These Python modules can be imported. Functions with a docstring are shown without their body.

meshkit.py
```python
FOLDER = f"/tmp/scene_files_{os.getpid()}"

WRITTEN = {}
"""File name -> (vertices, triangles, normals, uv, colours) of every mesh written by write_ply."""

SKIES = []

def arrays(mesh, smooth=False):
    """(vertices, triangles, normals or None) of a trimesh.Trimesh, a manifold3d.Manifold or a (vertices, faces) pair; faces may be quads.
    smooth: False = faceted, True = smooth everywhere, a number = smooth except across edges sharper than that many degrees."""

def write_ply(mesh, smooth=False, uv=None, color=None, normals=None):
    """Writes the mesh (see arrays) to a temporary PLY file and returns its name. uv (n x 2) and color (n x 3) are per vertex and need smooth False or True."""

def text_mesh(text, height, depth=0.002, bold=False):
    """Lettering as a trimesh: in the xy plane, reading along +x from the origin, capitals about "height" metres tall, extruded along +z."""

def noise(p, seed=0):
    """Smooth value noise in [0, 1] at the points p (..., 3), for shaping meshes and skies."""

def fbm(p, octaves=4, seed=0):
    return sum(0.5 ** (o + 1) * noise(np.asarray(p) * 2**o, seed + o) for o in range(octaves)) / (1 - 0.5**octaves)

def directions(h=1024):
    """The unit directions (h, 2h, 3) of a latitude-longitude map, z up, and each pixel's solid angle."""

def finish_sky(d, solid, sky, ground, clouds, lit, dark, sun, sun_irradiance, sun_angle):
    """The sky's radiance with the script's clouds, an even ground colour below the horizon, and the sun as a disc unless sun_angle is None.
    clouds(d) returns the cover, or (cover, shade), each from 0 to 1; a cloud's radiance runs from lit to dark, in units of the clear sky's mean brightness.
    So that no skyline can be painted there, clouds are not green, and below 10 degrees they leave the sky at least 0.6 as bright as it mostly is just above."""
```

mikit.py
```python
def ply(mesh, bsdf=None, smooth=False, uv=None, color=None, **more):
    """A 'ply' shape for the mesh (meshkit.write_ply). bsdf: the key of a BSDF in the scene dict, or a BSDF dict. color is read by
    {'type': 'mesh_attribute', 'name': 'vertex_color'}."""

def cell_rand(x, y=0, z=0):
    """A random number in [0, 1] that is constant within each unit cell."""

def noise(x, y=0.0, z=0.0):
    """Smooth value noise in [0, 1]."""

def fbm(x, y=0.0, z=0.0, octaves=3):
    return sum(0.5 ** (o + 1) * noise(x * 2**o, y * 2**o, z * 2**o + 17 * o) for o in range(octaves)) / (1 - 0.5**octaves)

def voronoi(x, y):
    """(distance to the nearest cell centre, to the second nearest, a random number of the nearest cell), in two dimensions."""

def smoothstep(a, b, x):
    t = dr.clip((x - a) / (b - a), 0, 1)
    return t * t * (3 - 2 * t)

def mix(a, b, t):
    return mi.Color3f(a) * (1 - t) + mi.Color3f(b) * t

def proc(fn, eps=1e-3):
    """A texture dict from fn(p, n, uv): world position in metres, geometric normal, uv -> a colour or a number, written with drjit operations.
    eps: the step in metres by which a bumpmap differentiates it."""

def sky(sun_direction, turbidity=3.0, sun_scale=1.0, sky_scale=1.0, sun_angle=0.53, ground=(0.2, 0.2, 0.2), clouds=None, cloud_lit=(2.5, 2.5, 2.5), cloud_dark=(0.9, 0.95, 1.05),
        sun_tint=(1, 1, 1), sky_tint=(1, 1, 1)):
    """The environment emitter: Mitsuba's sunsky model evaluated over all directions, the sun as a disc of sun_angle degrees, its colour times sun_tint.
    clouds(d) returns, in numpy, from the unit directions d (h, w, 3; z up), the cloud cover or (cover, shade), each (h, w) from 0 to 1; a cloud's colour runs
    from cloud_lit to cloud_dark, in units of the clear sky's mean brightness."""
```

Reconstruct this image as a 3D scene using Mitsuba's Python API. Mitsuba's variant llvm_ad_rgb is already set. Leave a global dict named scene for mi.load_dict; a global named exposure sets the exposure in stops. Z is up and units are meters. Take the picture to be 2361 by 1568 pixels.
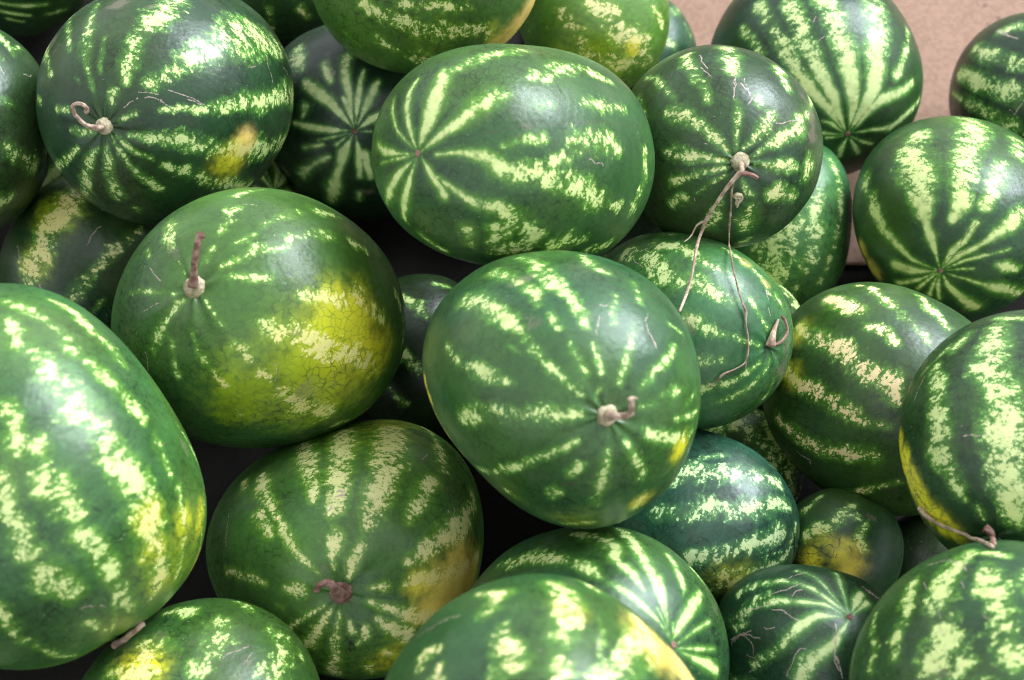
import math, numpy as np, mitsuba as mi, drjit as dr, trimesh, mikit, meshkit
from mikit import noise, fbm, smoothstep, mix, cell_rand
from scipy.spatial import cKDTree

T = mi.ScalarTransform4f
scene, labels = {'type': 'scene'}, {}

# ------------------------------------------------------------------ camera, sky, exposure
CAM = (56.1821, 1.7940)  # pitch in degrees, height in metres
pitch, eye_height = math.radians(CAM[0]), CAM[1]
eye = [0.0, 0.0, eye_height]
look = [0.0, math.cos(pitch), eye_height - math.sin(pitch)]
scene['camera'] = {'type': 'thinlens', 'fov': math.degrees(2 * math.atan(1180 / 3800)), 'fov_axis': 'x', 'near_clip': 0.05, 'far_clip': 300.0,
                   'aperture_radius': 0.0065, 'focus_distance': 1.80,
                   'to_world': T().look_at(origin=eye, target=look, up=[0, 0, 1])}


def bright_haze(d):
    # thin bright overcast, a little uneven, all round
    n = meshkit.fbm(d * 2.2, 4, seed=3)
    return 0.75 + 0.3 * (n - 0.5) * 2, np.clip(0.15 + 0.9 * (n - 0.5), 0, 1)


scene['sky'] = mikit.sky([0.58, 0.44, 0.68], turbidity=3, sun_scale=0.78, sky_scale=0.95, sun_angle=36, sun_tint=(.75,1.0,1.5), clouds=bright_haze, cloud_lit=(3.0, 3.0, 3.0), cloud_dark=(1.5, 1.55, 1.65), ground=(0.25, 0.22, 0.2))
exposure = 2.55

# ------------------------------------------------------------------ measured melons, then added fillers that darken the gaps: centre, long axis, radius, stripe lines (angle from the pole, angle round the axis, half width in mm)
MELONS = {
1: dict(c=[-.4084, 1.3267, .3233], x=[-.9596, .1566, -.2338], z=[-.2677, -.7649, .586], b=.1424, e=1.111, p=2.2, h=[.008, .007, .01, .003, .006, -.004, -.014], end=1,
 S=[(1.0,[(1.117,4.967,1.8),(.875,4.937,5.0),(.633,4.967,6.7),(.452,4.952,2.1),(.294,4.892,1.1)]),(1.0,[(1.238,5.326,2.8),(.839,5.221,3.2),(.682,5.206,2.8)]),(1.0,[(1.153,4.249,12.4),(.96,4.249,12.4),(.742,4.294,7.1),(.536,4.249,9.8),(.403,4.144,3.5)]),(.7,[(.694,4.697,1.8),(.524,4.697,2.5),(.415,4.682,1.4)]),(1.0,[(2.061,3.441,7.1),(1.541,3.605,16.0),(1.347,3.725,19.5),(1.057,3.71,14.2),(.827,3.74,10.6),(.682,3.725,7.1),(.512,3.77,7.1)]),(1.0,[(1.904,3.097,12.4),(1.286,3.172,8.9),(.996,3.201,6.2),(.766,3.216,3.5),(.621,3.276,3.0),(.464,3.351,2.5)]),(1.0,[(1.952,2.678,10.6),(1.359,2.723,10.6),(1.093,2.768,9.3),(.887,2.783,8.0),(.597,2.887,8.0),(.427,2.857,5.3),(.222,2.827,1.8)]),(1.0,[(.125,2.453,.9),(.294,2.364,2.1),(.427,2.453,1.8)]),(1.0,[(.101,2.02,.9),(.331,2.005,2.5),(.512,2.035,3.9),(.645,2.064,3.2)]),(1.0,[(.149,1.541,1.4),(.282,1.496,3.5),(.464,1.451,4.6),(.573,1.451,7.1)]),(1.0,[(.185,1.107,1.4),(.331,.928,4.4),(.512,.972,5.0),(.815,.942,5.3)]),(1.0,[(.319,.568,2.1),(.573,.524,3.2),(.851,.524,4.4)]),(.7,[(.331,5.864,3.5),(.44,5.969,3.5)]),(1.0,[(1.081,5.625,5.3),(.815,5.595,4.4),(.657,5.625,3.5)]),(.6,[(.79,6.014,5.3),(.718,5.999,3.5)]),(1.0,[(.536,2.424,2.7),(.706,2.453,6.2),(.899,2.438,7.1),(1.105,2.424,7.1),(1.456,2.319,7.1)]),(1.0,[(.282,4.279,3.5),(.198,4.189,2.8)]),(1.0,[(.294,3.456,2.5),(.149,3.396,1.4)]),(1.0,[(.113,.389,2.5),(.282,.105,3.5)]),(.5,[(.754,1.601,4.4),(.815,1.571,3.5)]),(.5,[(.44,5.236,2.1),(.379,5.191,1.4)]),(.83,[(1.95,5.03,8.7),(2.33,5.07,5.4),(2.7,5.03,7.0),(3.08,5.1,1.4)]),(.97,[(1.19,5.8,13.8),(1.57,5.76,17.8),(1.95,5.7,15.5),(2.33,5.73,15.7),(2.7,5.7,9.2),(3.08,5.8,1.9)]),(.77,[(1.19,.05,4.7),(1.57,.02,7.1),(1.95,-.01,6.2),(2.33,.06,5.2),(2.7,-.02,4.5),(3.08,.01,1.5)]),(.77,[(1.19,.47,14.1),(1.57,.43,9.8),(1.95,.52,9.9),(2.33,.51,10.6),(2.7,.52,7.2),(3.08,.52,2.2)]),(.81,[(1.19,1.16,12.6),(1.57,1.1,15.0),(1.95,1.09,14.7),(2.33,1.15,9.8),(2.7,1.17,5.7),(3.08,1.12,2.3)]),(.99,[(1.57,1.75,17.6),(1.95,1.72,15.0),(2.33,1.66,11.8),(2.7,1.74,6.4),(3.08,1.7,1.9)]),(.95,[(1.95,2.12,9.9),(2.33,2.19,11.3),(2.7,2.23,5.2),(3.08,2.24,1.4)]),(.85,[(2.33,2.66,10.9),(2.7,2.75,4.5),(3.08,2.72,1.5)]),(.8,[(2.33,3.42,5.6),(2.7,3.37,3.2),(3.08,3.32,1.2)]),(.82,[(2.33,4.03,11.9),(2.7,4.05,10.2),(3.08,4.01,2.5)]),(.88,[(1.57,4.53,16.2),(1.95,4.55,8.8),(2.33,4.47,8.5),(2.7,4.49,6.0),(3.08,4.47,1.7)])],
 Y=[(1.117,2.812,27,.7,1.0),(1.032,2.633,37,.62,.35)],
 R=[(0,.7,[(.246,3.755),(.306,3.77),(.367,3.725)]),(0,.7,[(.403,3.8),(.512,3.575)]),(0,.8,[(.403,3.65),(.512,3.486)]),(0,.7,[(.573,3.56),(.682,3.396),(.79,3.261)]),(0,.7,[(.669,3.366),(.766,3.276),(.742,3.201)]),(0,.7,[(.5,3.471),(.548,3.336)]),(0,1.8,[(.621,3.665),(.621,3.62)]),(0,.7,[(1.528,3.486),(1.492,3.426),(1.48,3.276)]),(0,.7,[(.645,2.319),(.669,2.364)]),(0,.9,[(1.129,2.962),(1.117,2.932)]),(0,.7,[(.936,3.231),(1.02,3.231)]),(0,.7,[(1.262,3.441),(1.335,3.441)]),(0,.7,[(1.746,3.351),(1.843,3.261)])]),
2: dict(c=[-.6826, 1.3122, .2899], x=[-.2046, -.8132, -.5448], z=[.9685, -.0876, -.2329], b=.1283, e=1.000, p=2.2, h=[.033, .042, .005, -.013, .001, -.016, .006], end=1,
 S=[(.6,[(1.178,3.501,7.9),(1.02,3.605,5.9),(.996,3.351,4.0)]),(1.0,[(.815,4.802,5.9),(.657,4.892,7.9),(.488,5.027,9.9),(.367,5.206,5.9)]),(1.0,[(.803,5.565,9.9),(.742,5.55,7.9)]),(.7,[(.875,4.294,5.0),(.972,4.323,4.0)]),(.4,[(.682,.224,7.9),(.633,.239,5.9)]),(.86,[(1.19,5.52,11.4),(1.57,5.57,14.0),(1.95,5.52,11.6),(2.33,5.51,10.3),(2.7,5.5,7.1),(3.08,5.53,1.8)]),(.85,[(1.19,6.04,7.7),(1.57,6.1,11.8),(1.95,6.14,7.5),(2.33,6.1,9.3),(2.7,6.11,7.3),(3.08,6.1,1.8)]),(.91,[(.82,.46,8.5),(1.19,.42,12.2),(1.57,.48,12.6),(1.95,.43,8.7),(2.33,.42,5.3),(2.7,.39,4.3),(3.08,.5,1.3)]),(.75,[(.44,.9,4.7),(.82,.94,6.4),(1.19,.93,6.3),(1.57,.94,10.1),(1.95,.9,8.6),(2.33,.91,5.0),(2.7,.92,3.2),(3.08,.99,1.3)]),(.93,[(.44,1.42,4.0),(.82,1.47,8.2),(1.19,1.5,6.1),(1.57,1.47,10.1),(1.95,1.41,9.2),(2.33,1.44,7.4),(2.7,1.43,4.6),(3.08,1.46,1.1)]),(.74,[(.44,2.2,8.1),(.82,2.2,11.8),(1.19,2.2,10.2),(1.57,2.2,8.2),(1.95,2.19,9.1),(2.33,2.16,9.6),(2.7,2.21,4.3),(3.08,2.17,2.1)]),(.76,[(.82,2.64,12.0),(1.19,2.72,10.2),(1.57,2.63,21.3),(1.95,2.7,12.8),(2.33,2.68,10.5),(2.7,2.73,11.1),(3.08,2.63,2.3)]),(.81,[(1.57,3.29,11.2),(1.95,3.24,12.8),(2.33,3.25,12.6),(2.7,3.3,6.7),(3.08,3.25,1.6)]),(.84,[(1.19,3.96,12.2),(1.57,3.96,14.6),(1.95,3.93,9.9),(2.33,4.0,9.5),(2.7,4.01,4.8),(3.08,3.99,1.8)]),(.76,[(1.19,4.51,6.7),(1.57,4.49,10.3),(1.95,4.5,9.6),(2.33,4.45,9.0),(2.7,4.57,5.1),(3.08,4.48,1.5)]),(.98,[(1.19,4.92,5.5),(1.57,4.93,9.3),(1.95,4.94,8.8),(2.33,4.91,4.3),(2.7,4.91,5.2),(3.08,5.01,1.1)])],
 Y=[],
 R=[(0,.8,[(.827,3.815),(.754,3.695)]),(0,.7,[(1.057,3.949),(.996,4.009)])]),
3: dict(c=[-.7183, 1.8146, .1325], x=[-.9982, .0501, .0335], z=[-.0507, -.9986, -.0181], b=.1294, e=1.107, p=2.2, h=[-.004, -.002, .016, .004, -.002, -.01, -.024], end=0,
 S=[(1.0,[(.052,3.037,1.9),(.222,2.872,2.9),(.367,2.827,2.4)]),(1.0,[(.137,4.084,2.4),(.367,3.246,3.4),(.548,3.127,2.4)]),(1.0,[(.173,2.259,2.4),(.331,2.468,2.4)]),(.5,[(.548,2.842,4.8),(.778,2.812,4.8)]),(.9,[(1.19,1.74,7.9),(1.57,1.69,9.7),(1.95,1.66,10.1),(2.33,1.74,7.7),(2.7,1.63,5.9),(3.08,1.7,1.5)]),(.8,[(1.19,2.18,6.7),(1.57,2.19,7.9),(1.95,2.15,12.2),(2.33,2.19,6.6),(2.7,2.2,7.2),(3.08,2.23,1.8)]),(.87,[(1.19,2.77,13.7),(1.57,2.83,13.0),(1.95,2.85,8.5),(2.33,2.79,13.5),(2.7,2.8,5.6),(3.08,2.77,1.7)]),(.77,[(.82,3.24,6.0),(1.19,3.31,12.5),(1.57,3.32,9.6),(1.95,3.22,8.5),(2.33,3.27,7.2),(2.7,3.3,6.2),(3.08,3.32,1.6)]),(.76,[(.44,4.0,6.6),(.82,4.06,15.0),(1.19,4.1,9.8),(1.57,4.0,14.8),(1.95,4.05,17.7),(2.33,4.05,12.4),(2.7,4.01,9.0),(3.08,4.05,2.7)]),(.86,[(.44,4.41,5.5),(.82,4.39,9.5),(1.19,4.47,6.6),(1.57,4.48,7.6),(1.95,4.41,9.9),(2.33,4.42,6.7),(2.7,4.46,6.9),(3.08,4.4,1.4)]),(.77,[(.44,5.05,10.4),(.82,5.0,15.2),(1.19,5.0,14.8),(1.57,4.96,10.9),(1.95,5.03,12.0),(2.33,5.06,13.3),(2.7,5.02,10.7),(3.08,4.98,1.6)]),(.92,[(.44,5.62,5.4),(.82,5.64,6.1),(1.19,5.62,8.4),(1.57,5.71,6.7),(1.95,5.69,9.8),(2.33,5.66,7.1),(2.7,5.65,3.5),(3.08,5.66,1.8)]),(.75,[(.06,6.27,1.3),(.44,6.19,7.9),(.82,6.24,11.1),(1.19,6.23,7.4),(1.57,6.23,12.5),(1.95,6.17,10.7),(2.33,6.28,6.3),(2.7,6.17,4.5),(3.08,6.25,2.1)]),(.77,[(.44,.6,5.9),(.82,.55,7.3),(1.19,.64,8.0),(1.57,.63,9.1),(1.95,.65,8.3),(2.33,.64,5.3),(2.7,.58,3.9),(3.08,.59,1.5)]),(.82,[(.44,1.08,6.0),(.82,1.1,12.3),(1.19,1.06,12.6),(1.57,1.03,17.0),(1.95,1.06,11.1),(2.33,1.12,9.3),(2.7,1.04,6.6),(3.08,1.07,2.1)])],
 Y=[],
 R=[]),
4: dict(c=[-.3374, 1.792, .1121], x=[-.9946, -.086, -.0576], z=[.1033, -.8575, -.504], b=.1064, e=1.104, p=2.2, h=[-.0, .0, .0, .0, -.0, -.0, .0], end=1,
 S=[(.7,[(.718,4.907,4.6),(.343,5.146,3.5)]),(.7,[(.694,4.294,4.6),(.561,3.994,3.5)]),(.75,[(1.19,4.16,14.6),(1.57,4.16,13.5),(1.95,4.2,14.7),(2.33,4.12,11.3),(2.7,4.16,7.6),(3.08,4.12,2.7)]),(.81,[(1.19,5.06,12.0),(1.57,5.0,11.2),(1.95,5.06,10.1),(2.33,5.0,5.9),(2.7,5.06,5.8),(3.08,5.04,1.4)]),(.78,[(1.19,5.78,9.2),(1.57,5.72,14.9),(1.95,5.78,14.9),(2.33,5.78,13.4),(2.7,5.69,10.4),(3.08,5.75,2.2)]),(.95,[(1.19,.2,15.7),(1.57,.17,19.9),(1.95,.24,12.8),(2.33,.26,13.6),(2.7,.27,10.6),(3.08,.17,2.0)]),(.76,[(.82,.73,8.1),(1.19,.65,7.2),(1.57,.62,6.3),(1.95,.62,8.5),(2.33,.69,5.1),(2.7,.72,4.5),(3.08,.69,1.5)]),(.73,[(.44,1.59,4.4),(.82,1.56,8.5),(1.19,1.62,10.2),(1.57,1.6,13.2),(1.95,1.58,7.0),(2.33,1.6,11.5),(2.7,1.54,5.8),(3.08,1.61,1.7)]),(.97,[(.82,2.16,5.7),(1.19,2.17,7.6),(1.57,2.26,6.5),(1.95,2.27,6.8),(2.33,2.25,6.4),(2.7,2.24,5.3),(3.08,2.25,1.2)]),(1.0,[(1.19,2.74,11.6),(1.57,2.75,15.4),(1.95,2.77,14.1),(2.33,2.76,10.4),(2.7,2.84,7.9),(3.08,2.79,2.3)]),(.86,[(1.19,3.52,6.0),(1.57,3.54,9.7),(1.95,3.59,5.8),(2.33,3.51,6.0),(2.7,3.6,4.4),(3.08,3.56,1.3)])],
 Y=[],
 R=[]),
5: dict(c=[-.2011, 1.4605, .1417], x=[-.999, -.0253, .0378], z=[.0441, -.7396, .6716], b=.1302, e=1.121, p=2.2, h=[.001, -.006, -.022, -.002, .001, .016, -.018], end=0,
 S=[(1.0,[(.028,5.131,.6),(.161,5.416,4.1),(.379,5.43,7.2),(.548,5.52,8.3),(.657,5.535,6.2)]),(1.0,[(.04,4.967,.6),(.198,4.967,4.5),(.331,5.042,3.1)]),(1.0,[(.052,4.892,.6),(.367,4.877,5.2),(.524,4.892,6.2),(.718,4.847,6.2)]),(1.0,[(.052,4.608,.6),(.294,4.623,4.5),(.488,4.593,3.7),(.597,4.563,2.1)]),(1.0,[(.052,4.323,.6),(.282,4.279,5.2),(.452,4.279,5.8),(.536,4.264,2.9)]),(1.0,[(.028,3.8,.6),(.185,3.785,5.2),(.27,3.74,4.1)]),(1.0,[(.04,3.112,.6),(.149,3.127,1.7)]),(1.0,[(.028,6.044,.6),(.234,6.238,4.5),(.464,6.208,5.2),(.609,6.193,2.5)]),(1.0,[(.028,.269,.6),(.222,.269,1.7),(.367,.254,1.2)]),(1.0,[(.04,.479,.6),(.222,.628,2.5)]),(.8,[(.343,.404,2.9),(.548,.344,4.1)]),(1.0,[(.04,1.002,.6),(.234,1.077,7.2),(.415,1.167,5.2),(.657,1.197,9.3),(.887,1.242,6.2)]),(1.0,[(.04,1.69,.6),(.222,1.75,5.2),(.452,1.646,4.1)]),(1.0,[(.234,1.93,6.2),(.476,1.87,4.1)]),(.6,[(.645,1.616,5.2),(.73,1.601,5.2)]),(.8,[(.367,.778,4.1),(.524,.688,6.2),(.79,.703,8.3)]),(.6,[(.863,5.46,12.4),(1.105,5.401,10.3)]),(.6,[(.524,5.864,8.3),(.524,6.044,4.1)]),(.7,[(.536,5.176,5.2),(.718,5.176,6.2)]),(.94,[(1.57,2.12,14.0),(1.95,2.09,11.3),(2.33,2.08,7.8),(2.7,2.09,9.6),(3.08,2.16,2.1)]),(.74,[(1.95,2.62,12.5),(2.33,2.61,6.2),(2.7,2.56,3.9),(3.08,2.64,2.0)]),(.93,[(1.95,3.37,8.2),(2.33,3.32,6.0),(2.7,3.29,5.3),(3.08,3.3,1.2)]),(.75,[(1.95,3.85,8.4),(2.33,3.8,12.7),(2.7,3.87,6.9),(3.08,3.85,1.6)]),(.84,[(1.95,4.36,6.2),(2.33,4.43,7.5),(2.7,4.41,3.5),(3.08,4.47,1.2)]),(.82,[(1.95,4.92,4.9),(2.33,5.0,5.6),(2.7,4.99,4.0),(3.08,4.96,1.5)]),(.95,[(1.95,5.39,13.0),(2.33,5.43,10.1),(2.7,5.48,8.8),(3.08,5.5,2.3)]),(.84,[(1.95,6.19,6.9),(2.33,6.21,6.0),(2.7,6.18,5.5),(3.08,6.2,1.9)]),(.94,[(1.57,.47,8.8),(1.95,.39,6.4),(2.33,.46,4.5),(2.7,.48,5.3),(3.08,.48,1.4)]),(.9,[(1.57,1.05,18.0),(1.95,1.02,20.0),(2.33,1.02,10.9),(2.7,1.08,6.9),(3.08,1.06,2.1)]),(.79,[(1.57,1.56,17.5),(1.95,1.49,16.1),(2.33,1.6,8.8),(2.7,1.58,9.4),(3.08,1.5,2.3)])],
 Y=[],
 R=[(0,2.3,[(.633,5.071),(.561,5.131)])]),
6: dict(c=[-.1055, 1.4881, .4], x=[-.0566, -.8295, -.5557], z=[.9709, -.1755, .1631], b=.1327, e=1.073, p=2.2, h=[-.02, .022, .001, -.021, -.006, .025, .002], end=1,
 S=[(.7,[(1.541,5.356,4.8),(1.226,5.401,6.7),(.984,5.475,5.8)]),(1.0,[(1.843,5.356,5.8),(1.71,5.46,6.7),(1.565,5.535,9.6),(1.359,5.625,9.6),(1.141,5.685,11.5),(.96,5.775,7.7),(.851,5.924,9.6)]),(.8,[(1.758,5.745,6.7),(1.637,5.819,5.8)]),(.7,[(1.504,5.984,11.5),(1.335,6.059,7.7)]),(.3,[(2.109,5.73,1.9),(1.976,5.864,1.9)]),(.99,[(.06,2.44,2.1),(.44,2.43,5.0),(.82,2.51,7.6),(1.19,2.5,16.0),(1.57,2.44,9.3),(1.95,2.44,12.3),(2.33,2.48,13.4),(2.7,2.42,4.6),(3.08,2.51,1.4)]),(.82,[(.06,3.04,1.8),(.44,3.06,7.9),(.82,3.08,9.7),(1.19,3.05,19.3),(1.57,3.06,20.6),(1.95,3.08,11.1),(2.33,3.07,9.6),(2.7,3.0,8.8),(3.08,2.99,1.7)]),(.9,[(.06,3.47,1.7),(.44,3.51,7.2),(.82,3.54,13.0),(1.19,3.55,9.3),(1.57,3.45,16.0),(1.95,3.49,8.8),(2.33,3.5,9.3),(2.7,3.47,7.9),(3.08,3.53,1.7)]),(.81,[(.06,4.13,2.2),(.44,4.1,8.0),(.82,4.11,14.7),(1.19,4.1,15.2),(1.57,4.13,20.2),(1.95,4.16,15.5),(2.33,4.1,8.9),(2.7,4.15,10.5),(3.08,4.09,2.1)]),(.92,[(.06,4.71,1.9),(.44,4.76,7.5),(.82,4.69,13.7),(1.19,4.77,14.2),(1.57,4.67,14.4),(1.95,4.66,10.6),(2.33,4.71,10.1),(2.7,4.75,7.2),(3.08,4.73,1.9)]),(.79,[(.06,5.43,2.7),(.44,5.44,9.8)]),(.99,[(2.7,5.44,10.0),(3.08,5.38,1.7)]),(.87,[(2.7,5.99,3.9),(3.08,6.06,1.5)]),(.76,[(1.19,.45,19.1),(1.57,.5,15.4),(1.95,.44,18.1),(2.33,.44,11.4),(2.7,.47,9.2),(3.08,.49,2.3)]),(.75,[(.82,.97,15.1),(1.19,1.03,11.6),(1.57,.98,10.0),(1.95,1.09,16.3),(2.33,1.08,14.0),(2.7,1.02,6.0),(3.08,1.03,1.8)]),(.76,[(.06,1.77,2.2),(.44,1.65,5.2),(.82,1.72,11.4),(1.19,1.77,12.4),(1.57,1.71,8.3),(1.95,1.7,15.0),(2.33,1.66,10.1),(2.7,1.76,8.7),(3.08,1.65,1.7)])],
 Y=[(.44,.658,40,1.0,.95),(.536,.239,37,1.0,.95),(.682,.075,36,1.0,.9),(.815,6.238,31,.9,.8),(.827,5.864,19,.4,.3),(1.274,5.745,77,.2,.05)],
 R=[]),
7: dict(c=[.1023, 1.5692, .2286], x=[-.9011, -.3602, -.2413], z=[.4268, -.8351, -.3471], b=.1001, e=1.127, p=2.2, h=[-.013, -.021, .016, .022, -.002, -.033, -.024], end=1,
 S=[(1.0,[(1.347,4.757,8.3),(1.238,4.682,9.4),(1.129,4.578,11.5),(.911,4.563,13.5),(.766,4.279,12.5),(.609,4.114,11.5)]),(.8,[(1.456,5.146,7.3),(1.274,5.146,8.3),(1.165,5.101,8.3),(.984,5.161,7.3)]),(.9,[(.911,5.191,6.3),(.766,5.042,6.3),(.536,4.682,12.5),(.44,3.845,10.4)]),(.5,[(1.504,5.43,2.9),(1.311,5.445,2.5)]),(.4,[(1.649,5.58,2.1),(1.528,5.775,2.1)]),(.6,[(1.081,3.86,6.3),(.924,3.665,6.3)]),(.96,[(1.95,4.98,6.9),(2.33,4.92,10.3),(2.7,4.94,4.8),(3.08,5.01,1.9)]),(.72,[(2.33,5.61,10.8),(2.7,5.66,7.4),(3.08,5.67,2.1)]),(.71,[(2.33,6.1,15.4),(2.7,6.03,8.3),(3.08,6.02,1.8)]),(.93,[(1.57,.32,10.7),(1.95,.39,10.3),(2.33,.43,6.5),(2.7,.35,4.5),(3.08,.41,1.7)]),(.96,[(.82,.95,8.6),(1.19,.93,9.5),(1.57,.98,7.7),(1.95,.98,10.4),(2.33,.92,5.7),(2.7,.94,3.7),(3.08,.95,1.6)]),(.74,[(.44,1.68,5.2),(.82,1.65,8.9),(1.19,1.68,9.2),(1.57,1.6,9.0),(1.95,1.62,13.3),(2.33,1.6,12.4),(2.7,1.66,5.5),(3.08,1.64,2.0)]),(.72,[(.82,2.24,8.9),(1.19,2.15,12.9),(1.57,2.24,9.7),(1.95,2.16,9.0),(2.33,2.25,12.2),(2.7,2.15,8.6),(3.08,2.19,1.5)]),(.93,[(.82,2.63,4.3),(1.19,2.63,5.3),(1.57,2.67,9.3),(1.95,2.71,7.4),(2.33,2.62,7.8),(2.7,2.62,2.9),(3.08,2.7,1.4)]),(.75,[(1.57,3.3,10.6),(1.95,3.31,17.7),(2.33,3.29,12.2),(2.7,3.29,10.5),(3.08,3.3,1.9)]),(.85,[(1.57,3.95,11.1),(1.95,3.87,9.9),(2.33,3.96,10.3),(2.7,3.87,4.8),(3.08,3.89,2.1)]),(.78,[(1.57,4.36,9.5),(1.95,4.36,6.4),(2.33,4.43,8.1),(2.7,4.4,4.2),(3.08,4.38,1.8)])],
 Y=[(.694,4.398,18,.8,.75),(.718,5.206,66,.55,.05),(1.069,5.326,59,.4,.0)],
 R=[]),
8: dict(c=[.1832, 1.6305, .0816], x=[-.959, -.2354, -.1577], z=[.2806, -.8659, -.4141], b=.0781, e=1.127, p=2.2, h=[.003, -.001, -.001, -.004, -.0, .001, .002], end=1,
 S=[(1.0,[(1.904,3.89,5.6),(2.073,3.441,4.5)]),(.8,[(1.42,4.338,6.7),(1.371,4.219,6.7)]),(.6,[(1.565,3.635,4.5),(1.722,3.695,3.3)]),(.86,[(.82,2.58,10.2),(1.19,2.68,7.3),(1.57,2.61,14.4),(1.95,2.58,12.6),(2.33,2.58,8.4),(2.7,2.66,6.9),(3.08,2.66,1.5)]),(.99,[(1.95,3.23,14.6),(2.33,3.2,13.8),(2.7,3.19,7.7),(3.08,3.25,1.9)]),(.74,[(2.7,6.06,6.6),(3.08,6.07,2.0)]),(.78,[(.82,.55,8.5),(1.19,.54,10.2),(1.57,.54,12.2),(1.95,.44,7.4),(2.33,.54,7.6),(2.7,.55,4.9),(3.08,.48,1.7)]),(.85,[(.82,.97,13.1),(1.19,.94,11.4),(1.57,1.04,11.8),(1.95,.94,9.4),(2.33,.93,11.0),(2.7,1.0,9.9),(3.08,1.04,2.0)]),(.88,[(.44,1.59,5.8),(.82,1.58,11.4),(1.19,1.54,9.8),(1.57,1.5,13.1),(1.95,1.59,12.0),(2.33,1.53,10.5),(2.7,1.52,7.4),(3.08,1.61,1.6)]),(.86,[(.44,2.18,4.9),(.82,2.17,9.6),(1.19,2.09,12.1),(1.57,2.12,9.5),(1.95,2.13,9.2),(2.33,2.13,9.6),(2.7,2.11,4.3),(3.08,2.17,1.6)])],
 Y=[],
 R=[]),
9: dict(c=[.4072, 1.5377, .1496], x=[-.9752, -.1837, -.1231], z=[.1476, -.9552, .2566], b=.1374, e=1.108, p=2.2, h=[-.004, .014, -.011, -.004, -.002, .005, .018], end=0,
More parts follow.
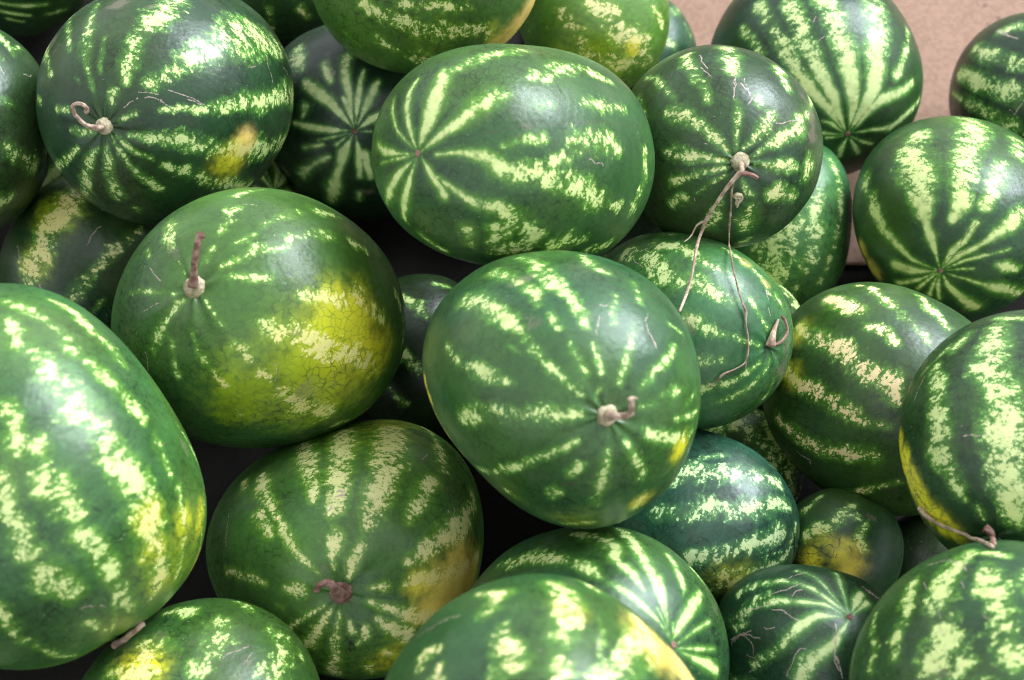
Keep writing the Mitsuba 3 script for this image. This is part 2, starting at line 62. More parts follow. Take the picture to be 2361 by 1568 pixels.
 S=[(1.0,[(.016,5.46,.6),(.222,5.027,4.3),(.452,4.967,8.6),(.645,4.997,8.6),(.827,4.982,10.7),(.984,4.997,10.7),(1.178,4.982,10.7),(1.371,4.982,8.6)]),(1.0,[(.028,4.653,.6),(.27,4.458,6.4),(.476,4.533,10.7),(.682,4.593,12.9),(.887,4.623,15.0),(1.069,4.623,12.9),(1.25,4.653,12.9)]),(1.0,[(.028,4.383,.9),(.222,4.114,6.4),(.44,4.054,11.8),(.645,4.114,14.0),(.851,4.144,17.2),(1.02,4.144,16.1),(1.286,4.129,15.0)]),(.9,[(.028,3.351,.6),(.27,3.89,6.4),(.44,3.755,8.6),(.548,3.56,7.5),(.803,3.381,6.4)]),(.8,[(.706,3.74,8.6),(.972,3.695,6.4),(1.25,3.65,5.4)]),(1.0,[(.028,3.351,.6),(.234,3.022,2.6),(.452,2.917,5.4),(.645,3.022,5.4),(.899,3.022,4.3)]),(1.0,[(.052,5.445,.6),(.343,5.191,6.4),(.585,5.266,8.6),(.827,5.236,8.6),(1.057,5.221,8.6),(1.286,5.221,7.5),(1.601,5.236,6.4)]),(1.0,[(.04,5.745,.6),(.21,5.49,3.0),(.294,5.58,2.1)]),(1.0,[(.04,6.149,.6),(.234,6.014,2.6)]),(1.0,[(.04,.374,.6),(.198,6.268,2.1)]),(1.0,[(.04,1.376,.6),(.173,1.167,4.3),(.27,1.272,3.9)]),(1.0,[(.052,1.885,.6),(.185,1.93,4.3),(.294,1.93,3.9)]),(1.0,[(.04,2.199,.6),(.222,2.379,3.0),(.319,2.424,2.6)]),(.6,[(1.129,5.46,6.4),(1.335,5.46,6.4),(1.528,5.49,5.4)]),(.98,[(1.57,4.32,9.3),(1.95,4.27,8.6),(2.33,4.25,11.5),(2.7,4.3,5.9),(3.08,4.31,2.4)]),(.74,[(1.57,4.79,9.2),(1.95,4.77,15.4),(2.33,4.76,10.0),(2.7,4.82,6.5),(3.08,4.81,2.0)]),(.97,[(2.33,5.29,10.0),(2.7,5.33,5.0),(3.08,5.23,2.1)]),(.93,[(2.33,6.05,12.9),(2.7,6.08,8.6),(3.08,6.05,2.6)]),(.75,[(1.95,.13,17.5),(2.33,.19,13.8),(2.7,.11,8.9),(3.08,.13,1.8)]),(.86,[(1.19,.87,9.7),(1.57,.89,12.3),(1.95,.91,9.3),(2.33,.89,9.0),(2.7,.83,7.4),(3.08,.89,1.7)]),(.73,[(1.19,1.39,12.9),(1.57,1.38,13.2),(1.95,1.33,9.2),(2.33,1.42,9.7),(2.7,1.34,5.4),(3.08,1.38,2.0)]),(.71,[(1.19,1.87,10.9),(1.57,1.86,11.7),(1.95,1.84,8.7),(2.33,1.91,7.6),(2.7,1.88,5.1),(3.08,1.83,1.6)]),(.88,[(1.19,2.48,17.9),(1.57,2.48,13.2),(1.95,2.41,10.7),(2.33,2.42,14.4),(2.7,2.44,7.6),(3.08,2.45,1.6)]),(.84,[(1.57,2.95,17.6),(1.95,3.0,12.5),(2.33,2.94,8.8),(2.7,2.96,9.0),(3.08,2.99,1.9)]),(.98,[(1.95,3.63,13.4),(2.33,3.66,11.8),(2.7,3.6,9.1),(3.08,3.6,2.0)])],
 Y=[],
 R=[(0,.7,[(1.093,4.847),(1.129,4.802)]),(0,.7,[(.911,4.877),(.936,4.802)]),(1,.9,[(.331,5.52),(.294,5.565)])]),
10: dict(c=[.7275, 1.515, .119], x=[-.4022, -.7606, -.5096], z=[.7977, -.5643, .2128], b=.1169, e=1.122, p=2.2, h=[.009, -.006, -.004, .0, -.002, -.003, .006], end=1,
 S=[(1.0,[(2.121,4.279,4.5),(1.94,4.129,8.9)]),(1.0,[(2.327,4.548,8.9),(2.061,4.653,8.9),(1.819,4.682,8.9),(1.698,4.682,6.7)]),(1.0,[(2.424,4.982,8.9),(2.061,5.012,8.9),(1.831,5.012,10.0),(1.601,5.012,10.0)]),(.6,[(2.496,5.371,5.6),(2.158,5.311,6.7),(1.867,5.341,8.9),(1.565,5.401,8.9)]),(1.0,[(.06,6.16,1.6),(.44,6.13,7.1),(.82,6.11,11.6),(1.19,6.2,7.7)]),(.72,[(2.7,6.14,7.9),(3.08,6.14,1.8)]),(.92,[(.06,.54,1.4),(.44,.52,5.2),(.82,.59,5.0),(1.19,.51,5.8),(1.57,.5,8.5),(1.95,.56,9.5),(2.33,.53,5.7),(2.7,.59,3.0),(3.08,.53,1.2)]),(.8,[(.06,1.3,1.7),(.44,1.3,3.6),(.82,1.22,6.2),(1.19,1.23,8.2),(1.57,1.28,11.4),(1.95,1.28,9.5),(2.33,1.24,5.8),(2.7,1.3,4.3),(3.08,1.3,1.6)]),(.74,[(.06,1.93,2.1),(.44,1.91,6.3),(.82,1.96,11.1),(1.19,1.96,16.2),(1.57,1.94,10.8),(1.95,1.87,12.1),(2.33,1.96,8.2),(2.7,1.86,5.9),(3.08,1.88,2.1)]),(.93,[(.06,2.77,2.2),(.44,2.74,8.8),(.82,2.76,11.2),(1.19,2.8,11.0),(1.57,2.8,8.7),(1.95,2.77,12.3),(2.33,2.71,10.5),(2.7,2.82,7.6),(3.08,2.74,2.0)]),(.92,[(.06,3.5,1.9),(.44,3.49,7.5),(.82,3.44,10.8),(1.19,3.52,15.8),(1.57,3.46,19.3),(1.95,3.48,14.2),(2.33,3.48,10.7),(2.7,3.4,7.2),(3.08,3.43,2.5)]),(1.0,[(.06,3.92,1.7),(.44,4.01,4.3),(.82,3.94,5.9),(1.19,3.99,6.4),(1.57,3.92,7.7)]),(.96,[(.06,4.92,2.1),(.44,4.93,10.3),(.82,4.89,12.8),(1.19,4.91,9.7)]),(.72,[(.06,5.39,1.4),(.44,5.35,3.5),(.82,5.35,5.8),(1.19,5.39,11.4)])],
 Y=[],
 R=[(0,1.6,[(2.182,4.234),(1.988,4.353),(1.867,4.383)]),(0,.7,[(1.662,5.191),(1.589,5.236)]),(0,.7,[(1.589,5.236),(1.565,5.086)])]),
11: dict(c=[.0016, 1.1168, .4704], x=[-.1059, .8261, .5534], z=[-.6178, -.4908, .6144], b=.1244, e=1.216, p=2.45, h=[-.039, -.058, .047, .013, .017, -.005, -.013], end=0,
 S=[(1.0,[(.016,.374,.5),(.306,.778,2.5),(.5,.658,2.8),(.609,.583,1.3)]),(1.0,[(.016,.045,.5),(.198,.314,3.4),(.415,.284,4.4),(.548,.209,3.8),(.645,.12,1.9)]),(1.0,[(.064,5.849,1.6),(.258,5.76,7.1),(.415,5.834,10.2),(.609,5.939,7.8),(.718,6.059,3.1)]),(1.0,[(.04,4.997,.6),(.234,5.116,3.9),(.44,5.146,6.3),(.621,5.206,9.4),(.766,5.236,8.6),(.827,5.191,4.7)]),(1.0,[(.185,4.518,1.6),(.403,4.578,3.4),(.585,4.533,6.3),(.682,4.413,9.4),(.827,4.398,12.5),(.984,4.353,9.4)]),(.65,[(.984,4.353,9.4),(1.178,4.323,9.4),(1.335,4.264,11.0),(1.541,4.204,9.4),(1.686,4.174,4.7)]),(1.0,[(.052,3.89,.6),(.198,3.695,3.4),(.331,3.65,3.9),(.403,3.62,4.7)]),(1.0,[(.173,3.665,1.3),(.391,3.845,2.8),(.573,3.86,4.7),(.754,3.934,7.8),(.936,3.934,9.4),(1.081,3.83,9.4)]),(1.0,[(.04,2.678,.5),(.258,2.573,3.9),(.464,2.498,6.0),(.633,2.483,3.1)]),(1.0,[(.04,2.513,.5),(.258,2.05,4.4),(.5,2.094,7.1),(.669,2.064,3.1)]),(1.0,[(.028,1.87,.5),(.198,1.601,2.2),(.476,1.586,1.9)]),(1.0,[(.04,1.571,.8),(.21,1.421,1.9),(.391,1.376,5.5),(.536,1.287,3.9)]),(.5,[(.742,2.723,4.7),(.899,2.887,6.3)]),(.6,[(.718,3.486,7.8),(.827,3.336,6.3)]),(1.0,[(.863,3.74,11.0),(.924,3.531,6.3)]),(1.0,[(.984,3.396,4.7),(1.02,3.531,11.0),(1.105,3.635,6.3)]),(1.0,[(1.262,3.77,6.3),(1.359,3.83,11.0),(1.492,3.86,4.7)]),(1.0,[(1.674,3.74,6.3),(1.795,3.77,7.8)]),(.8,[(.754,5.909,6.3),(.851,5.834,9.4),(1.032,5.775,6.3),(1.274,5.73,7.1)]),(.75,[(1.069,5.311,6.3),(1.178,5.266,7.1),(1.383,5.401,8.6),(1.541,5.401,9.4),(1.637,5.326,7.1),(1.807,5.221,4.7)]),(.25,[(.984,4.997,4.7),(1.129,4.997,3.1)]),(.4,[(1.347,4.997,4.7),(1.528,4.982,8.6),(1.746,4.952,6.3)]),(.5,[(.706,4.653,4.7),(.827,4.697,6.3),(.96,4.712,6.3)]),(.5,[(1.19,4.682,11.0),(1.456,4.682,12.5),(1.601,4.608,6.3)]),(.6,[(1.928,4.608,6.3),(1.916,4.338,6.3),(1.867,4.159,9.4)]),(.4,[(1.02,4.518,6.3),(1.129,4.533,4.7)]),(.99,[(1.19,1.28,16.1),(1.57,1.24,13.7),(1.95,1.33,15.6),(2.33,1.24,10.6),(2.7,1.26,6.2),(3.08,1.24,1.5)]),(.99,[(1.19,1.79,14.2),(1.57,1.81,12.7),(1.95,1.82,9.3),(2.33,1.81,6.6),(2.7,1.8,7.2),(3.08,1.79,1.9)]),(.79,[(1.19,2.28,11.1),(1.57,2.33,14.5),(1.95,2.3,8.1),(2.33,2.27,10.3),(2.7,2.32,7.5),(3.08,2.29,1.9)]),(.77,[(1.95,2.99,10.1),(2.33,3.02,6.7),(2.7,3.0,3.4),(3.08,2.95,1.7)]),(.74,[(2.33,3.59,7.7),(2.7,3.51,5.4),(3.08,3.52,1.3)]),(.81,[(2.33,4.04,12.2),(2.7,4.04,6.1),(3.08,4.09,2.5)]),(.87,[(2.7,4.65,7.1),(3.08,4.6,2.7)]),(.87,[(2.33,5.26,7.2),(2.7,5.27,7.2),(3.08,5.22,1.8)]),(.89,[(2.33,5.73,5.8),(2.7,5.75,4.4),(3.08,5.71,1.4)]),(.98,[(1.57,.09,9.8),(1.95,.02,11.4),(2.33,.03,5.8),(2.7,.01,4.4),(3.08,.07,1.4)]),(.71,[(1.19,.6,14.1),(1.57,.61,10.1),(1.95,.55,7.1),(2.33,.54,6.5),(2.7,.59,4.2),(3.08,.52,1.9)])],
 Y=[],
 R=[(2,.7,[(.633,4.847),(.851,4.832),(1.153,4.832),(1.831,4.817)]),(0,.7,[(1.286,4.533),(1.383,4.503),(1.42,4.488)])]),
12: dict(c=[.2315, 1.2118, .3753], x=[-.9977, -.038, .0568], z=[.0664, -.7378, .6717], b=.1132, e=1.123, p=2.2, h=[.004, .001, -.012, -.001, -.003, -.003, -.003], end=1,
 S=[(1.0,[(.125,5.056,1.2),(.294,4.847,2.7),(.427,4.772,3.8),(.548,4.757,2.3)]),(1.0,[(1.359,4.712,9.1),(1.057,4.742,9.1),(.899,4.742,6.1)]),(1.0,[(.125,4.548,1.2),(.258,4.159,3.8),(.415,4.099,6.8),(.548,4.099,6.1)]),(1.0,[(.633,4.398,4.5),(.585,4.383,4.5)]),(1.0,[(.113,3.426,1.2),(.282,3.665,3.3),(.512,3.65,7.6),(.657,3.635,9.1),(.875,3.68,4.5),(1.262,3.68,3.8)]),(1.0,[(.149,2.992,1.8),(.343,3.007,4.2),(.488,3.052,5.3),(.597,2.992,2.3)]),(1.0,[(.766,3.022,9.1),(.778,2.917,6.1)]),(1.0,[(.44,2.334,5.3),(.488,2.483,7.6),(.718,2.558,4.5)]),(1.0,[(.173,1.72,1.5),(.306,1.855,3.3),(.355,1.99,3.0)]),(1.0,[(.452,1.885,6.8),(.597,1.795,9.9),(.718,1.75,6.1)]),(1.0,[(.367,1.167,3.0),(.548,1.197,7.6),(.73,1.242,7.6)]),(.7,[(.198,.808,2.3),(.355,.658,4.5),(.5,.688,2.3)]),(.7,[(.645,.643,6.1),(.79,.673,4.5)]),(1.0,[(.149,.374,1.8),(.306,.329,2.7),(.5,.359,3.8),(.645,.344,4.5)]),(1.0,[(.125,6.178,1.5),(.27,6.178,3.0),(.44,6.178,4.5),(.621,6.193,6.8),(.718,6.193,2.3)]),(1.0,[(.125,5.61,1.2),(.306,5.535,3.8),(.464,5.55,4.5),(.621,5.595,6.1),(.778,5.67,7.6)]),(1.0,[(.633,5.206,2.3),(.766,5.161,3.8),(.924,5.191,5.3),(1.165,5.161,6.1),(1.347,5.116,4.5)]),(.7,[(.887,5.535,3.8),(1.057,5.52,3.8),(1.274,5.505,3.0),(1.504,5.55,2.3)]),(1.0,[(.924,4.039,4.5),(1.069,4.189,8.3),(1.202,4.189,4.5)]),(.7,[(1.323,5.745,3.8),(1.093,5.849,3.0)]),(.5,[(.96,1.78,6.1),(.911,1.825,4.5)]),(1.0,[(1.57,3.63,9.8),(1.95,3.63,11.5),(2.33,3.6,7.6),(2.7,3.58,5.5),(3.08,3.53,2.1)]),(.86,[(1.95,4.39,6.6),(2.33,4.32,5.4),(2.7,4.38,6.8),(3.08,4.37,1.3)]),(.81,[(1.95,5.16,7.9),(2.33,5.17,9.1),(2.7,5.2,5.0),(3.08,5.13,1.3)]),(.78,[(1.95,5.79,13.0),(2.33,5.79,9.0),(2.7,5.75,8.2),(3.08,5.8,1.5)]),(.76,[(1.95,.18,15.9),(2.33,.21,13.0),(2.7,.28,8.8),(3.08,.2,2.0)]),(.75,[(1.95,.95,11.9),(2.33,.9,15.5),(2.7,.9,8.8),(3.08,1.0,1.9)]),(.75,[(1.57,1.61,11.8),(1.95,1.56,12.8),(2.33,1.52,7.7),(2.7,1.59,6.3),(3.08,1.51,1.8)]),(.97,[(1.57,2.25,8.2),(1.95,2.21,10.0),(2.33,2.22,7.9),(2.7,2.26,3.5),(3.08,2.27,1.7)]),(.92,[(1.57,2.96,11.5),(1.95,2.95,8.4),(2.33,2.97,8.7),(2.7,2.97,4.7),(3.08,2.94,2.4)])],
 Y=[],
 R=[(0,.9,[(1.238,5.012),(1.093,5.027),(.972,5.027)]),(0,.7,[(1.008,5.086),(.875,5.027)]),(0,.8,[(.924,4.892),(.863,4.742)]),(0,1.1,[(.839,4.727),(.718,4.757),(.585,4.817)]),(0,1.2,[(.742,4.682),(.682,4.593),(.621,4.533)]),(0,1.7,[(.645,4.503),(.536,4.563)]),(0,1.1,[(.488,3.905),(.597,3.8),(.79,3.68)]),(0,.7,[(.548,.748),(.561,.793)]),(0,.7,[(.803,4.623),(.73,4.608)]),(0,.7,[(.379,5.819),(.343,5.79)])]),
13: dict(c=[.3559, 1.3212, .0962], x=[-.9929, .0991, .0664], z=[-.1177, -.9024, -.4145], b=.0915, e=1.263, p=2.2, h=[.013, -.031, -.017, -.012, .002, .027, .026], end=1,
 S=[(1.0,[(1.299,4.847,22.5),(1.069,4.877,26.6),(.887,5.012,24.6),(.73,5.042,16.4)]),(1.0,[(1.347,4.473,12.3),(1.02,4.473,12.3),(.851,4.473,7.2)]),(.8,[(1.432,4.054,6.1),(1.202,4.099,6.1),(.984,4.084,5.1),(.79,4.024,4.1)]),(.7,[(1.226,3.276,2.5),(1.057,3.381,2.5)]),(.8,[(.657,4.488,5.1),(.476,4.443,4.1)]),(.6,[(1.069,5.266,10.2),(.924,5.221,8.2)]),(.8,[(2.182,4.159,8.2),(1.904,4.069,8.2),(1.553,4.039,6.1)]),(.7,[(1.746,4.458,6.1),(1.468,4.518,8.2)]),(.6,[(1.407,4.682,8.2),(1.274,4.742,10.2)]),(.96,[(.44,.95,5.7),(.82,.99,5.9),(1.19,1.05,11.4),(1.57,1.02,11.9),(1.95,1.01,7.5),(2.33,1.07,8.1),(2.7,.96,4.0),(3.08,1.0,1.8)]),(.88,[(.44,1.88,7.9),(.82,1.88,14.2),(1.19,1.83,10.9),(1.57,1.83,13.2),(1.95,1.8,16.1),(2.33,1.88,8.3),(2.7,1.81,7.1),(3.08,1.78,1.5)]),(.7,[(.44,2.31,6.8),(.82,2.28,11.1),(1.19,2.31,12.1),(1.57,2.32,16.5),(1.95,2.28,12.0),(2.33,2.29,14.3),(2.7,2.23,9.8),(3.08,2.31,1.8)]),(.87,[(1.19,3.02,7.2),(1.57,2.96,5.2),(1.95,2.97,8.4),(2.33,2.98,8.1),(2.7,3.0,4.8),(3.08,2.97,1.4)]),(.86,[(1.19,.31,14.0),(1.57,.35,12.0),(1.95,.41,15.4),(2.33,.38,14.4),(2.7,.4,4.8),(3.08,.37,2.0)])],
 Y=[],
 R=[]),
14: dict(c=[.5575, 1.2811, .1598], x=[-.84, .4507, .3019], z=[-.3449, -.8733, .3442], b=.1235, e=1.098, p=2.2, h=[.006, .044, .007, -.001, -.008, .032, -.011], end=0,
 S=[(1.0,[(.016,5.505,.5),(.185,5.565,2.6),(.343,5.595,6.4),(.5,5.625,5.5),(.609,5.64,12.8),(.815,5.625,16.4),(1.057,5.655,20.1),(1.274,5.715,16.4),(1.492,5.655,10.9)]),(1.0,[(.052,5.131,.5),(.234,4.892,2.9)]),(1.0,[(.524,5.131,5.5),(.682,5.056,10.9),(.875,5.101,14.6),(1.093,5.116,16.4),(1.323,5.131,14.6),(1.674,5.161,16.4),(1.916,5.221,14.6)]),(1.0,[(.04,4.757,.7),(.258,4.832,4.6),(.391,4.712,4.6),(.573,4.727,4.6)]),(1.0,[(.754,4.742,7.3),(.911,4.757,9.1),(1.093,4.757,10.9),(1.274,4.772,9.1)]),(1.0,[(.04,4.757,.7),(.246,4.533,4.6),(.464,4.368,3.6),(.645,4.338,7.3),(.803,4.323,9.1),(.936,4.308,8.2)]),(1.0,[(.028,4.488,.5),(.246,4.234,2.7),(.427,4.114,2.6),(.657,4.009,1.8)]),(1.0,[(.028,4.054,.5),(.198,3.89,1.8),(.306,3.83,1.8)]),(1.0,[(.077,3.381,.9),(.246,3.396,1.8),(.391,3.351,2.6),(.597,3.321,8.2),(.924,3.186,7.3)]),(1.0,[(.052,2.678,.9),(.185,2.588,4.0),(.367,2.723,6.4),(.585,2.753,9.1)]),(1.0,[(.04,2.094,.7),(.173,2.035,3.3),(.343,2.124,2.6)]),(1.0,[(.04,1.81,.7),(.173,1.765,2.6),(.319,1.825,3.6)]),(1.0,[(.04,1.376,.7),(.173,1.376,2.6),(.331,1.436,2.6)]),(1.0,[(.052,1.092,.7),(.258,1.152,2.9),(.5,1.107,3.6)]),(1.0,[(.04,.778,.7),(.27,.718,5.5),(.452,.643,7.3)]),(1.0,[(.04,.239,.7),(.282,.284,2.9),(.5,.135,6.4),(.657,.105,7.3),(.827,.045,9.1),(.984,6.268,7.3)]),(.5,[(1.25,6.268,9.1),(1.044,.015,7.3)]),(1.0,[(.512,3.815,3.6),(.597,3.74,7.3),(.718,3.635,3.6)]),(1.0,[(1.783,4.682,9.1),(1.541,4.608,10.9)]),(.73,[(2.33,4.98,7.8),(2.7,4.94,7.9),(3.08,4.91,2.4)]),(.98,[(2.33,5.67,14.0),(2.7,5.61,7.5),(3.08,5.6,2.4)]),(.86,[(1.95,.16,10.3),(2.33,.19,6.9),(2.7,.17,5.4),(3.08,.12,1.6)]),(.76,[(1.57,.8,10.1),(1.95,.82,10.6),(2.33,.81,6.9),(2.7,.83,5.6),(3.08,.76,1.6)]),(.88,[(1.19,1.5,7.2),(1.57,1.51,9.1),(1.95,1.5,5.6),(2.33,1.54,5.9),(2.7,1.51,5.2),(3.08,1.6,1.4)]),(.99,[(1.19,2.06,12.0),(1.57,2.12,10.7),(1.95,2.12,15.7),(2.33,2.1,14.9),(2.7,2.1,7.3),(3.08,2.15,2.5)]),(.72,[(1.19,2.72,11.5),(1.57,2.8,15.2),(1.95,2.74,11.8),(2.33,2.73,10.3),(2.7,2.77,8.9),(3.08,2.79,2.1)]),(.95,[(1.19,3.62,8.5),(1.57,3.59,11.7),(1.95,3.61,10.5),(2.33,3.65,5.7),(2.7,3.58,4.9),(3.08,3.56,1.4)]),(.71,[(1.19,4.18,11.5),(1.57,4.14,10.3),(1.95,4.21,8.7),(2.33,4.18,10.8),(2.7,4.16,4.7),(3.08,4.13,2.2)])],
 Y=[(.911,.658,18,.6,.8),(.815,.898,24,.7,.9)],
 R=[(1,.7,[(.161,4.847),(.27,4.563),(.452,4.413)]),(1,.7,[(.427,4.727),(.5,4.772),(.609,4.712)]),(1,.7,[(.319,4.742),(.415,4.757)])]),
15: dict(c=[.0503, .863, .4288], x=[-.97, -.1353, .202], z=[.2396, -.6731, .6997], b=.1322, e=1.135, p=2.2, h=[-.004, -.008, -.054, -.003, .012, .029, -.032], end=1,
 S=[(1.0,[(.222,5.64,1.4),(.319,5.64,3.4),(.488,5.61,3.4),(.657,5.565,4.8),(.778,5.535,4.1),(.984,5.52,6.9),(1.202,5.55,8.2),(1.383,5.625,6.9)]),(1.0,[(.319,5.221,1.6),(.452,5.191,3.4),(.548,5.206,2.5)]),(1.0,[(.306,4.907,1.9),(.427,4.907,2.5),(.512,4.922,1.6)]),(1.0,[(.246,4.383,1.9),(.403,4.398,3.8),(.536,4.353,3.4),(.669,4.368,3.4)]),(1.0,[(.645,4.922,3.4),(.754,4.967,4.8),(.875,4.967,4.1),(1.008,5.012,6.9),(1.19,5.056,9.6),(1.395,5.056,5.5),(1.553,5.086,4.1)]),(.8,[(.911,5.266,3.4),(1.008,5.206,5.5),(1.19,5.251,4.8),(1.468,5.326,6.9)]),(.8,[(.682,5.236,3.4),(.778,5.206,3.4)]),(1.0,[(1.165,4.563,4.8),(1.238,4.653,6.2),(1.48,4.638,4.8)]),(.7,[(.875,4.548,3.4),(.645,4.608,2.1)]),(.8,[(.887,4.308,3.0),(1.105,4.338,2.5)]),(1.0,[(.306,3.815,2.2),(.464,3.86,4.1),(.597,3.815,3.8),(.754,3.815,2.2)]),(1.0,[(.234,3.396,1.4),(.343,3.351,2.2)]),(1.0,[(.44,3.426,2.7),(.536,3.411,4.8),(.657,3.366,3.4)]),(1.0,[(.682,3.201,1.6),(.851,3.261,2.2)]),(1.0,[(.548,3.052,1.4),(.73,3.052,1.6),(.911,3.067,1.4)]),(1.0,[(.331,2.723,4.1),(.488,2.753,5.5),(.694,2.827,5.5),(.863,2.872,2.7)]),(1.0,[(.198,6.208,3.4),(.343,.0,5.5),(.476,.0,7.5),(.657,.06,6.9),(.875,.075,8.2),(1.081,.15,6.9)]),(.7,[(.657,5.984,2.5),(.79,5.999,4.8),(.911,5.999,6.2),(1.057,5.999,4.1),(1.178,5.984,5.5),(1.262,5.939,4.1)]),(.4,[(.718,5.685,1.9),(.815,5.685,2.5)]),(.6,[(.875,3.949,2.2),(.948,3.77,2.2)]),(.6,[(.198,5.086,1.6),(.149,5.371,1.1)]),(1.0,[(.27,.718,2.3),(.512,.643,3.8),(.79,.643,3.8),(1.008,.658,2.7),(1.407,.673,2.1)]),(1.0,[(.246,1.631,2.1),(.391,1.616,3.3),(.524,1.586,6.1),(.706,1.586,3.0)]),(1.0,[(.222,2.199,2.1),(.403,2.199,3.8),(.561,2.184,3.8)]),(1.0,[(.778,2.094,7.6),(.887,2.02,4.6)]),(1.0,[(.391,1.152,3.0),(.488,1.107,3.8)]),(1.0,[(.694,1.122,5.3),(.754,1.122,3.8)]),(.8,[(1.117,.928,4.6),(1.069,1.017,6.1)]),(.5,[(1.093,1.466,6.1),(.936,1.646,6.1)]),(.91,[(1.95,4.68,10.0),(2.33,4.71,7.1),(2.7,4.66,4.6),(3.08,4.68,1.3)]),(.91,[(2.33,5.38,6.5),(2.7,5.31,4.9),(3.08,5.31,1.3)]),(.71,[(2.33,5.9,11.5),(2.7,5.85,7.1),(3.08,5.86,2.2)]),(.93,[(1.95,.24,11.3),(2.33,.12,15.0),(2.7,.15,6.7),(3.08,.19,2.3)]),(.94,[(1.95,.76,9.6),(2.33,.66,8.7),(2.7,.71,3.9),(3.08,.69,1.5)]),(.73,[(1.57,1.4,20.9),(1.95,1.37,11.9),(2.33,1.35,12.7),(2.7,1.41,10.5),(3.08,1.38,2.6)]),(.8,[(1.57,1.86,8.8),(1.95,1.84,13.5),(2.33,1.89,11.2),(2.7,1.85,5.1),(3.08,1.86,2.2)]),(.71,[(1.57,2.4,11.0),(1.95,2.4,16.6),(2.33,2.43,10.9),(2.7,2.35,8.9),(3.08,2.41,1.7)]),(.9,[(1.19,2.94,6.8),(1.57,2.97,8.5),(1.95,2.97,7.5),(2.33,2.94,7.8),(2.7,2.99,3.1),(3.08,2.97,1.2)]),(.91,[(1.57,3.63,7.6),(1.95,3.64,10.5),(2.33,3.61,4.9),(2.7,3.64,5.9),(3.08,3.59,1.6)]),(.86,[(1.95,4.12,7.2),(2.33,4.16,7.5),(2.7,4.16,6.2),(3.08,4.18,1.7)])],
 Y=[(1.662,.0,11,.8,.75),(1.613,.105,12,.8,.75),(1.722,.299,15,.8,.75),(1.649,.449,15,.8,.75),(1.601,.598,15,.7,.7),(.742,2.708,22,.6,.4),(.936,1.511,42,.35,.2),(.815,2.079,20,.5,.7)],
 R=[(0,1.0,[(.73,4.219),(.669,4.129),(.609,4.009)]),(0,.7,[(.79,4.727),(.79,4.638)]),(0,.7,[(.815,4.219),(.742,4.234)]),(0,.7,[(.573,4.832),(.694,4.772)]),(1,1.8,[(.597,1.122),(.561,1.227)]),(1,1.1,[(.452,1.406),(.44,1.466)])]),
16: dict(c=[.1917, 1.0299, .275], x=[-.2076, -.8127, -.5444], z=[.6863, -.5176, .511], b=.1077, e=1.132, p=2.2, h=[-.014, -.003, .025, .028, -.0, .017, -.033], end=1,
 S=[(1.0,[(1.807,4.054,10.3),(1.528,4.099,12.2),(1.262,4.189,10.3),(1.129,4.234,7.5)]),(1.0,[(1.613,3.89,4.9),(1.347,3.86,6.8),(1.141,3.875,6.0),(.887,3.815,5.6),(.682,3.815,3.8)]),(1.0,[(.996,4.159,8.5),(.803,4.144,8.5),(.645,4.129,5.6)]),(.8,[(.936,4.608,9.4),(.875,4.593,8.5)]),(1.0,[(.742,4.653,6.6),(.573,4.697,3.8),(.343,4.727,2.3),(.185,4.772,1.9)]),(.6,[(.778,5.116,5.6),(.585,5.116,3.8)]),(1.0,[(.815,5.535,3.8),(.597,5.595,3.8),(.391,5.655,2.6),(.222,5.745,1.9)]),(1.0,[(.706,5.864,3.4),(.452,6.059,3.4),(.234,.09,2.3),(.137,.344,1.5)]),(.7,[(.548,3.815,2.6),(.379,3.8,2.6),(.198,3.68,1.9)]),(1.0,[(.524,2.977,2.6),(.488,2.723,2.3)]),(1.0,[(1.081,3.456,3.8),(.911,3.396,3.4),(.73,3.261,2.6),(.548,3.201,2.3)]),(.6,[(.597,.524,2.6),(.403,.628,1.9)]),(.4,[(2.037,3.695,5.6),(1.565,3.65,4.7)]),(.97,[(2.7,4.15,5.2),(3.08,4.2,1.5)]),(.79,[(2.7,4.9,7.5),(3.08,4.97,2.0)]),(.89,[(2.33,5.78,9.7),(2.7,5.72,6.8),(3.08,5.79,2.2)]),(.98,[(1.57,.06,8.5),(1.95,.07,15.6),(2.33,.09,8.4),(2.7,.05,6.3),(3.08,.04,1.5)]),(.99,[(1.19,.86,6.6),(1.57,.8,9.5),(1.95,.87,6.1),(2.33,.89,6.1),(2.7,.8,6.4),(3.08,.81,1.4)]),(.89,[(.82,1.32,7.1),(1.19,1.34,7.3),(1.57,1.35,7.6),(1.95,1.35,9.5),(2.33,1.39,5.2),(2.7,1.33,5.2),(3.08,1.4,1.2)]),(.85,[(.82,2.08,8.5),(1.19,2.11,10.7),(1.57,2.1,14.8),(1.95,2.16,14.2),(2.33,2.11,9.6),(2.7,2.14,4.5),(3.08,2.09,1.7)]),(.99,[(1.19,2.67,7.9),(1.57,2.76,12.6),(1.95,2.77,12.6),(2.33,2.76,9.4),(2.7,2.68,6.8),(3.08,2.69,1.9)]),(.82,[(2.33,3.62,12.7),(2.7,3.64,9.0),(3.08,3.7,1.7)])],
 Y=[(.887,3.351,14,.35,.9),(.657,3.186,12,.3,.9)],
 R=[(0,1.1,[(.597,3.291),(.488,3.306)]),(0,.8,[(.403,3.396),(.331,3.366)]),(0,.7,[(1.662,4.144),(1.516,4.189)]),(0,.8,[(1.77,3.65),(1.577,3.635)]),(0,.7,[(1.674,4.024),(1.613,3.964)])]),
17: dict(c=[.427, .9932, .1947], x=[-.5435, -.6974, -.4672], z=[.796, -.6049, -.0229], b=.1236, e=1.149, p=2.2, h=[.004, .018, .007, -.016, -.003, .018, .014], end=1,
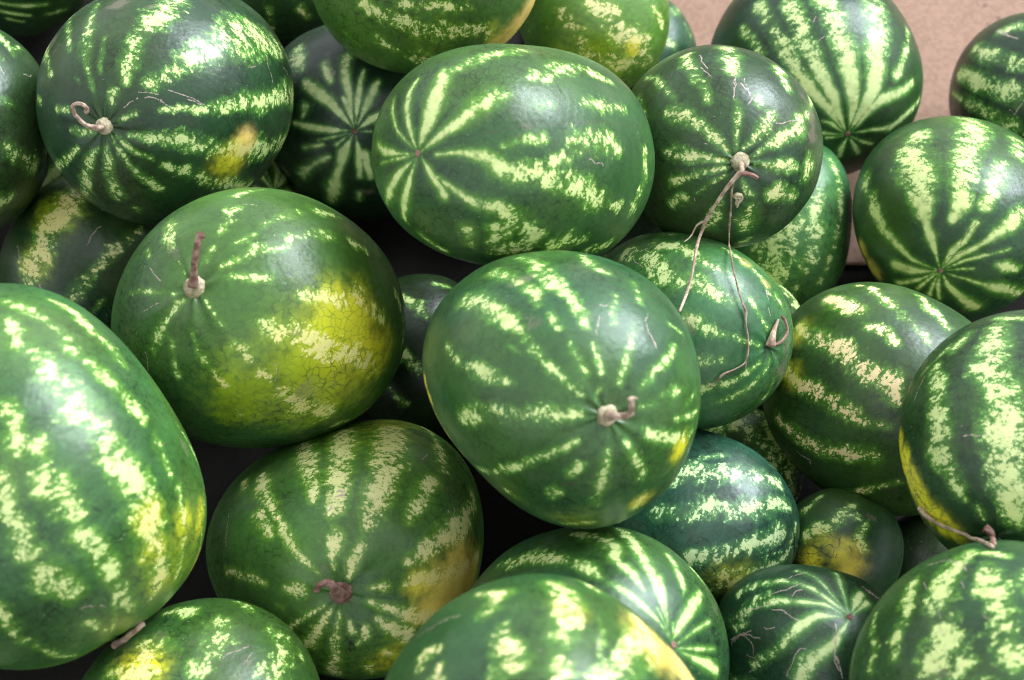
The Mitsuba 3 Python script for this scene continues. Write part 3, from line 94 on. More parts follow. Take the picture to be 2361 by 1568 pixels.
 S=[(1.0,[(2.363,4.054,7.3),(2.17,4.159,10.9),(2.012,4.219,8.2)]),(1.0,[(1.891,4.323,3.6),(1.77,4.308,7.3),(1.625,4.353,4.5)]),(1.0,[(2.472,4.593,7.3),(2.315,4.653,7.3),(2.109,4.653,10.9),(1.928,4.638,10.0),(1.795,4.668,10.9),(1.625,4.697,10.9),(1.504,4.668,10.9),(1.42,4.742,9.1)]),(1.0,[(2.279,5.146,7.3),(2.133,5.176,7.3),(1.976,5.131,9.1),(1.783,5.116,9.1),(1.637,5.101,7.3),(1.516,5.101,5.4),(1.347,5.027,2.7)]),(1.0,[(2.158,5.73,7.3),(1.928,5.67,8.2),(1.71,5.61,9.1),(1.541,5.49,7.3),(1.323,5.356,7.3)]),(1.0,[(2.073,3.77,5.4),(1.976,3.875,7.3),(1.843,3.964,6.3)]),(.8,[(1.722,4.039,6.3),(1.601,4.099,4.5),(1.444,4.174,3.6)]),(.8,[(1.722,3.56,5.4),(1.601,3.725,8.2),(1.407,3.875,5.4)]),(.5,[(2.218,3.71,3.6),(2.17,3.71,3.6)]),(.5,[(1.613,.06,3.6),(1.407,5.999,4.5),(1.214,5.7,4.5),(1.069,5.52,3.6)]),(.86,[(1.19,.18,17.5),(1.57,.16,11.6),(1.95,.24,17.4),(2.33,.25,12.9),(2.7,.17,6.6),(3.08,.22,2.1)]),(.81,[(.44,.79,3.5),(.82,.76,8.6),(1.19,.81,7.0),(1.57,.77,9.6),(1.95,.87,11.4),(2.33,.84,9.0),(2.7,.79,3.8),(3.08,.81,1.9)]),(.95,[(.44,1.46,6.0),(.82,1.41,8.3),(1.19,1.43,9.3),(1.57,1.48,11.3),(1.95,1.4,8.8),(2.33,1.47,8.6),(2.7,1.4,8.4),(3.08,1.43,1.7)]),(.86,[(.44,1.82,9.2),(.82,1.76,11.9),(1.19,1.81,10.0),(1.57,1.85,16.2),(1.95,1.75,14.4),(2.33,1.85,15.5),(2.7,1.81,6.4),(3.08,1.81,2.0)]),(.85,[(.44,2.54,9.7),(.82,2.58,9.4),(1.19,2.59,9.2),(1.57,2.49,16.4),(1.95,2.54,15.5),(2.33,2.49,7.7),(2.7,2.54,6.2),(3.08,2.55,2.0)]),(.84,[(1.57,3.17,9.5),(1.95,3.16,6.8),(2.33,3.18,8.8),(2.7,3.19,5.0),(3.08,3.2,1.7)])],
 Y=[(2.436,4.668,29,.4,.7),(2.23,5.146,26,.4,.6)],
 R=[(1,1.3,[(1.613,5.595),(1.565,5.595)]),(0,1.5,[(1.879,5.864),(1.758,5.834),(1.734,5.879)]),(1,1.8,[(1.178,5.7),(1.032,5.655)])]),
18: dict(c=[.5152, .825, .3789], x=[-.7838, .5159, .3456], z=[-.4562, -.856, .2432], b=.1229, e=1.163, p=2.2, h=[-.018, .008, .002, -.011, -.008, .038, .032], end=1,
 S=[(1.0,[(1.456,6.193,6.5),(1.25,6.119,8.1),(1.093,6.119,9.7),(.911,6.104,9.7),(.766,6.119,9.7),(.682,6.059,6.5)]),(1.0,[(1.807,5.745,9.7),(1.577,5.73,12.9),(1.359,5.7,14.5),(1.226,5.565,14.5),(1.044,5.46,17.7),(.875,5.43,19.4),(.718,5.341,19.4)]),(.6,[(1.964,5.625,6.5),(1.976,5.819,4.8)]),(.3,[(1.698,6.104,4.8),(1.565,6.208,4.4),(1.48,.06,4.0)]),(.6,[(1.77,5.999,6.5),(1.577,6.059,4.8)]),(1.0,[(.766,6.193,11.3),(.609,6.119,8.1),(.488,6.104,8.1),(.379,6.134,3.2)]),(1.0,[(.645,5.326,17.7),(.476,5.281,16.1),(.355,5.042,14.5),(.258,4.787,9.7)]),(.6,[(.27,5.939,4.8),(.173,5.924,4.0)]),(.9,[(.44,4.1,3.7),(.82,4.08,6.1),(1.19,4.01,5.3),(1.57,4.09,10.0),(1.95,4.1,8.1),(2.33,4.03,7.1),(2.7,4.11,4.9),(3.08,4.09,1.2)]),(.92,[(.44,4.67,8.3),(.82,4.59,9.4),(1.19,4.69,13.3),(1.57,4.59,16.7),(1.95,4.68,10.1),(2.33,4.57,9.5),(2.7,4.64,7.6),(3.08,4.58,2.1)]),(.78,[(.82,5.05,11.6),(1.19,5.1,11.8),(1.57,5.12,13.6),(1.95,5.06,12.9),(2.33,5.11,8.0),(2.7,5.12,5.5),(3.08,5.08,1.8)]),(.83,[(2.33,5.93,8.9),(2.7,5.88,5.9),(3.08,5.97,1.6)]),(.8,[(1.95,.19,10.2),(2.33,.2,9.8),(2.7,.19,7.5),(3.08,.17,2.0)]),(.99,[(1.57,.64,15.1),(1.95,.74,8.2),(2.33,.73,6.5),(2.7,.68,5.2),(3.08,.64,1.4)]),(.93,[(1.19,1.28,16.8),(1.57,1.26,19.5),(1.95,1.26,18.1),(2.33,1.26,14.1),(2.7,1.3,11.4),(3.08,1.27,1.9)]),(.71,[(1.19,2.13,4.9),(1.57,2.13,5.5),(1.95,2.19,8.3),(2.33,2.19,6.4),(2.7,2.09,3.0),(3.08,2.13,1.1)]),(.86,[(.82,2.7,11.4),(1.19,2.67,11.8),(1.57,2.71,14.5),(1.95,2.67,14.7),(2.33,2.65,12.8),(2.7,2.65,9.2),(3.08,2.69,1.8)]),(.9,[(.44,3.36,10.6),(.82,3.43,14.4),(1.19,3.36,14.1),(1.57,3.37,18.2),(1.95,3.37,12.8),(2.33,3.46,11.3),(2.7,3.35,11.0),(3.08,3.42,1.8)])],
 Y=[(1.117,.464,18,.95,.55),(.948,.464,21,.95,.6),(.79,.524,23,1.0,.6),(.657,.628,25,1.0,.55),(.488,.778,26,.95,.5),(.355,.913,21,.6,.4)],
 R=[(0,.7,[(.815,5.849),(.827,5.715),(.839,5.58)]),(0,.7,[(1.238,.105),(1.407,.0)]),(1,.7,[(.803,.449),(.778,.464)]),(1,.7,[(.73,.509),(.73,.554)]),(1,.8,[(.657,.494),(.621,.598)])]),
19: dict(c=[.4423, .5641, .391], x=[-.9876, -.1305, -.0874], z=[.1319, -.9912, -.0108], b=.1245, e=1.040, p=2.2, h=[.008, .043, .023, .003, -.006, .049, .037], end=1,
 S=[(1.0,[(2.351,4.937,8.9),(2.266,5.101,8.9),(2.133,5.191,10.4),(2.012,5.296,10.4),(1.976,5.386,5.9)]),(1.0,[(1.819,5.281,8.9),(1.722,5.296,13.3),(1.649,5.386,13.3),(1.565,5.475,8.9)]),(1.0,[(2.158,4.817,7.4),(2.025,4.847,10.4),(1.928,4.802,8.9),(1.795,4.862,7.4),(1.698,4.847,8.9),(1.577,4.862,8.9),(1.456,4.847,8.9)]),(.5,[(2.279,5.535,5.9),(2.109,5.565,7.4),(1.952,5.595,4.4)]),(.6,[(2.182,5.984,3.0),(2.012,5.954,3.7),(1.879,5.909,3.0),(1.758,5.984,3.7)]),(.7,[(2.23,4.623,3.7),(2.363,4.847,3.7)]),(.8,[(1.492,5.311,8.9),(1.541,5.221,7.4)]),(.5,[(1.904,5.685,5.9),(1.758,5.745,5.9)]),(.94,[(.06,.12,1.3),(.44,.19,4.6),(.82,.16,5.7),(1.19,.17,11.9),(1.57,.17,8.5)]),(.85,[(2.33,.17,8.0),(2.7,.12,4.7),(3.08,.11,1.7)]),(.88,[(.06,.77,1.6),(.44,.79,9.0),(.82,.77,9.0),(1.19,.81,13.0),(1.57,.76,12.9),(1.95,.78,16.6),(2.33,.8,7.9),(2.7,.81,6.0),(3.08,.85,2.1)]),(.87,[(.06,1.43,1.6),(.44,1.37,9.2),(.82,1.39,14.2),(1.19,1.4,9.1),(1.57,1.43,12.0),(1.95,1.4,14.7),(2.33,1.46,7.7),(2.7,1.48,9.4),(3.08,1.37,1.8)]),(.95,[(.06,1.91,2.0),(.44,1.91,7.0),(.82,1.9,9.5),(1.19,1.99,10.2),(1.57,1.9,14.1),(1.95,1.92,15.9),(2.33,1.88,13.9),(2.7,1.94,8.8),(3.08,1.89,1.8)]),(.98,[(.06,2.64,2.1),(.44,2.56,9.0),(.82,2.54,9.2),(1.19,2.64,16.8),(1.57,2.55,9.9),(1.95,2.54,14.6),(2.33,2.56,10.7),(2.7,2.61,9.1),(3.08,2.6,1.6)]),(.88,[(.06,3.32,1.6),(.44,3.35,4.9),(.82,3.33,8.6),(1.19,3.41,10.7),(1.57,3.37,13.6),(1.95,3.41,10.0),(2.33,3.4,7.0),(2.7,3.4,6.7),(3.08,3.36,1.7)]),(.73,[(.06,3.98,2.3),(.44,4.05,7.2),(.82,4.06,11.2),(1.19,4.01,15.4),(1.57,3.96,14.9),(1.95,3.99,18.6),(2.33,4.0,12.0),(2.7,4.01,5.2),(3.08,3.97,2.6)]),(.78,[(.06,4.44,2.3),(.44,4.52,8.2),(.82,4.49,13.0),(1.19,4.47,10.6),(1.57,4.47,13.7),(1.95,4.52,14.7)]),(.95,[(.06,5.01,1.8),(.44,5.0,7.5),(.82,5.1,6.3),(1.19,5.09,13.8)]),(.73,[(.06,5.86,1.8),(.44,5.93,7.1),(.82,5.91,12.4),(1.19,5.89,19.9)]),(.84,[(2.7,5.92,10.7),(3.08,5.9,2.7)])],
 Y=[],
 R=[(0,.9,[(2.424,5.416),(2.363,5.146),(2.242,5.042),(2.17,4.982)]),(0,.7,[(1.904,5.296),(1.819,5.296),(1.722,5.311)]),(0,.7,[(1.77,4.967),(1.734,4.922)]),(0,.7,[(2.194,5.401),(2.121,5.371)]),(0,.7,[(2.073,5.056),(2.012,5.042)]),(0,.7,[(2.17,4.997),(2.303,4.937)]),(0,.7,[(2.254,4.742),(2.242,4.653)])]),
20: dict(c=[.3037, .6727, .2182], x=[.8862, -.3849, -.2579], z=[.2677, -.0288, .9631], b=.0899, e=1.059, p=2.2, h=[-.017, .054, -.012, .011, -.028, -.069, .038], end=0,
 S=[(1.0,[(.04,2.753,.7),(.234,2.842,2.3),(.488,2.798,2.9),(.657,2.827,2.9),(.875,2.932,3.6),(1.069,3.022,3.6),(1.25,3.097,3.3)]),(1.0,[(.089,2.753,.7),(.367,2.543,2.0),(.609,2.483,2.3),(.803,2.573,2.3)]),(1.0,[(.064,3.426,.7),(.294,3.097,2.0),(.573,3.231,2.9),(.803,3.261,4.1),(1.02,3.306,4.1),(1.226,3.381,4.1)]),(1.0,[(.113,3.68,.7),(.367,3.56,4.1),(.548,3.74,5.7),(.766,3.89,4.9),(.984,3.949,4.9),(1.311,3.964,4.1)]),(1.0,[(.04,4.712,.7),(.222,4.548,3.6),(.391,4.548,4.9),(.524,4.458,6.5),(.73,4.383,8.2),(.887,4.443,8.2)]),(1.0,[(.064,1.466,.7),(.234,1.466,4.9),(.391,1.406,4.1)]),(1.0,[(.064,1.092,.7),(.331,1.077,4.1)]),(1.0,[(.064,2.214,.7),(.379,2.079,2.6),(.657,1.975,3.3)]),(.6,[(1.093,3.231,4.9),(.887,3.172,4.9)]),(.6,[(1.335,3.396,6.5),(1.165,3.486,4.9)]),(.92,[(1.57,.06,8.9),(1.95,.06,9.7),(2.33,.08,6.4),(2.7,.11,4.1),(3.08,.06,1.4)]),(.9,[(1.19,.77,7.8),(1.57,.72,13.6),(1.95,.76,13.6),(2.33,.82,7.1),(2.7,.73,7.0),(3.08,.77,1.3)]),(.84,[(1.19,1.34,15.3),(1.57,1.33,8.8),(1.95,1.32,12.8),(2.33,1.32,11.3),(2.7,1.35,4.7),(3.08,1.31,2.3)]),(.91,[(1.19,2.07,19.3),(1.57,2.07,13.0),(1.95,2.02,17.2),(2.33,2.0,13.5),(2.7,1.98,6.9),(3.08,2.07,1.7)]),(.87,[(1.57,2.6,11.8),(1.95,2.62,14.8),(2.33,2.61,13.7),(2.7,2.6,6.6),(3.08,2.55,2.0)]),(.88,[(1.95,3.05,6.3),(2.33,3.12,4.8),(2.7,3.04,5.3),(3.08,3.13,1.2)]),(.82,[(2.33,3.68,6.2),(2.7,3.74,5.5),(3.08,3.73,1.5)]),(.9,[(1.57,4.2,11.7),(1.95,4.19,16.5),(2.33,4.26,7.0),(2.7,4.27,8.0),(3.08,4.22,2.1)]),(.73,[(1.19,4.89,13.6),(1.57,4.82,15.6),(1.95,4.84,9.5),(2.33,4.82,9.3),(2.7,4.87,10.4),(3.08,4.88,2.5)]),(.75,[(.82,5.41,6.3),(1.19,5.42,5.8),(1.57,5.47,5.3),(1.95,5.39,5.0),(2.33,5.39,4.6),(2.7,5.47,4.6),(3.08,5.46,1.3)]),(.88,[(1.19,5.89,18.2),(1.57,5.84,17.6),(1.95,5.83,9.4),(2.33,5.78,8.4),(2.7,5.88,9.9),(3.08,5.88,2.2)])],
 Y=[],
 R=[(0,.7,[(.851,2.947),(.754,2.798),(.718,2.468)]),(0,.7,[(.827,3.142),(.694,3.022),(.609,2.768)]),(0,1.1,[(1.48,3.59),(1.299,3.575),(1.105,3.575)]),(0,1.0,[(1.456,3.56),(1.202,3.59),(1.069,3.725)]),(0,.7,[(1.238,3.56),(1.19,3.725),(1.25,3.845)]),(0,1.3,[(.198,3.92),(.331,4.548),(.464,4.742),(.633,4.997)]),(0,.7,[(1.032,4.308),(.851,4.204),(.73,4.129),(.669,4.159)]),(0,.7,[(.815,3.381),(.694,3.441),(.573,3.62)]),(0,2.0,[(.573,1.421),(.548,1.227),(.609,1.017)]),(0,.7,[(1.274,3.381),(1.057,3.336),(.778,3.291)]),(0,.7,[(.948,3.59),(.851,3.65)]),(0,.7,[(1.335,3.8),(1.238,3.934),(1.456,3.994)]),(0,.7,[(.633,3.112),(.573,2.932)])]),
21: dict(c=[.2002, .8422, .1768], x=[-.1959, -.8147, -.5458], z=[.9105, -.3578, .2073], b=.0954, e=1.213, p=2.2, h=[-.052, -.02, .027, .008, -.004, -.076, .003], end=1,
 S=[(1.0,[(1.649,4.114,6.9),(1.42,3.979,10.3),(1.19,3.83,10.3),(.984,3.725,10.3),(.742,3.426,4.3)]),(.8,[(1.698,4.623,6.9),(1.456,4.533,8.6),(1.25,4.398,8.6)]),(.9,[(1.044,4.338,8.6),(.815,4.159,8.6),(.718,3.89,6.0),(.524,3.59,5.2)]),(1.0,[(1.347,4.997,5.2),(1.081,4.922,6.9),(.875,4.802,6.9),(.694,4.638,6.9),(.476,4.353,6.0)]),(1.0,[(1.057,5.191,4.3),(.851,5.176,5.2),(.597,5.176,6.9),(.319,5.101,6.9),(.27,3.56,3.1)]),(.7,[(1.081,5.401,6.9),(.911,5.311,6.9)]),(.4,[(1.468,3.785,3.4),(1.286,3.635,2.6)]),(.98,[(.44,2.36,4.9),(.82,2.33,6.7),(1.19,2.33,6.9),(1.57,2.28,7.4),(1.95,2.31,8.6),(2.33,2.27,5.4),(2.7,2.27,5.5),(3.08,2.34,1.5)]),(.97,[(1.19,2.86,10.7),(1.57,2.84,9.1),(1.95,2.88,15.0),(2.33,2.84,10.2),(2.7,2.9,4.7),(3.08,2.82,1.9)]),(.94,[(1.95,.21,11.6),(2.33,.23,13.9),(2.7,.21,9.1),(3.08,.15,2.1)]),(.98,[(.82,.59,10.8),(1.19,.64,9.1),(1.57,.6,13.2),(1.95,.64,10.3),(2.33,.63,8.8),(2.7,.6,7.2),(3.08,.66,2.1)]),(.85,[(.44,1.63,5.9),(.82,1.65,12.0),(1.19,1.6,9.8),(1.57,1.64,9.0),(1.95,1.6,10.7),(2.33,1.57,7.0),(2.7,1.64,6.1),(3.08,1.54,1.9)])],
 Y=[(.948,5.311,44,.4,.35)],
 R=[]),
22: dict(c=[.3646, .8271, .1235], x=[.9137, -.3377, -.2262], z=[.3955, .6099, .6868], b=.0695, e=1.114, p=2.2, h=[-.001, -.0, .0, .001, -.0, .0, -.001], end=1,
 S=[(.9,[(.536,4.174,4.5),(.73,4.174,5.4),(.694,4.548,4.5)]),(.9,[(.754,4.697,4.5),(.972,4.653,5.4),(1.105,4.817,4.5)]),(.8,[(1.105,3.411,5.4),(.911,3.441,4.5),(.754,3.306,3.6)]),(.9,[(1.299,3.86,5.4),(1.057,4.054,7.1),(.827,4.189,5.4)]),(.72,[(.82,2.02,5.9),(1.19,2.1,8.0),(1.57,2.05,10.6),(1.95,2.02,7.6),(2.33,2.03,7.8),(2.7,2.06,6.0),(3.08,2.06,1.6)]),(.9,[(1.19,2.69,10.1),(1.57,2.61,11.0),(1.95,2.62,12.6),(2.33,2.68,11.3),(2.7,2.62,7.4),(3.08,2.61,2.8)]),(.91,[(2.7,3.01,6.4),(3.08,3.05,1.5)]),(.9,[(1.95,6.09,15.1),(2.33,6.03,14.3),(2.7,6.07,6.5),(3.08,6.13,2.0)]),(.86,[(.82,.37,12.7),(1.19,.37,7.5),(1.57,.29,15.9),(1.95,.31,8.9),(2.33,.32,11.4),(2.7,.34,5.5),(3.08,.31,1.5)]),(.76,[(.44,.76,8.1),(.82,.76,10.1),(1.19,.78,9.1),(1.57,.8,10.6),(1.95,.85,14.8),(2.33,.84,10.9),(2.7,.84,6.7),(3.08,.75,1.5)]),(.91,[(.44,1.32,5.4),(.82,1.27,10.3),(1.19,1.38,11.6),(1.57,1.26,10.3),(1.95,1.34,7.6),(2.33,1.35,7.8),(2.7,1.32,4.4),(3.08,1.32,1.4)])],
 Y=[(1.335,4.623,34,.6,.75),(1.577,4.189,25,.55,.6),(1.311,4.174,28,.4,.3)],
 R=[(1,1.2,[(1.069,4.353),(1.19,4.413)]),(1,.9,[(1.299,4.428),(1.383,4.458)]),(1,.8,[(1.516,4.024),(1.42,4.234)]),(1,.7,[(1.383,3.994),(1.347,4.189)]),(1,.7,[(1.649,4.024),(1.625,4.069)]),(1,.9,[(1.129,4.563),(1.165,4.638)]),(1,.7,[(1.504,4.234),(1.492,4.279)])]),
23: dict(c=[.4884, .823, .0651], x=[-.9289, -.3077, -.2061], z=[.327, -.9427, -.0667], b=.0742, e=1.107, p=2.2, h=[.0, -.003, -.002, .001, .001, -.004, -.003], end=1,
 S=[(.3,[(2.472,5.43,2.8),(2.194,5.52,3.7)]),(.5,[(2.109,5.251,2.6),(1.94,5.341,2.6)]),(.85,[(2.33,.18,7.4),(2.7,.21,7.5),(3.08,.19,1.5)]),(.74,[(.82,.74,6.0),(1.19,.76,10.1),(1.57,.72,7.6),(1.95,.82,9.1),(2.33,.73,9.0),(2.7,.8,5.5),(3.08,.78,1.8)]),(.96,[(.44,1.5,10.6),(.82,1.51,12.2),(1.19,1.52,10.1),(1.57,1.46,19.1),(1.95,1.55,10.4),(2.33,1.54,9.9),(2.7,1.47,10.3),(3.08,1.5,1.7)]),(.7,[(.44,1.9,4.0),(.82,1.9,5.4),(1.19,1.89,7.8),(1.57,1.86,8.8),(1.95,1.85,4.8),(2.33,1.85,6.2),(2.7,1.91,4.4),(3.08,1.89,1.2)]),(.74,[(.82,2.58,9.4),(1.19,2.53,10.5),(1.57,2.54,8.3),(1.95,2.63,10.9),(2.33,2.54,8.8),(2.7,2.53,5.2),(3.08,2.56,1.5)]),(.91,[(1.19,3.1,9.1),(1.57,3.08,13.8),(1.95,3.12,16.3),(2.33,3.05,7.4),(2.7,3.05,6.3),(3.08,3.13,2.0)])],
 Y=[],
 R=[]),
24: dict(c=[.0303, .4761, .4539], x=[-.9504, -.2585, -.1732], z=[.2604, -.9654, .012], b=.1422, e=1.087, p=2.2, h=[.04, .04, -.038, -.041, -.01, .06, .051], end=1,
 S=[(.7,[(2.436,4.847,4.0),(2.315,4.653,8.0),(2.194,4.787,8.0)]),(1.0,[(1.964,4.727,8.0),(1.867,4.697,9.4),(1.783,4.697,8.0)]),(.7,[(2.097,5.296,8.0),(2.085,5.176,5.3)]),(1.0,[(2.315,4.204,8.0),(2.097,4.219,12.0),(1.952,4.308,14.7),(1.867,4.383,8.0)]),(1.0,[(2.484,3.74,3.3),(2.303,3.77,6.0)]),(1.0,[(2.061,3.531,6.7),(1.916,3.605,13.4),(1.746,3.949,14.7),(1.649,4.129,13.4),(1.589,4.204,10.7)]),(1.0,[(1.71,4.458,4.0),(1.637,4.458,6.7)]),(.4,[(1.988,4.054,1.6),(1.819,4.144,1.9),(1.722,4.204,1.6)]),(.6,[(1.952,5.161,4.0),(1.904,5.191,5.3)]),(.5,[(1.734,4.787,6.7),(1.783,4.817,4.0)]),(.82,[(.06,.47,1.4),(.44,.45,7.6),(.82,.43,12.1),(1.19,.4,9.6),(1.57,.5,11.8),(1.95,.41,13.0),(2.33,.49,9.3),(2.7,.45,5.8),(3.08,.43,1.6)]),(.96,[(.06,.91,1.1),(.44,.94,4.5),(.82,.92,4.6),(1.19,.87,8.6),(1.57,.86,8.4),(1.95,.92,9.1),(2.33,.89,6.2),(2.7,.85,5.4),(3.08,.87,1.5)]),(.96,[(.06,1.58,1.5),(.44,1.57,6.8),(.82,1.49,9.0),(1.19,1.49,12.2),(1.57,1.51,14.4),(1.95,1.52,7.5),(2.33,1.5,8.5),(2.7,1.53,6.8),(3.08,1.59,1.6)]),(.8,[(.06,2.22,2.1),(.44,2.32,7.7),(.82,2.29,11.9),(1.19,2.29,11.6),(1.57,2.25,18.0),(1.95,2.31,18.0),(2.33,2.24,12.0),(2.7,2.22,8.0),(3.08,2.25,2.4)]),(.93,[(.06,2.76,1.3),(.44,2.74,4.6),(.82,2.84,8.3),(1.19,2.75,5.8),(1.57,2.77,5.7),(1.95,2.84,5.6),(2.33,2.78,6.0),(2.7,2.75,3.3),(3.08,2.75,1.6)]),(.95,[(.06,3.45,1.3),(.44,3.41,6.1),(.82,3.47,5.4),(1.19,3.36,6.1),(1.57,3.42,10.0)]),(.86,[(2.7,3.42,5.8),(3.08,3.45,1.2)]),(.82,[(.06,4.03,1.9),(.44,4.04,8.0),(.82,3.98,14.4),(1.19,3.98,14.9)]),(.82,[(.06,4.74,1.7),(.44,4.83,6.8),(.82,4.81,12.1),(1.19,4.83,14.6),(1.57,4.83,9.1)]),(.84,[(.06,5.47,1.8),(.44,5.41,4.3),(.82,5.39,10.9),(1.19,5.43,9.2),(1.57,5.44,13.6)]),(.96,[(.06,5.89,1.6),(.44,5.93,5.4),(.82,5.84,7.7),(1.19,5.87,10.7),(1.57,5.95,10.0),(1.95,5.92,7.3)]),(.79,[(2.7,5.95,4.6),(3.08,5.95,1.5)])],
 Y=[(1.843,3.575,50,.6,.8),(2.049,4.249,32,.25,.6),(1.783,3.276,32,.85,.95)],
 R=[(0,.7,[(2.291,5.475),(2.279,5.221),(2.254,4.997)]),(0,.7,[(1.77,4.204),(1.867,4.114)]),(0,.7,[(1.674,3.755),(1.783,3.605)])]),
25: dict(c=[.0773, .66, .2362], x=[.4165, -.7553, -.506], z=[.5089, -.2676, .8182], b=.1299, e=1.123, p=2.2, h=[-.004, .011, .005, .007, .0, -.002, .002], end=0,
 S=[(1.0,[(.028,3.321,.5),(.198,3.276,1.9),(.391,3.351,4.0),(.548,3.381,4.5),(.621,3.396,2.4)]),(1.0,[(.21,2.932,1.9),(.379,2.842,4.8),(.536,2.812,5.6),(.718,2.783,6.4),(.911,2.738,6.4),(1.105,2.678,4.8)]),(1.0,[(.44,3.112,1.6),(.573,3.082,5.6),(.718,3.112,4.8),(.875,2.977,8.0),(1.008,2.992,9.5),(1.178,3.052,4.8)]),(.8,[(.694,3.411,3.2),(.778,3.396,6.4),(.911,3.381,6.4),(1.105,3.426,8.0),(1.371,3.456,8.0),(1.637,3.486,4.8)]),(.8,[(.415,2.259,1.9),(.561,2.274,4.0),(.694,2.364,2.9)]),(1.0,[(.028,3.321,.5),(.161,3.097,1.3),(.282,3.067,1.6)]),(1.0,[(.028,3.321,.5),(.173,2.184,4.8),(.367,2.005,7.2),(.561,1.915,4.8)]),(1.0,[(.04,1.376,.6),(.258,1.571,2.2),(.44,1.526,1.9)]),(1.0,[(.04,.419,.6),(.222,.972,2.5),(.427,1.047,1.6)]),(1.0,[(.064,.299,.6),(.222,.643,3.5),(.379,.733,5.6),(.5,.733,4.8)]),(1.0,[(.149,2.962,1.3),(.379,2.753,4.0),(.5,2.708,4.8)]),(1.0,[(.476,2.259,4.8),(.633,2.334,4.0),(.766,2.379,4.0)]),(1.0,[(.028,2.917,.5),(.149,2.633,1.3)]),(.8,[(.815,1.9,4.8),(.851,2.005,3.2)]),(.8,[(1.19,2.12,6.8),(1.57,2.19,5.9),(1.95,2.2,5.9),(2.33,2.15,8.0),(2.7,2.14,4.9),(3.08,2.17,1.4)]),(.95,[(1.57,2.67,16.9),(1.95,2.69,13.4),(2.33,2.7,10.8),(2.7,2.7,7.8),(3.08,2.63,1.6)]),(.88,[(2.33,3.28,7.6),(2.7,3.28,7.6),(3.08,3.19,2.0)]),(.72,[(2.33,3.96,5.9),(2.7,3.96,4.5),(3.08,3.97,1.5)]),(.72,[(2.33,4.51,5.5),(2.7,4.52,4.7),(3.08,4.51,1.5)]),(.79,[(.44,5.33,8.0),(.82,5.32,9.2),(1.19,5.3,16.2),(1.57,5.29,17.2),(1.95,5.32,10.0),(2.33,5.33,16.4),(2.7,5.32,7.5),(3.08,5.26,1.9)]),(.9,[(.44,5.9,5.9),(.82,5.85,13.6),(1.19,5.87,14.2),(1.57,5.88,10.5),(1.95,5.92,10.2),(2.33,5.84,12.2),(2.7,5.85,8.7),(3.08,5.83,2.7)]),(.88,[(.44,.16,4.0),(.82,.13,8.4),(1.19,.2,5.6),(1.57,.23,10.2),(1.95,.22,7.7),(2.33,.21,4.3),(2.7,.12,3.0),(3.08,.18,1.2)]),(.7,[(1.19,.77,14.6),(1.57,.71,15.8),(1.95,.7,17.7),(2.33,.74,8.0),(2.7,.75,8.8),(3.08,.69,2.5)]),(.78,[(1.19,1.31,10.0),(1.57,1.3,17.3),(1.95,1.28,18.2),(2.33,1.29,13.3),(2.7,1.29,10.2),(3.08,1.28,1.7)])],
 Y=[],
 R=[]),
26: dict(c=[-.1754, .8264, .156], x=[-.9998, -.0096, .0144], z=[.017, -.703, .711], b=.1429, e=1.148, p=2.2, h=[.032, .059, .02, -.014, -.023, .054, -.019], end=1,
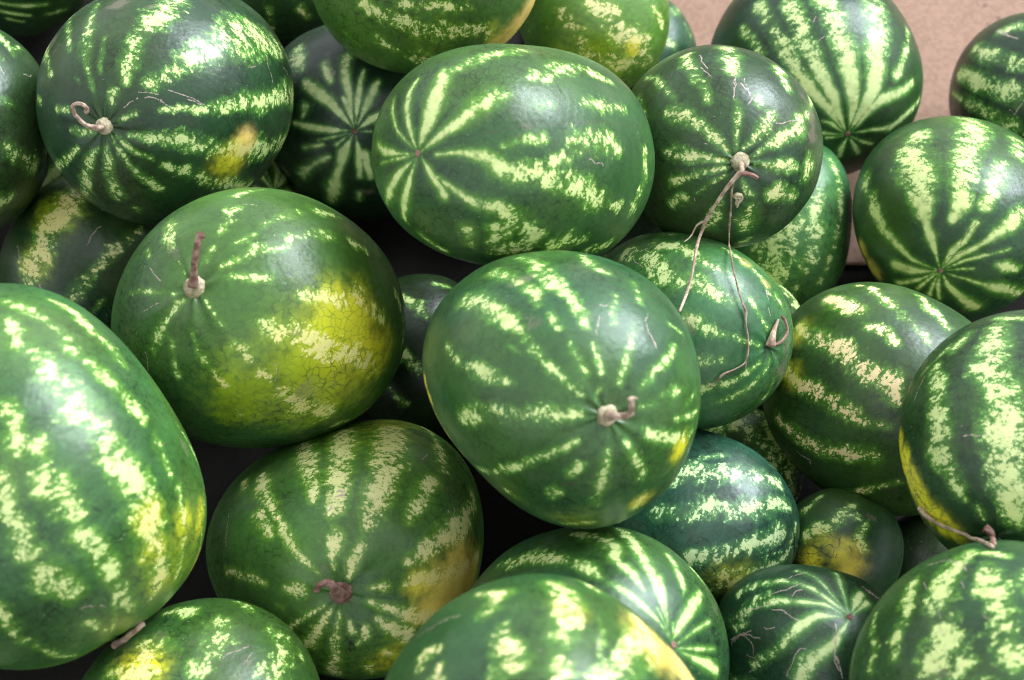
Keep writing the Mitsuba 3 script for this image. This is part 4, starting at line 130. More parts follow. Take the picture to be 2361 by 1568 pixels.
 S=[(1.0,[(1.516,5.131,9.3),(1.057,5.042,11.6),(.827,5.012,9.3),(.706,5.027,4.6)]),(1.0,[(1.48,4.757,11.6),(1.032,4.742,13.9),(.778,4.772,11.6),(.597,4.802,9.3)]),(1.0,[(.379,4.817,10.5),(.27,4.952,4.6),(.173,4.952,1.9)]),(1.0,[(1.444,4.398,13.9),(1.069,4.368,20.9),(.851,4.323,16.2),(.621,4.323,11.6),(.5,4.323,8.2)]),(1.0,[(.379,4.294,4.6),(.246,4.353,7.0),(.137,4.279,2.9)]),(.8,[(1.819,4.144,7.0),(1.286,3.994,9.3),(1.178,3.934,9.3)]),(1.0,[(.996,3.964,9.3),(.754,3.949,9.3),(.657,3.934,5.7)]),(1.0,[(1.299,3.59,9.3),(.972,3.516,13.9),(.766,3.531,13.9),(.609,3.546,9.3),(.5,3.546,4.6)]),(.6,[(.294,3.276,7.0),(.198,3.321,2.9)]),(1.0,[(1.178,3.186,7.0),(.863,3.186,11.6),(.524,3.246,9.3),(.452,3.216,4.6)]),(1.0,[(.21,2.812,2.9),(.379,2.783,5.1),(.512,2.738,9.3),(.706,2.738,9.3)]),(1.0,[(.319,2.483,3.2),(.476,2.468,9.3),(.633,2.468,9.3)]),(1.0,[(.222,1.84,3.2),(.294,1.84,4.6)]),(1.0,[(.306,2.124,3.8),(.367,2.05,6.1)]),(1.0,[(.391,1.885,3.2),(.415,1.84,1.9)]),(.5,[(.682,1.84,8.2),(.815,1.825,4.6)]),(.7,[(.585,2.124,5.7),(.633,2.124,5.7)]),(1.0,[(.149,1.496,2.3),(.294,1.436,5.1),(.512,1.451,5.1),(.815,1.451,8.2)]),(1.0,[(.137,1.047,1.9),(.319,1.017,7.4),(.488,1.047,6.5)]),(1.0,[(.149,.703,1.3),(.294,.613,3.2),(.488,.658,2.9)]),(1.0,[(.21,5.535,2.3),(.379,5.55,5.7),(.548,5.505,5.7),(.79,5.46,5.7),(1.008,5.49,9.3),(1.19,5.475,7.0)]),(1.0,[(.682,5.64,9.3),(.839,5.625,8.2)]),(.6,[(.294,6.223,11.6),(.379,6.223,4.6)]),(.7,[(.875,6.238,4.6),(.657,6.193,7.0),(.536,6.223,3.4)]),(.5,[(1.286,5.625,9.3),(1.19,5.64,9.3)]),(.4,[(.452,.254,3.4),(.427,.314,3.4)]),(.74,[(1.95,3.22,10.3),(2.33,3.22,8.0),(2.7,3.25,8.2),(3.08,3.26,1.6)]),(.99,[(1.95,3.91,6.6),(2.33,3.98,6.0),(2.7,3.95,4.3),(3.08,3.96,1.4)]),(.91,[(2.33,4.54,9.3),(2.7,4.57,6.7),(3.08,4.58,1.7)]),(.87,[(2.33,5.35,8.9),(2.7,5.32,3.5),(3.08,5.3,1.3)]),(.96,[(1.95,5.82,10.7),(2.33,5.82,6.6),(2.7,5.85,4.4),(3.08,5.84,1.3)]),(.77,[(1.57,.26,6.4),(1.95,.27,9.7),(2.33,.31,5.7),(2.7,.25,3.9),(3.08,.32,1.2)]),(.94,[(1.19,.81,15.5),(1.57,.8,16.4),(1.95,.74,12.3),(2.33,.78,12.9),(2.7,.82,10.7),(3.08,.85,1.9)]),(.91,[(1.19,1.38,8.2),(1.57,1.28,8.4),(1.95,1.39,9.1),(2.33,1.39,6.7),(2.7,1.31,3.5),(3.08,1.37,1.3)]),(.76,[(1.57,2.24,16.5),(1.95,2.22,20.2),(2.33,2.21,14.6),(2.7,2.19,8.3),(3.08,2.24,1.6)]),(.86,[(1.57,2.57,11.2),(1.95,2.61,14.8),(2.33,2.63,7.2),(2.7,2.67,8.2),(3.08,2.65,2.0)])],
 Y=[(.887,3.022,64,.95,.8),(1.335,4.503,92,.25,.2),(.573,3.157,28,.6,.6),(.669,2.887,34,.7,.8),(1.613,4.398,46,.4,.4),(.706,2.094,46,.35,.4)],
 R=[(0,.7,[(1.105,5.819),(.972,5.924),(.899,6.059)]),(0,2.9,[(.682,4.772),(.682,4.668)]),(0,1.3,[(.597,4.817),(.561,4.937)]),(0,.7,[(.899,3.71),(.899,3.695)]),(0,.7,[(.96,3.695),(.936,3.65)]),(0,.7,[(1.105,4.114),(1.178,4.084)])]),
27: dict(c=[-.2718, 1.0143, .3157], x=[-.9609, .1541, -.2301], z=[-.2713, -.358, .8935], b=.1450, e=1.154, p=2.2, h=[-.006, .049, .038, .003, .014, -.009, .02], end=1,
 S=[(1.0,[(.657,5.311,3.8),(.488,5.326,6.6),(.379,5.341,3.0)]),(1.0,[(.125,5.356,1.5),(.222,5.341,.9)]),(.6,[(.198,4.294,3.8),(.319,4.353,1.9)]),(1.0,[(.427,4.398,2.3),(.548,4.413,5.3),(.645,4.473,6.6)]),(.6,[(.415,4.039,1.9),(.561,3.964,2.3)]),(.7,[(.645,4.024,3.4),(.815,4.024,5.7),(.948,4.024,4.7)]),(.6,[(.839,4.578,4.7),(1.032,4.533,3.8)]),(1.0,[(.234,3.77,1.9),(.403,3.725,3.0),(.5,3.755,3.8),(.561,3.77,2.7)]),(.8,[(.5,3.695,1.9),(.694,3.665,2.3)]),(1.0,[(.246,3.411,2.3),(.415,3.321,3.0),(.536,3.291,2.7)]),(.6,[(.754,3.755,5.7),(.996,3.71,7.6),(1.081,3.68,4.7)]),(.5,[(1.117,4.009,7.6),(1.311,3.949,3.8)]),(1.0,[(1.202,3.665,4.7),(1.323,3.62,5.7)]),(.6,[(1.613,3.351,4.7),(1.71,3.231,5.7),(1.819,3.052,3.8)]),(.8,[(.718,3.112,3.8),(.863,3.172,6.6),(1.008,3.142,7.6),(1.105,3.291,7.6),(1.226,3.157,7.6),(1.383,3.097,7.6)]),(1.0,[(.5,2.738,3.8),(.645,2.663,8.5),(.766,2.753,13.3),(.899,2.738,11.4),(1.081,2.753,13.3),(1.25,2.768,11.4),(1.468,2.768,7.6)]),(1.0,[(.488,2.259,2.8),(.585,2.259,5.7),(.73,2.244,6.6),(.863,2.259,4.7),(.996,2.229,7.6),(1.19,2.259,11.4),(1.42,2.304,11.4)]),(.6,[(.161,2.379,2.7),(.258,2.289,2.3),(.355,2.274,2.7)]),(.7,[(.331,1.616,2.3),(.476,1.676,3.0),(.609,1.795,3.8),(.742,1.825,2.7)]),(1.0,[(.125,.868,2.7),(.27,.883,3.4),(.415,.883,4.9),(.536,.913,2.7)]),(.5,[(.379,1.122,1.9),(.488,1.242,2.7),(.633,1.331,3.0)]),(.6,[(.137,.344,1.1),(.403,.045,2.7),(.561,.015,1.5)]),(.5,[(.573,5.7,3.8),(.488,5.76,2.7)]),(.5,[(.911,1.78,3.8),(1.008,1.81,3.8)]),(.6,[(1.71,2.229,5.7),(1.964,2.468,4.7)]),(.96,[(1.19,5.74,10.4),(1.57,5.65,10.6),(1.95,5.74,9.6),(2.33,5.73,8.8),(2.7,5.7,3.9),(3.08,5.74,1.4)]),(.78,[(1.19,.07,12.5),(1.57,.09,11.6),(1.95,.14,14.0),(2.33,.09,7.5),(2.7,.15,7.1),(3.08,.08,1.7)]),(.98,[(1.57,.54,7.1),(1.95,.48,7.2),(2.33,.54,7.5),(2.7,.56,5.0),(3.08,.56,1.4)]),(.73,[(1.95,1.19,11.3),(2.33,1.18,9.8),(2.7,1.16,7.6),(3.08,1.26,2.4)]),(.97,[(2.33,1.65,5.9),(2.7,1.65,5.3),(3.08,1.67,1.6)]),(.78,[(2.33,2.44,6.1),(2.7,2.45,3.6),(3.08,2.39,1.4)]),(.87,[(2.33,2.93,6.7),(2.7,2.92,5.0),(3.08,2.84,1.8)]),(.8,[(2.33,3.41,8.2),(2.7,3.33,7.9),(3.08,3.42,2.2)]),(.79,[(1.95,4.0,10.5),(2.33,3.99,8.3),(2.7,4.0,7.9),(3.08,4.08,2.1)]),(.8,[(1.57,4.6,5.7),(1.95,4.64,6.8),(2.33,4.65,5.2),(2.7,4.6,4.6),(3.08,4.58,1.4)]),(.73,[(1.19,5.2,8.1),(1.57,5.21,7.3),(1.95,5.2,5.7),(2.33,5.25,7.9),(2.7,5.24,5.2),(3.08,5.26,1.7)])],
 Y=[(1.069,2.947,65,.95,.42),(1.069,2.513,101,.85,.2),(.875,2.02,68,.75,.12),(.573,2.184,30,.35,.1),(1.347,2.842,58,.7,.42)],
 R=[(0,.9,[(.427,5.894),(.343,5.984),(.27,6.074)]),(0,.7,[(.427,.389),(.282,.389)]),(0,.7,[(.585,.823),(.645,.898),(.694,.942)]),(0,.7,[(.754,4.428),(.778,4.294)]),(0,.7,[(.778,2.409),(.96,2.214)])]),
28: dict(c=[-.4665, .7714, .4137], x=[-.8669, -.4142, -.2775], z=[.4977, -.7519, -.4325], b=.1671, e=1.098, p=2.2, h=[.034, -.052, .018, -.03, .012, .044, -.023], end=1,
 S=[(1.0,[(2.327,3.934,6.4),(2.182,3.875,6.4),(2.061,3.845,6.4),(1.952,3.83,5.1)]),(.7,[(1.891,3.875,7.7),(1.867,3.86,5.1)]),(.8,[(2.182,4.054,9.0),(2.049,4.129,9.0)]),(1.0,[(1.952,4.069,7.7),(1.831,4.069,10.3),(1.71,4.054,12.8),(1.601,4.024,15.4),(1.48,4.009,10.3),(1.371,3.994,11.5),(1.238,3.979,12.8),(1.105,3.934,14.1),(.96,3.905,12.8),(.803,3.875,11.5),(.621,3.785,9.0),(.488,3.815,3.8)]),(1.0,[(2.254,3.59,5.1),(2.109,3.531,7.7),(2.012,3.575,7.7),(1.879,3.546,9.0),(1.758,3.546,5.1)]),(1.0,[(1.795,3.83,5.1),(1.698,3.8,7.7),(1.637,3.77,6.4)]),(1.0,[(1.553,3.74,7.7),(1.468,3.71,6.4)]),(.8,[(1.311,3.68,6.4),(1.202,3.65,5.1),(1.129,3.65,3.1)]),(1.0,[(1.057,3.605,3.6),(.924,3.575,3.6),(.742,3.56,3.1),(.548,3.486,2.6)]),(.8,[(1.371,3.172,3.1),(1.274,3.052,4.1),(1.178,2.947,2.6)]),(.8,[(.984,3.067,2.6),(.778,3.097,2.1),(.585,2.842,2.1)]),(.8,[(1.758,4.353,7.7),(1.686,4.353,6.4),(1.565,4.398,7.7),(1.516,4.308,9.0)]),(1.0,[(1.395,4.353,9.0),(1.311,4.338,15.4),(1.214,4.294,11.5),(1.165,4.279,5.1)]),(.8,[(1.468,4.503,6.4),(1.323,4.593,6.4),(1.226,4.563,9.0),(1.117,4.608,10.3)]),(.85,[(1.069,4.323,7.7),(.96,4.279,9.0),(.851,4.249,6.4),(.754,4.249,5.6),(.633,4.219,7.7),(.488,4.129,5.1)]),(1.0,[(.79,4.234,2.1),(.585,4.279,2.1),(.343,4.398,1.5)]),(.6,[(.984,4.578,10.3),(.924,4.563,15.4),(.827,4.533,10.3)]),(.7,[(.936,4.952,7.7),(.766,5.071,6.4),(.609,5.086,6.4),(.415,5.191,5.1),(.198,5.445,3.1)]),(.7,[(.561,4.563,5.1),(.403,4.488,3.8)]),(.73,[(2.7,3.09,5.1),(3.08,3.14,2.6)]),(.91,[(2.7,3.81,7.6),(3.08,3.74,2.7)]),(.97,[(1.57,4.68,9.7),(1.95,4.75,9.6),(2.33,4.66,9.1),(2.7,4.74,4.6),(3.08,4.67,1.5)]),(.73,[(1.19,5.32,5.7),(1.57,5.32,5.5),(1.95,5.31,8.8),(2.33,5.29,6.1),(2.7,5.33,4.6),(3.08,5.35,1.6)]),(.93,[(.82,6.08,8.8),(1.19,6.05,19.7),(1.57,6.04,19.9),(1.95,6.1,17.4),(2.33,6.04,8.6),(2.7,6.1,10.8),(3.08,6.02,2.7)]),(.83,[(.44,.34,6.6),(.82,.37,9.8),(1.19,.41,14.7),(1.57,.37,16.8),(1.95,.32,17.4),(2.33,.36,9.6),(2.7,.41,5.9),(3.08,.38,1.7)]),(1.0,[(.44,1.14,5.5),(.82,1.23,9.2),(1.19,1.14,9.1),(1.57,1.14,11.5),(1.95,1.17,15.6),(2.33,1.23,11.4),(2.7,1.14,8.5),(3.08,1.14,2.0)]),(.75,[(.44,1.93,5.8),(.82,1.97,12.9),(1.19,1.88,18.5),(1.57,1.87,15.3),(1.95,1.87,12.4),(2.33,1.97,14.7),(2.7,1.95,8.6),(3.08,1.88,2.6)]),(.72,[(.44,2.4,3.6),(.82,2.34,6.8),(1.19,2.35,5.6),(1.57,2.34,5.8),(1.95,2.4,8.8),(2.33,2.42,6.8),(2.7,2.39,4.3),(3.08,2.34,1.1)])],
 Y=[(.984,3.905,27,.5,.4),(.803,3.875,29,.5,.4),(.863,3.56,29,.6,.4),(.863,3.246,29,.6,.45),(.561,3.8,29,.45,.4),(.597,2.842,29,.55,.45),(.669,3.56,83,.35,.1)],
 R=[(0,.7,[(.682,4.533),(.657,4.458),(.597,4.368)]),(0,.7,[(1.964,3.755),(1.952,3.755)])]),
29: dict(c=[-.3116, .575, .2312], x=[-.3846, -.7669, -.5137], z=[.9056, -.4213, -.049], b=.1234, e=.998, p=2.2, h=[.004, .052, -.045, -.001, -.006, -.041, .067], end=1,
 S=[(.8,[(2.133,3.306,6.4),(1.976,3.321,6.4)]),(1.0,[(1.649,3.381,8.0),(1.589,3.501,9.5),(1.565,3.725,6.4),(1.577,3.86,8.0)]),(1.0,[(1.214,3.172,9.5),(1.141,3.336,11.1),(1.117,3.516,11.1)]),(.7,[(1.565,3.097,5.6),(1.686,3.007,4.0)]),(1.0,[(2.049,3.83,12.7),(1.976,3.77,9.5)]),(1.0,[(2.17,4.189,9.5),(1.964,4.129,12.7)]),(.7,[(1.057,3.082,4.0),(1.008,3.097,3.2)]),(.95,[(.06,4.57,1.6),(.44,4.57,5.5),(.82,4.5,11.9),(1.19,4.47,18.6),(1.57,4.49,9.7),(1.95,4.56,14.0),(2.33,4.49,9.4)]),(.92,[(.06,5.12,1.2),(.44,5.09,3.7),(.82,5.11,7.7),(1.19,5.11,8.1),(1.57,5.1,10.9),(1.95,5.15,12.4),(2.33,5.11,6.0),(2.7,5.09,5.7),(3.08,5.09,1.3)]),(.9,[(.06,5.87,2.2),(.44,5.85,8.5),(.82,5.89,7.7),(1.19,5.85,16.0),(1.57,5.89,16.5),(1.95,5.84,13.5),(2.33,5.87,13.7),(2.7,5.82,7.7),(3.08,5.8,2.3)]),(.78,[(.06,.25,1.2),(.44,.24,4.8),(.82,.3,6.3),(1.19,.24,7.3),(1.57,.26,8.8),(1.95,.33,10.3),(2.33,.27,7.8),(2.7,.26,4.2),(3.08,.31,1.4)]),(.92,[(.06,.99,1.9),(.44,.98,4.5),(.82,1.01,10.1),(1.19,.92,6.7),(1.57,.92,12.0),(1.95,.98,7.8),(2.33,1.01,6.3),(2.7,.93,6.7),(3.08,.95,1.9)]),(.84,[(.06,1.74,2.1),(.44,1.76,10.0),(.82,1.7,10.1),(1.19,1.7,17.4),(1.57,1.79,11.3),(1.95,1.7,13.7),(2.33,1.76,15.1),(2.7,1.7,8.6),(3.08,1.73,2.5)]),(.9,[(.06,2.46,2.0),(.44,2.5,5.7),(.82,2.49,7.1),(1.19,2.52,10.1),(1.57,2.49,10.2),(1.95,2.49,12.6),(2.33,2.47,8.1),(2.7,2.45,6.1),(3.08,2.51,2.0)]),(.92,[(.06,3.21,1.8),(.44,3.22,7.6)]),(.83,[(2.7,3.3,4.9),(3.08,3.21,1.8)]),(.78,[(.06,3.73,1.4),(.44,3.75,5.3),(.82,3.81,7.5)])],
 Y=[(2.012,4.039,38,.6,.45)],
 R=[(0,.7,[(1.492,3.695),(1.444,3.575),(1.371,3.456)]),(0,.7,[(1.323,3.59),(1.323,3.501)])]),
30: dict(c=[-.5378, 1.2438, .111], x=[.8621, -.4211, -.2821], z=[.5051, .6683, .5461], b=.1043, e=1.114, p=2.2, h=[.005, -.0, -.0, -.004, -.001, .0, .0], end=1,
 S=[(1.0,[(.887,4.219,12.2),(1.044,4.294,15.3),(1.19,4.323,15.3),(1.371,4.338,13.8),(1.553,4.398,13.8),(1.758,4.413,13.8),(1.904,4.413,10.7)]),(1.0,[(.851,5.401,3.8),(.984,5.266,6.1),(1.178,5.161,6.1),(1.299,5.131,6.1),(1.444,5.071,3.8),(1.565,5.056,4.6),(1.698,5.012,7.6),(1.795,4.982,6.1)]),(.5,[(1.698,5.311,3.8),(1.819,5.296,2.3)]),(.71,[(1.19,.5,8.7),(1.57,.43,8.6),(1.95,.39,9.2),(2.33,.5,9.3),(2.7,.5,3.9),(3.08,.42,1.6)]),(.98,[(.44,1.14,4.4),(.82,1.17,10.8),(1.19,1.12,13.0),(1.57,1.21,14.1),(1.95,1.11,8.5),(2.33,1.19,10.7),(2.7,1.11,5.2),(3.08,1.13,2.1)]),(.9,[(.44,1.85,3.9),(.82,1.95,9.0),(1.19,1.86,10.2),(1.57,1.88,13.9),(1.95,1.92,9.8),(2.33,1.9,5.7),(2.7,1.85,5.1),(3.08,1.85,1.8)]),(.83,[(.44,2.61,4.0),(.82,2.54,6.0),(1.19,2.58,13.2),(1.57,2.56,13.2),(1.95,2.58,10.7),(2.33,2.62,10.6),(2.7,2.55,6.1),(3.08,2.6,1.4)]),(.77,[(1.19,3.27,8.2),(1.57,3.26,8.5),(1.95,3.22,12.7),(2.33,3.22,9.3),(2.7,3.24,7.4),(3.08,3.24,1.5)])],
 Y=[(1.129,4.249,48,.6,.15),(1.698,4.398,38,.55,.15)],
 R=[(0,.7,[(1.662,4.039),(1.795,4.204)]),(0,.7,[(1.25,4.832),(1.105,4.832),(1.008,4.877)]),(0,1.1,[(1.867,4.563),(1.904,4.623)])]),
31: dict(c=[-.1047, 1.1145, .0839], x=[-.8508, -.4366, -.2925], z=[.5109, -.8174, -.2662], b=.0968, e=1.120, p=2.2, h=[.0, .0, .0, .0, .0, .0, .0], end=1,  # visible stripes weakened and rind darkened, painting in the shade of the gap
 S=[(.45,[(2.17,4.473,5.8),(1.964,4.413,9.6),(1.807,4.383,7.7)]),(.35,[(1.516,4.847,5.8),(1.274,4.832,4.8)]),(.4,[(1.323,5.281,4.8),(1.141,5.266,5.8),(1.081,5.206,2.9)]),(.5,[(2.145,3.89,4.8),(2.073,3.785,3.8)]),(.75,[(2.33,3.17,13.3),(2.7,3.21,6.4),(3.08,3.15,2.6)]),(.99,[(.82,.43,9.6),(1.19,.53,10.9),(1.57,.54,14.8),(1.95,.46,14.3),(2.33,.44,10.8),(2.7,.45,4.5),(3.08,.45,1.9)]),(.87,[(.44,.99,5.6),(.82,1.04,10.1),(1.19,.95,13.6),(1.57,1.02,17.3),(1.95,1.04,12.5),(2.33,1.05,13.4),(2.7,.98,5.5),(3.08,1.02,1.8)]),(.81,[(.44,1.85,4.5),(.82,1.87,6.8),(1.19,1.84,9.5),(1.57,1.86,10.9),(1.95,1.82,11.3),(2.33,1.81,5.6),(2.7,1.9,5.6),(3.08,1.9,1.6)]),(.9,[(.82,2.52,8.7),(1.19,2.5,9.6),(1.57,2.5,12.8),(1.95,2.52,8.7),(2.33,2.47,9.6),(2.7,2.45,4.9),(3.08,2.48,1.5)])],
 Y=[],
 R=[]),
32: dict(c=[.2788, .9761, .0645], x=[-.874, -.4038, -.2705], z=[.45, -.8825, -.1366], b=.0660, e=1.120, p=2.2, h=[.0, .0, .0, .0, .0, .0, .0], end=1,
 S=[(.5,[(2.012,4.593,3.8),(1.819,4.473,4.7)]),(.86,[(.06,4.98,1.3),(.44,5.05,6.0),(.82,4.96,8.1),(1.19,5.05,8.6),(1.57,5.07,9.2),(1.95,5.04,8.6),(2.33,4.96,6.6),(2.7,4.99,3.7),(3.08,4.98,1.1)]),(.84,[(.06,5.59,2.0),(.44,5.66,6.7),(.82,5.65,10.1),(1.19,5.56,13.9),(1.57,5.58,11.2),(1.95,5.62,16.1),(2.33,5.63,14.4),(2.7,5.56,5.2),(3.08,5.66,2.1)]),(.74,[(.06,6.16,1.9),(.44,6.1,5.7),(.82,6.15,13.4),(1.19,6.16,13.5),(1.57,6.1,9.2),(1.95,6.11,16.1),(2.33,6.14,12.6),(2.7,6.21,9.0),(3.08,6.21,2.3)]),(.82,[(.06,.35,1.6),(.44,.34,5.2),(.82,.32,10.4),(1.19,.31,10.9),(1.57,.42,14.3),(1.95,.37,16.1),(2.33,.33,9.9),(2.7,.43,5.0),(3.08,.37,2.1)]),(.78,[(.06,1.04,1.3),(.44,1.0,3.7),(.82,.99,4.3),(1.19,.95,6.9),(1.57,1.04,10.2),(1.95,.94,7.3),(2.33,1.01,5.6),(2.7,.97,5.0),(3.08,.99,1.4)]),(.88,[(.06,1.57,1.4),(.44,1.68,4.8),(.82,1.57,5.7),(1.19,1.67,6.0),(1.57,1.59,7.8),(1.95,1.62,7.2),(2.33,1.62,6.5),(2.7,1.58,3.3),(3.08,1.58,1.3)]),(.72,[(.06,2.14,1.7),(.44,2.15,4.5),(.82,2.2,5.7),(1.19,2.17,7.3),(1.57,2.19,7.7),(1.95,2.22,9.2),(2.33,2.22,9.7),(2.7,2.14,3.8),(3.08,2.16,1.4)]),(.81,[(.06,2.7,1.3),(.44,2.65,4.1),(.82,2.63,5.7),(1.19,2.71,10.3),(1.57,2.72,10.0),(1.95,2.63,7.8),(2.33,2.62,8.6),(2.7,2.62,4.2),(3.08,2.67,1.7)]),(.96,[(.06,3.18,2.7),(.44,3.15,6.7),(.82,3.18,11.5),(1.19,3.15,15.8),(1.57,3.2,15.5),(1.95,3.19,11.3),(2.33,3.14,8.8),(2.7,3.21,6.9),(3.08,3.15,2.7)]),(.95,[(.06,3.94,2.8),(.44,3.95,8.5),(.82,3.91,9.9),(1.19,3.91,16.0),(1.57,3.86,19.3),(1.95,3.86,15.3),(2.33,3.93,8.8),(2.7,3.86,10.4),(3.08,3.9,2.9)]),(.83,[(.06,4.31,1.9),(.44,4.42,4.5),(.82,4.34,7.0),(1.19,4.31,14.5),(1.57,4.37,10.7),(1.95,4.41,10.6),(2.33,4.4,6.8),(2.7,4.41,6.2),(3.08,4.39,1.6)])],
 Y=[],
 R=[]),
33: dict(c=[-.371, 1.354, .09], x=[.2895, .9572, -.0], z=[-.7511, .2272, -.6198], b=.0820, e=1.060, p=2.1, h=[.0, .0, .0, .0, .0, .0, .0], end=1,  # filler melons start here, added in gaps to make them darker
 S=[(.89,[(.06,.98,2.4),(.44,1.04,9.1),(.82,1.0,9.9),(1.19,1.03,13.5),(1.57,1.01,10.2),(1.95,.97,11.3),(2.33,.95,9.1),(2.7,.95,10.1),(3.08,1.01,2.2)]),(.79,[(.06,1.38,1.8),(.44,1.41,4.9),(.82,1.47,7.6),(1.19,1.39,9.5),(1.57,1.41,14.9),(1.95,1.44,8.5),(2.33,1.45,8.4),(2.7,1.44,5.1),(3.08,1.4,1.5)]),(.92,[(.06,1.99,2.1),(.44,2.01,6.4),(.82,2.03,12.3),(1.19,1.98,11.5),(1.57,2.03,11.5),(1.95,2.02,13.7),(2.33,1.99,14.4),(2.7,1.96,7.4),(3.08,1.93,2.1)]),(.77,[(.06,2.48,1.8),(.44,2.53,8.6),(.82,2.45,13.4),(1.19,2.46,17.8),(1.57,2.46,16.8),(1.95,2.47,14.0),(2.33,2.51,11.1),(2.7,2.5,9.5),(3.08,2.5,2.2)]),(.89,[(.06,3.06,2.5),(.44,3.06,9.6),(.82,3.14,10.3),(1.19,3.03,20.5),(1.57,3.09,17.6),(1.95,3.12,19.4),(2.33,3.11,11.3),(2.7,3.13,9.5),(3.08,3.06,1.8)]),(.94,[(.06,3.72,1.9),(.44,3.8,5.2),(.82,3.74,11.7),(1.19,3.75,13.5),(1.57,3.72,10.2),(1.95,3.74,8.6),(2.33,3.7,11.3),(2.7,3.71,5.5),(3.08,3.71,2.1)]),(.87,[(.06,4.24,1.2),(.44,4.25,5.4),(.82,4.25,6.9),(1.19,4.32,8.9),(1.57,4.28,7.1),(1.95,4.24,7.7),(2.33,4.25,8.0),(2.7,4.25,4.6),(3.08,4.28,1.2)]),(.97,[(.06,4.95,2.0),(.44,4.93,4.1),(.82,4.98,8.8),(1.19,4.94,9.8),(1.57,4.94,11.8),(1.95,4.97,11.7),(2.33,4.96,10.9),(2.7,5.01,7.7),(3.08,4.96,2.2)]),(.99,[(.06,5.45,1.8),(.44,5.38,7.2),(.82,5.39,7.3),(1.19,5.46,9.8),(1.57,5.44,9.7),(1.95,5.39,9.8),(2.33,5.47,7.8),(2.7,5.39,4.2),(3.08,5.42,1.6)]),(.88,[(.06,6.17,2.5),(.44,6.15,6.1),(.82,6.1,12.9),(1.19,6.17,20.1),(1.57,6.17,13.1),(1.95,6.13,18.9),(2.33,6.1,11.4),(2.7,6.17,8.5),(3.08,6.1,1.8)]),(.93,[(.06,.23,1.4),(.44,.23,3.7),(.82,.28,8.6),(1.19,.21,11.6),(1.57,.18,9.7),(1.95,.21,6.0),(2.33,.25,7.7),(2.7,.24,6.4),(3.08,.18,1.3)])],
 Y=[],
 R=[]),
34: dict(c=[-.601, 1.439, .1], x=[.8674, -.4977, .0], z=[.4931, .8593, -.1361], b=.0965, e=1.060, p=2.1, h=[.0, .0, .0, .0, .0, .0, .0], end=1,
 S=[(.97,[(.06,.39,1.1),(.44,.51,5.0),(.82,.48,5.6),(1.19,.48,4.8),(1.57,.49,9.2),(1.95,.49,7.6),(2.33,.46,7.3),(2.7,.5,3.8),(3.08,.42,1.3)]),(.76,[(.06,.94,2.0),(.44,.96,6.9),(.82,.93,10.9),(1.19,.96,10.8),(1.57,.88,9.3),(1.95,.93,9.1),(2.33,.89,6.2),(2.7,.98,5.4),(3.08,.89,1.6)]),(.88,[(.06,1.6,2.1),(.44,1.58,7.2),(.82,1.64,11.0),(1.19,1.53,11.5),(1.57,1.59,16.9),(1.95,1.57,8.2),(2.33,1.61,13.4),(2.7,1.63,8.2),(3.08,1.56,2.3)]),(.97,[(.06,2.16,1.9),(.44,2.22,6.7),(.82,2.16,9.1),(1.19,2.23,16.8),(1.57,2.22,18.2),(1.95,2.14,12.9),(2.33,2.12,15.2),(2.7,2.14,6.3),(3.08,2.17,1.8)]),(.78,[(.06,2.83,1.6),(.44,2.77,4.6),(.82,2.78,4.1),(1.19,2.76,4.8),(1.57,2.75,6.1),(1.95,2.79,7.4),(2.33,2.78,4.7),(2.7,2.82,4.6),(3.08,2.8,1.4)]),(.79,[(.06,3.37,2.1),(.44,3.33,6.7),(.82,3.37,11.8),(1.19,3.39,9.2),(1.57,3.37,13.7),(1.95,3.4,9.7),(2.33,3.37,10.3),(2.7,3.36,6.0),(3.08,3.37,1.8)]),(.99,[(.06,3.83,1.9),(.44,3.86,8.9),(.82,3.84,15.9),(1.19,3.84,14.1),(1.57,3.83,13.3),(1.95,3.87,12.9),(2.33,3.81,11.7),(2.7,3.92,9.5),(3.08,3.82,1.9)]),(.86,[(.06,4.39,1.5),(.44,4.34,5.0),(.82,4.39,8.2),(1.19,4.3,11.6),(1.57,4.32,8.1),(1.95,4.39,12.0),(2.33,4.4,6.2),(2.7,4.37,6.0),(3.08,4.4,1.9)]),(.82,[(.06,5.02,2.1),(.44,4.99,10.2),(.82,5.03,15.3),(1.19,5.01,11.1),(1.57,5.08,15.2),(1.95,5.07,9.5),(2.33,5.01,12.7),(2.7,5.05,7.5),(3.08,4.99,2.4)]),(.96,[(.06,5.69,1.5),(.44,5.69,6.6),(.82,5.66,5.8),(1.19,5.64,9.3),(1.57,5.63,8.4),(1.95,5.58,9.4),(2.33,5.58,7.5),(2.7,5.65,4.2),(3.08,5.67,1.5)]),(.78,[(.06,6.22,1.9),(.44,6.16,7.6),(.82,6.21,12.0),(1.19,6.15,10.1),(1.57,6.13,19.0),(1.95,6.23,10.9),(2.33,6.24,14.9),(2.7,6.14,9.2),(3.08,6.18,1.8)])],
 Y=[],
 R=[]),
35: dict(c=[.147, 1.276, .13], x=[.5036, -.8639, .0], z=[.8237, .4801, -.3018], b=.1206, e=1.060, p=2.1, h=[.0, .0, .0, .0, .0, .0, .0], end=1,
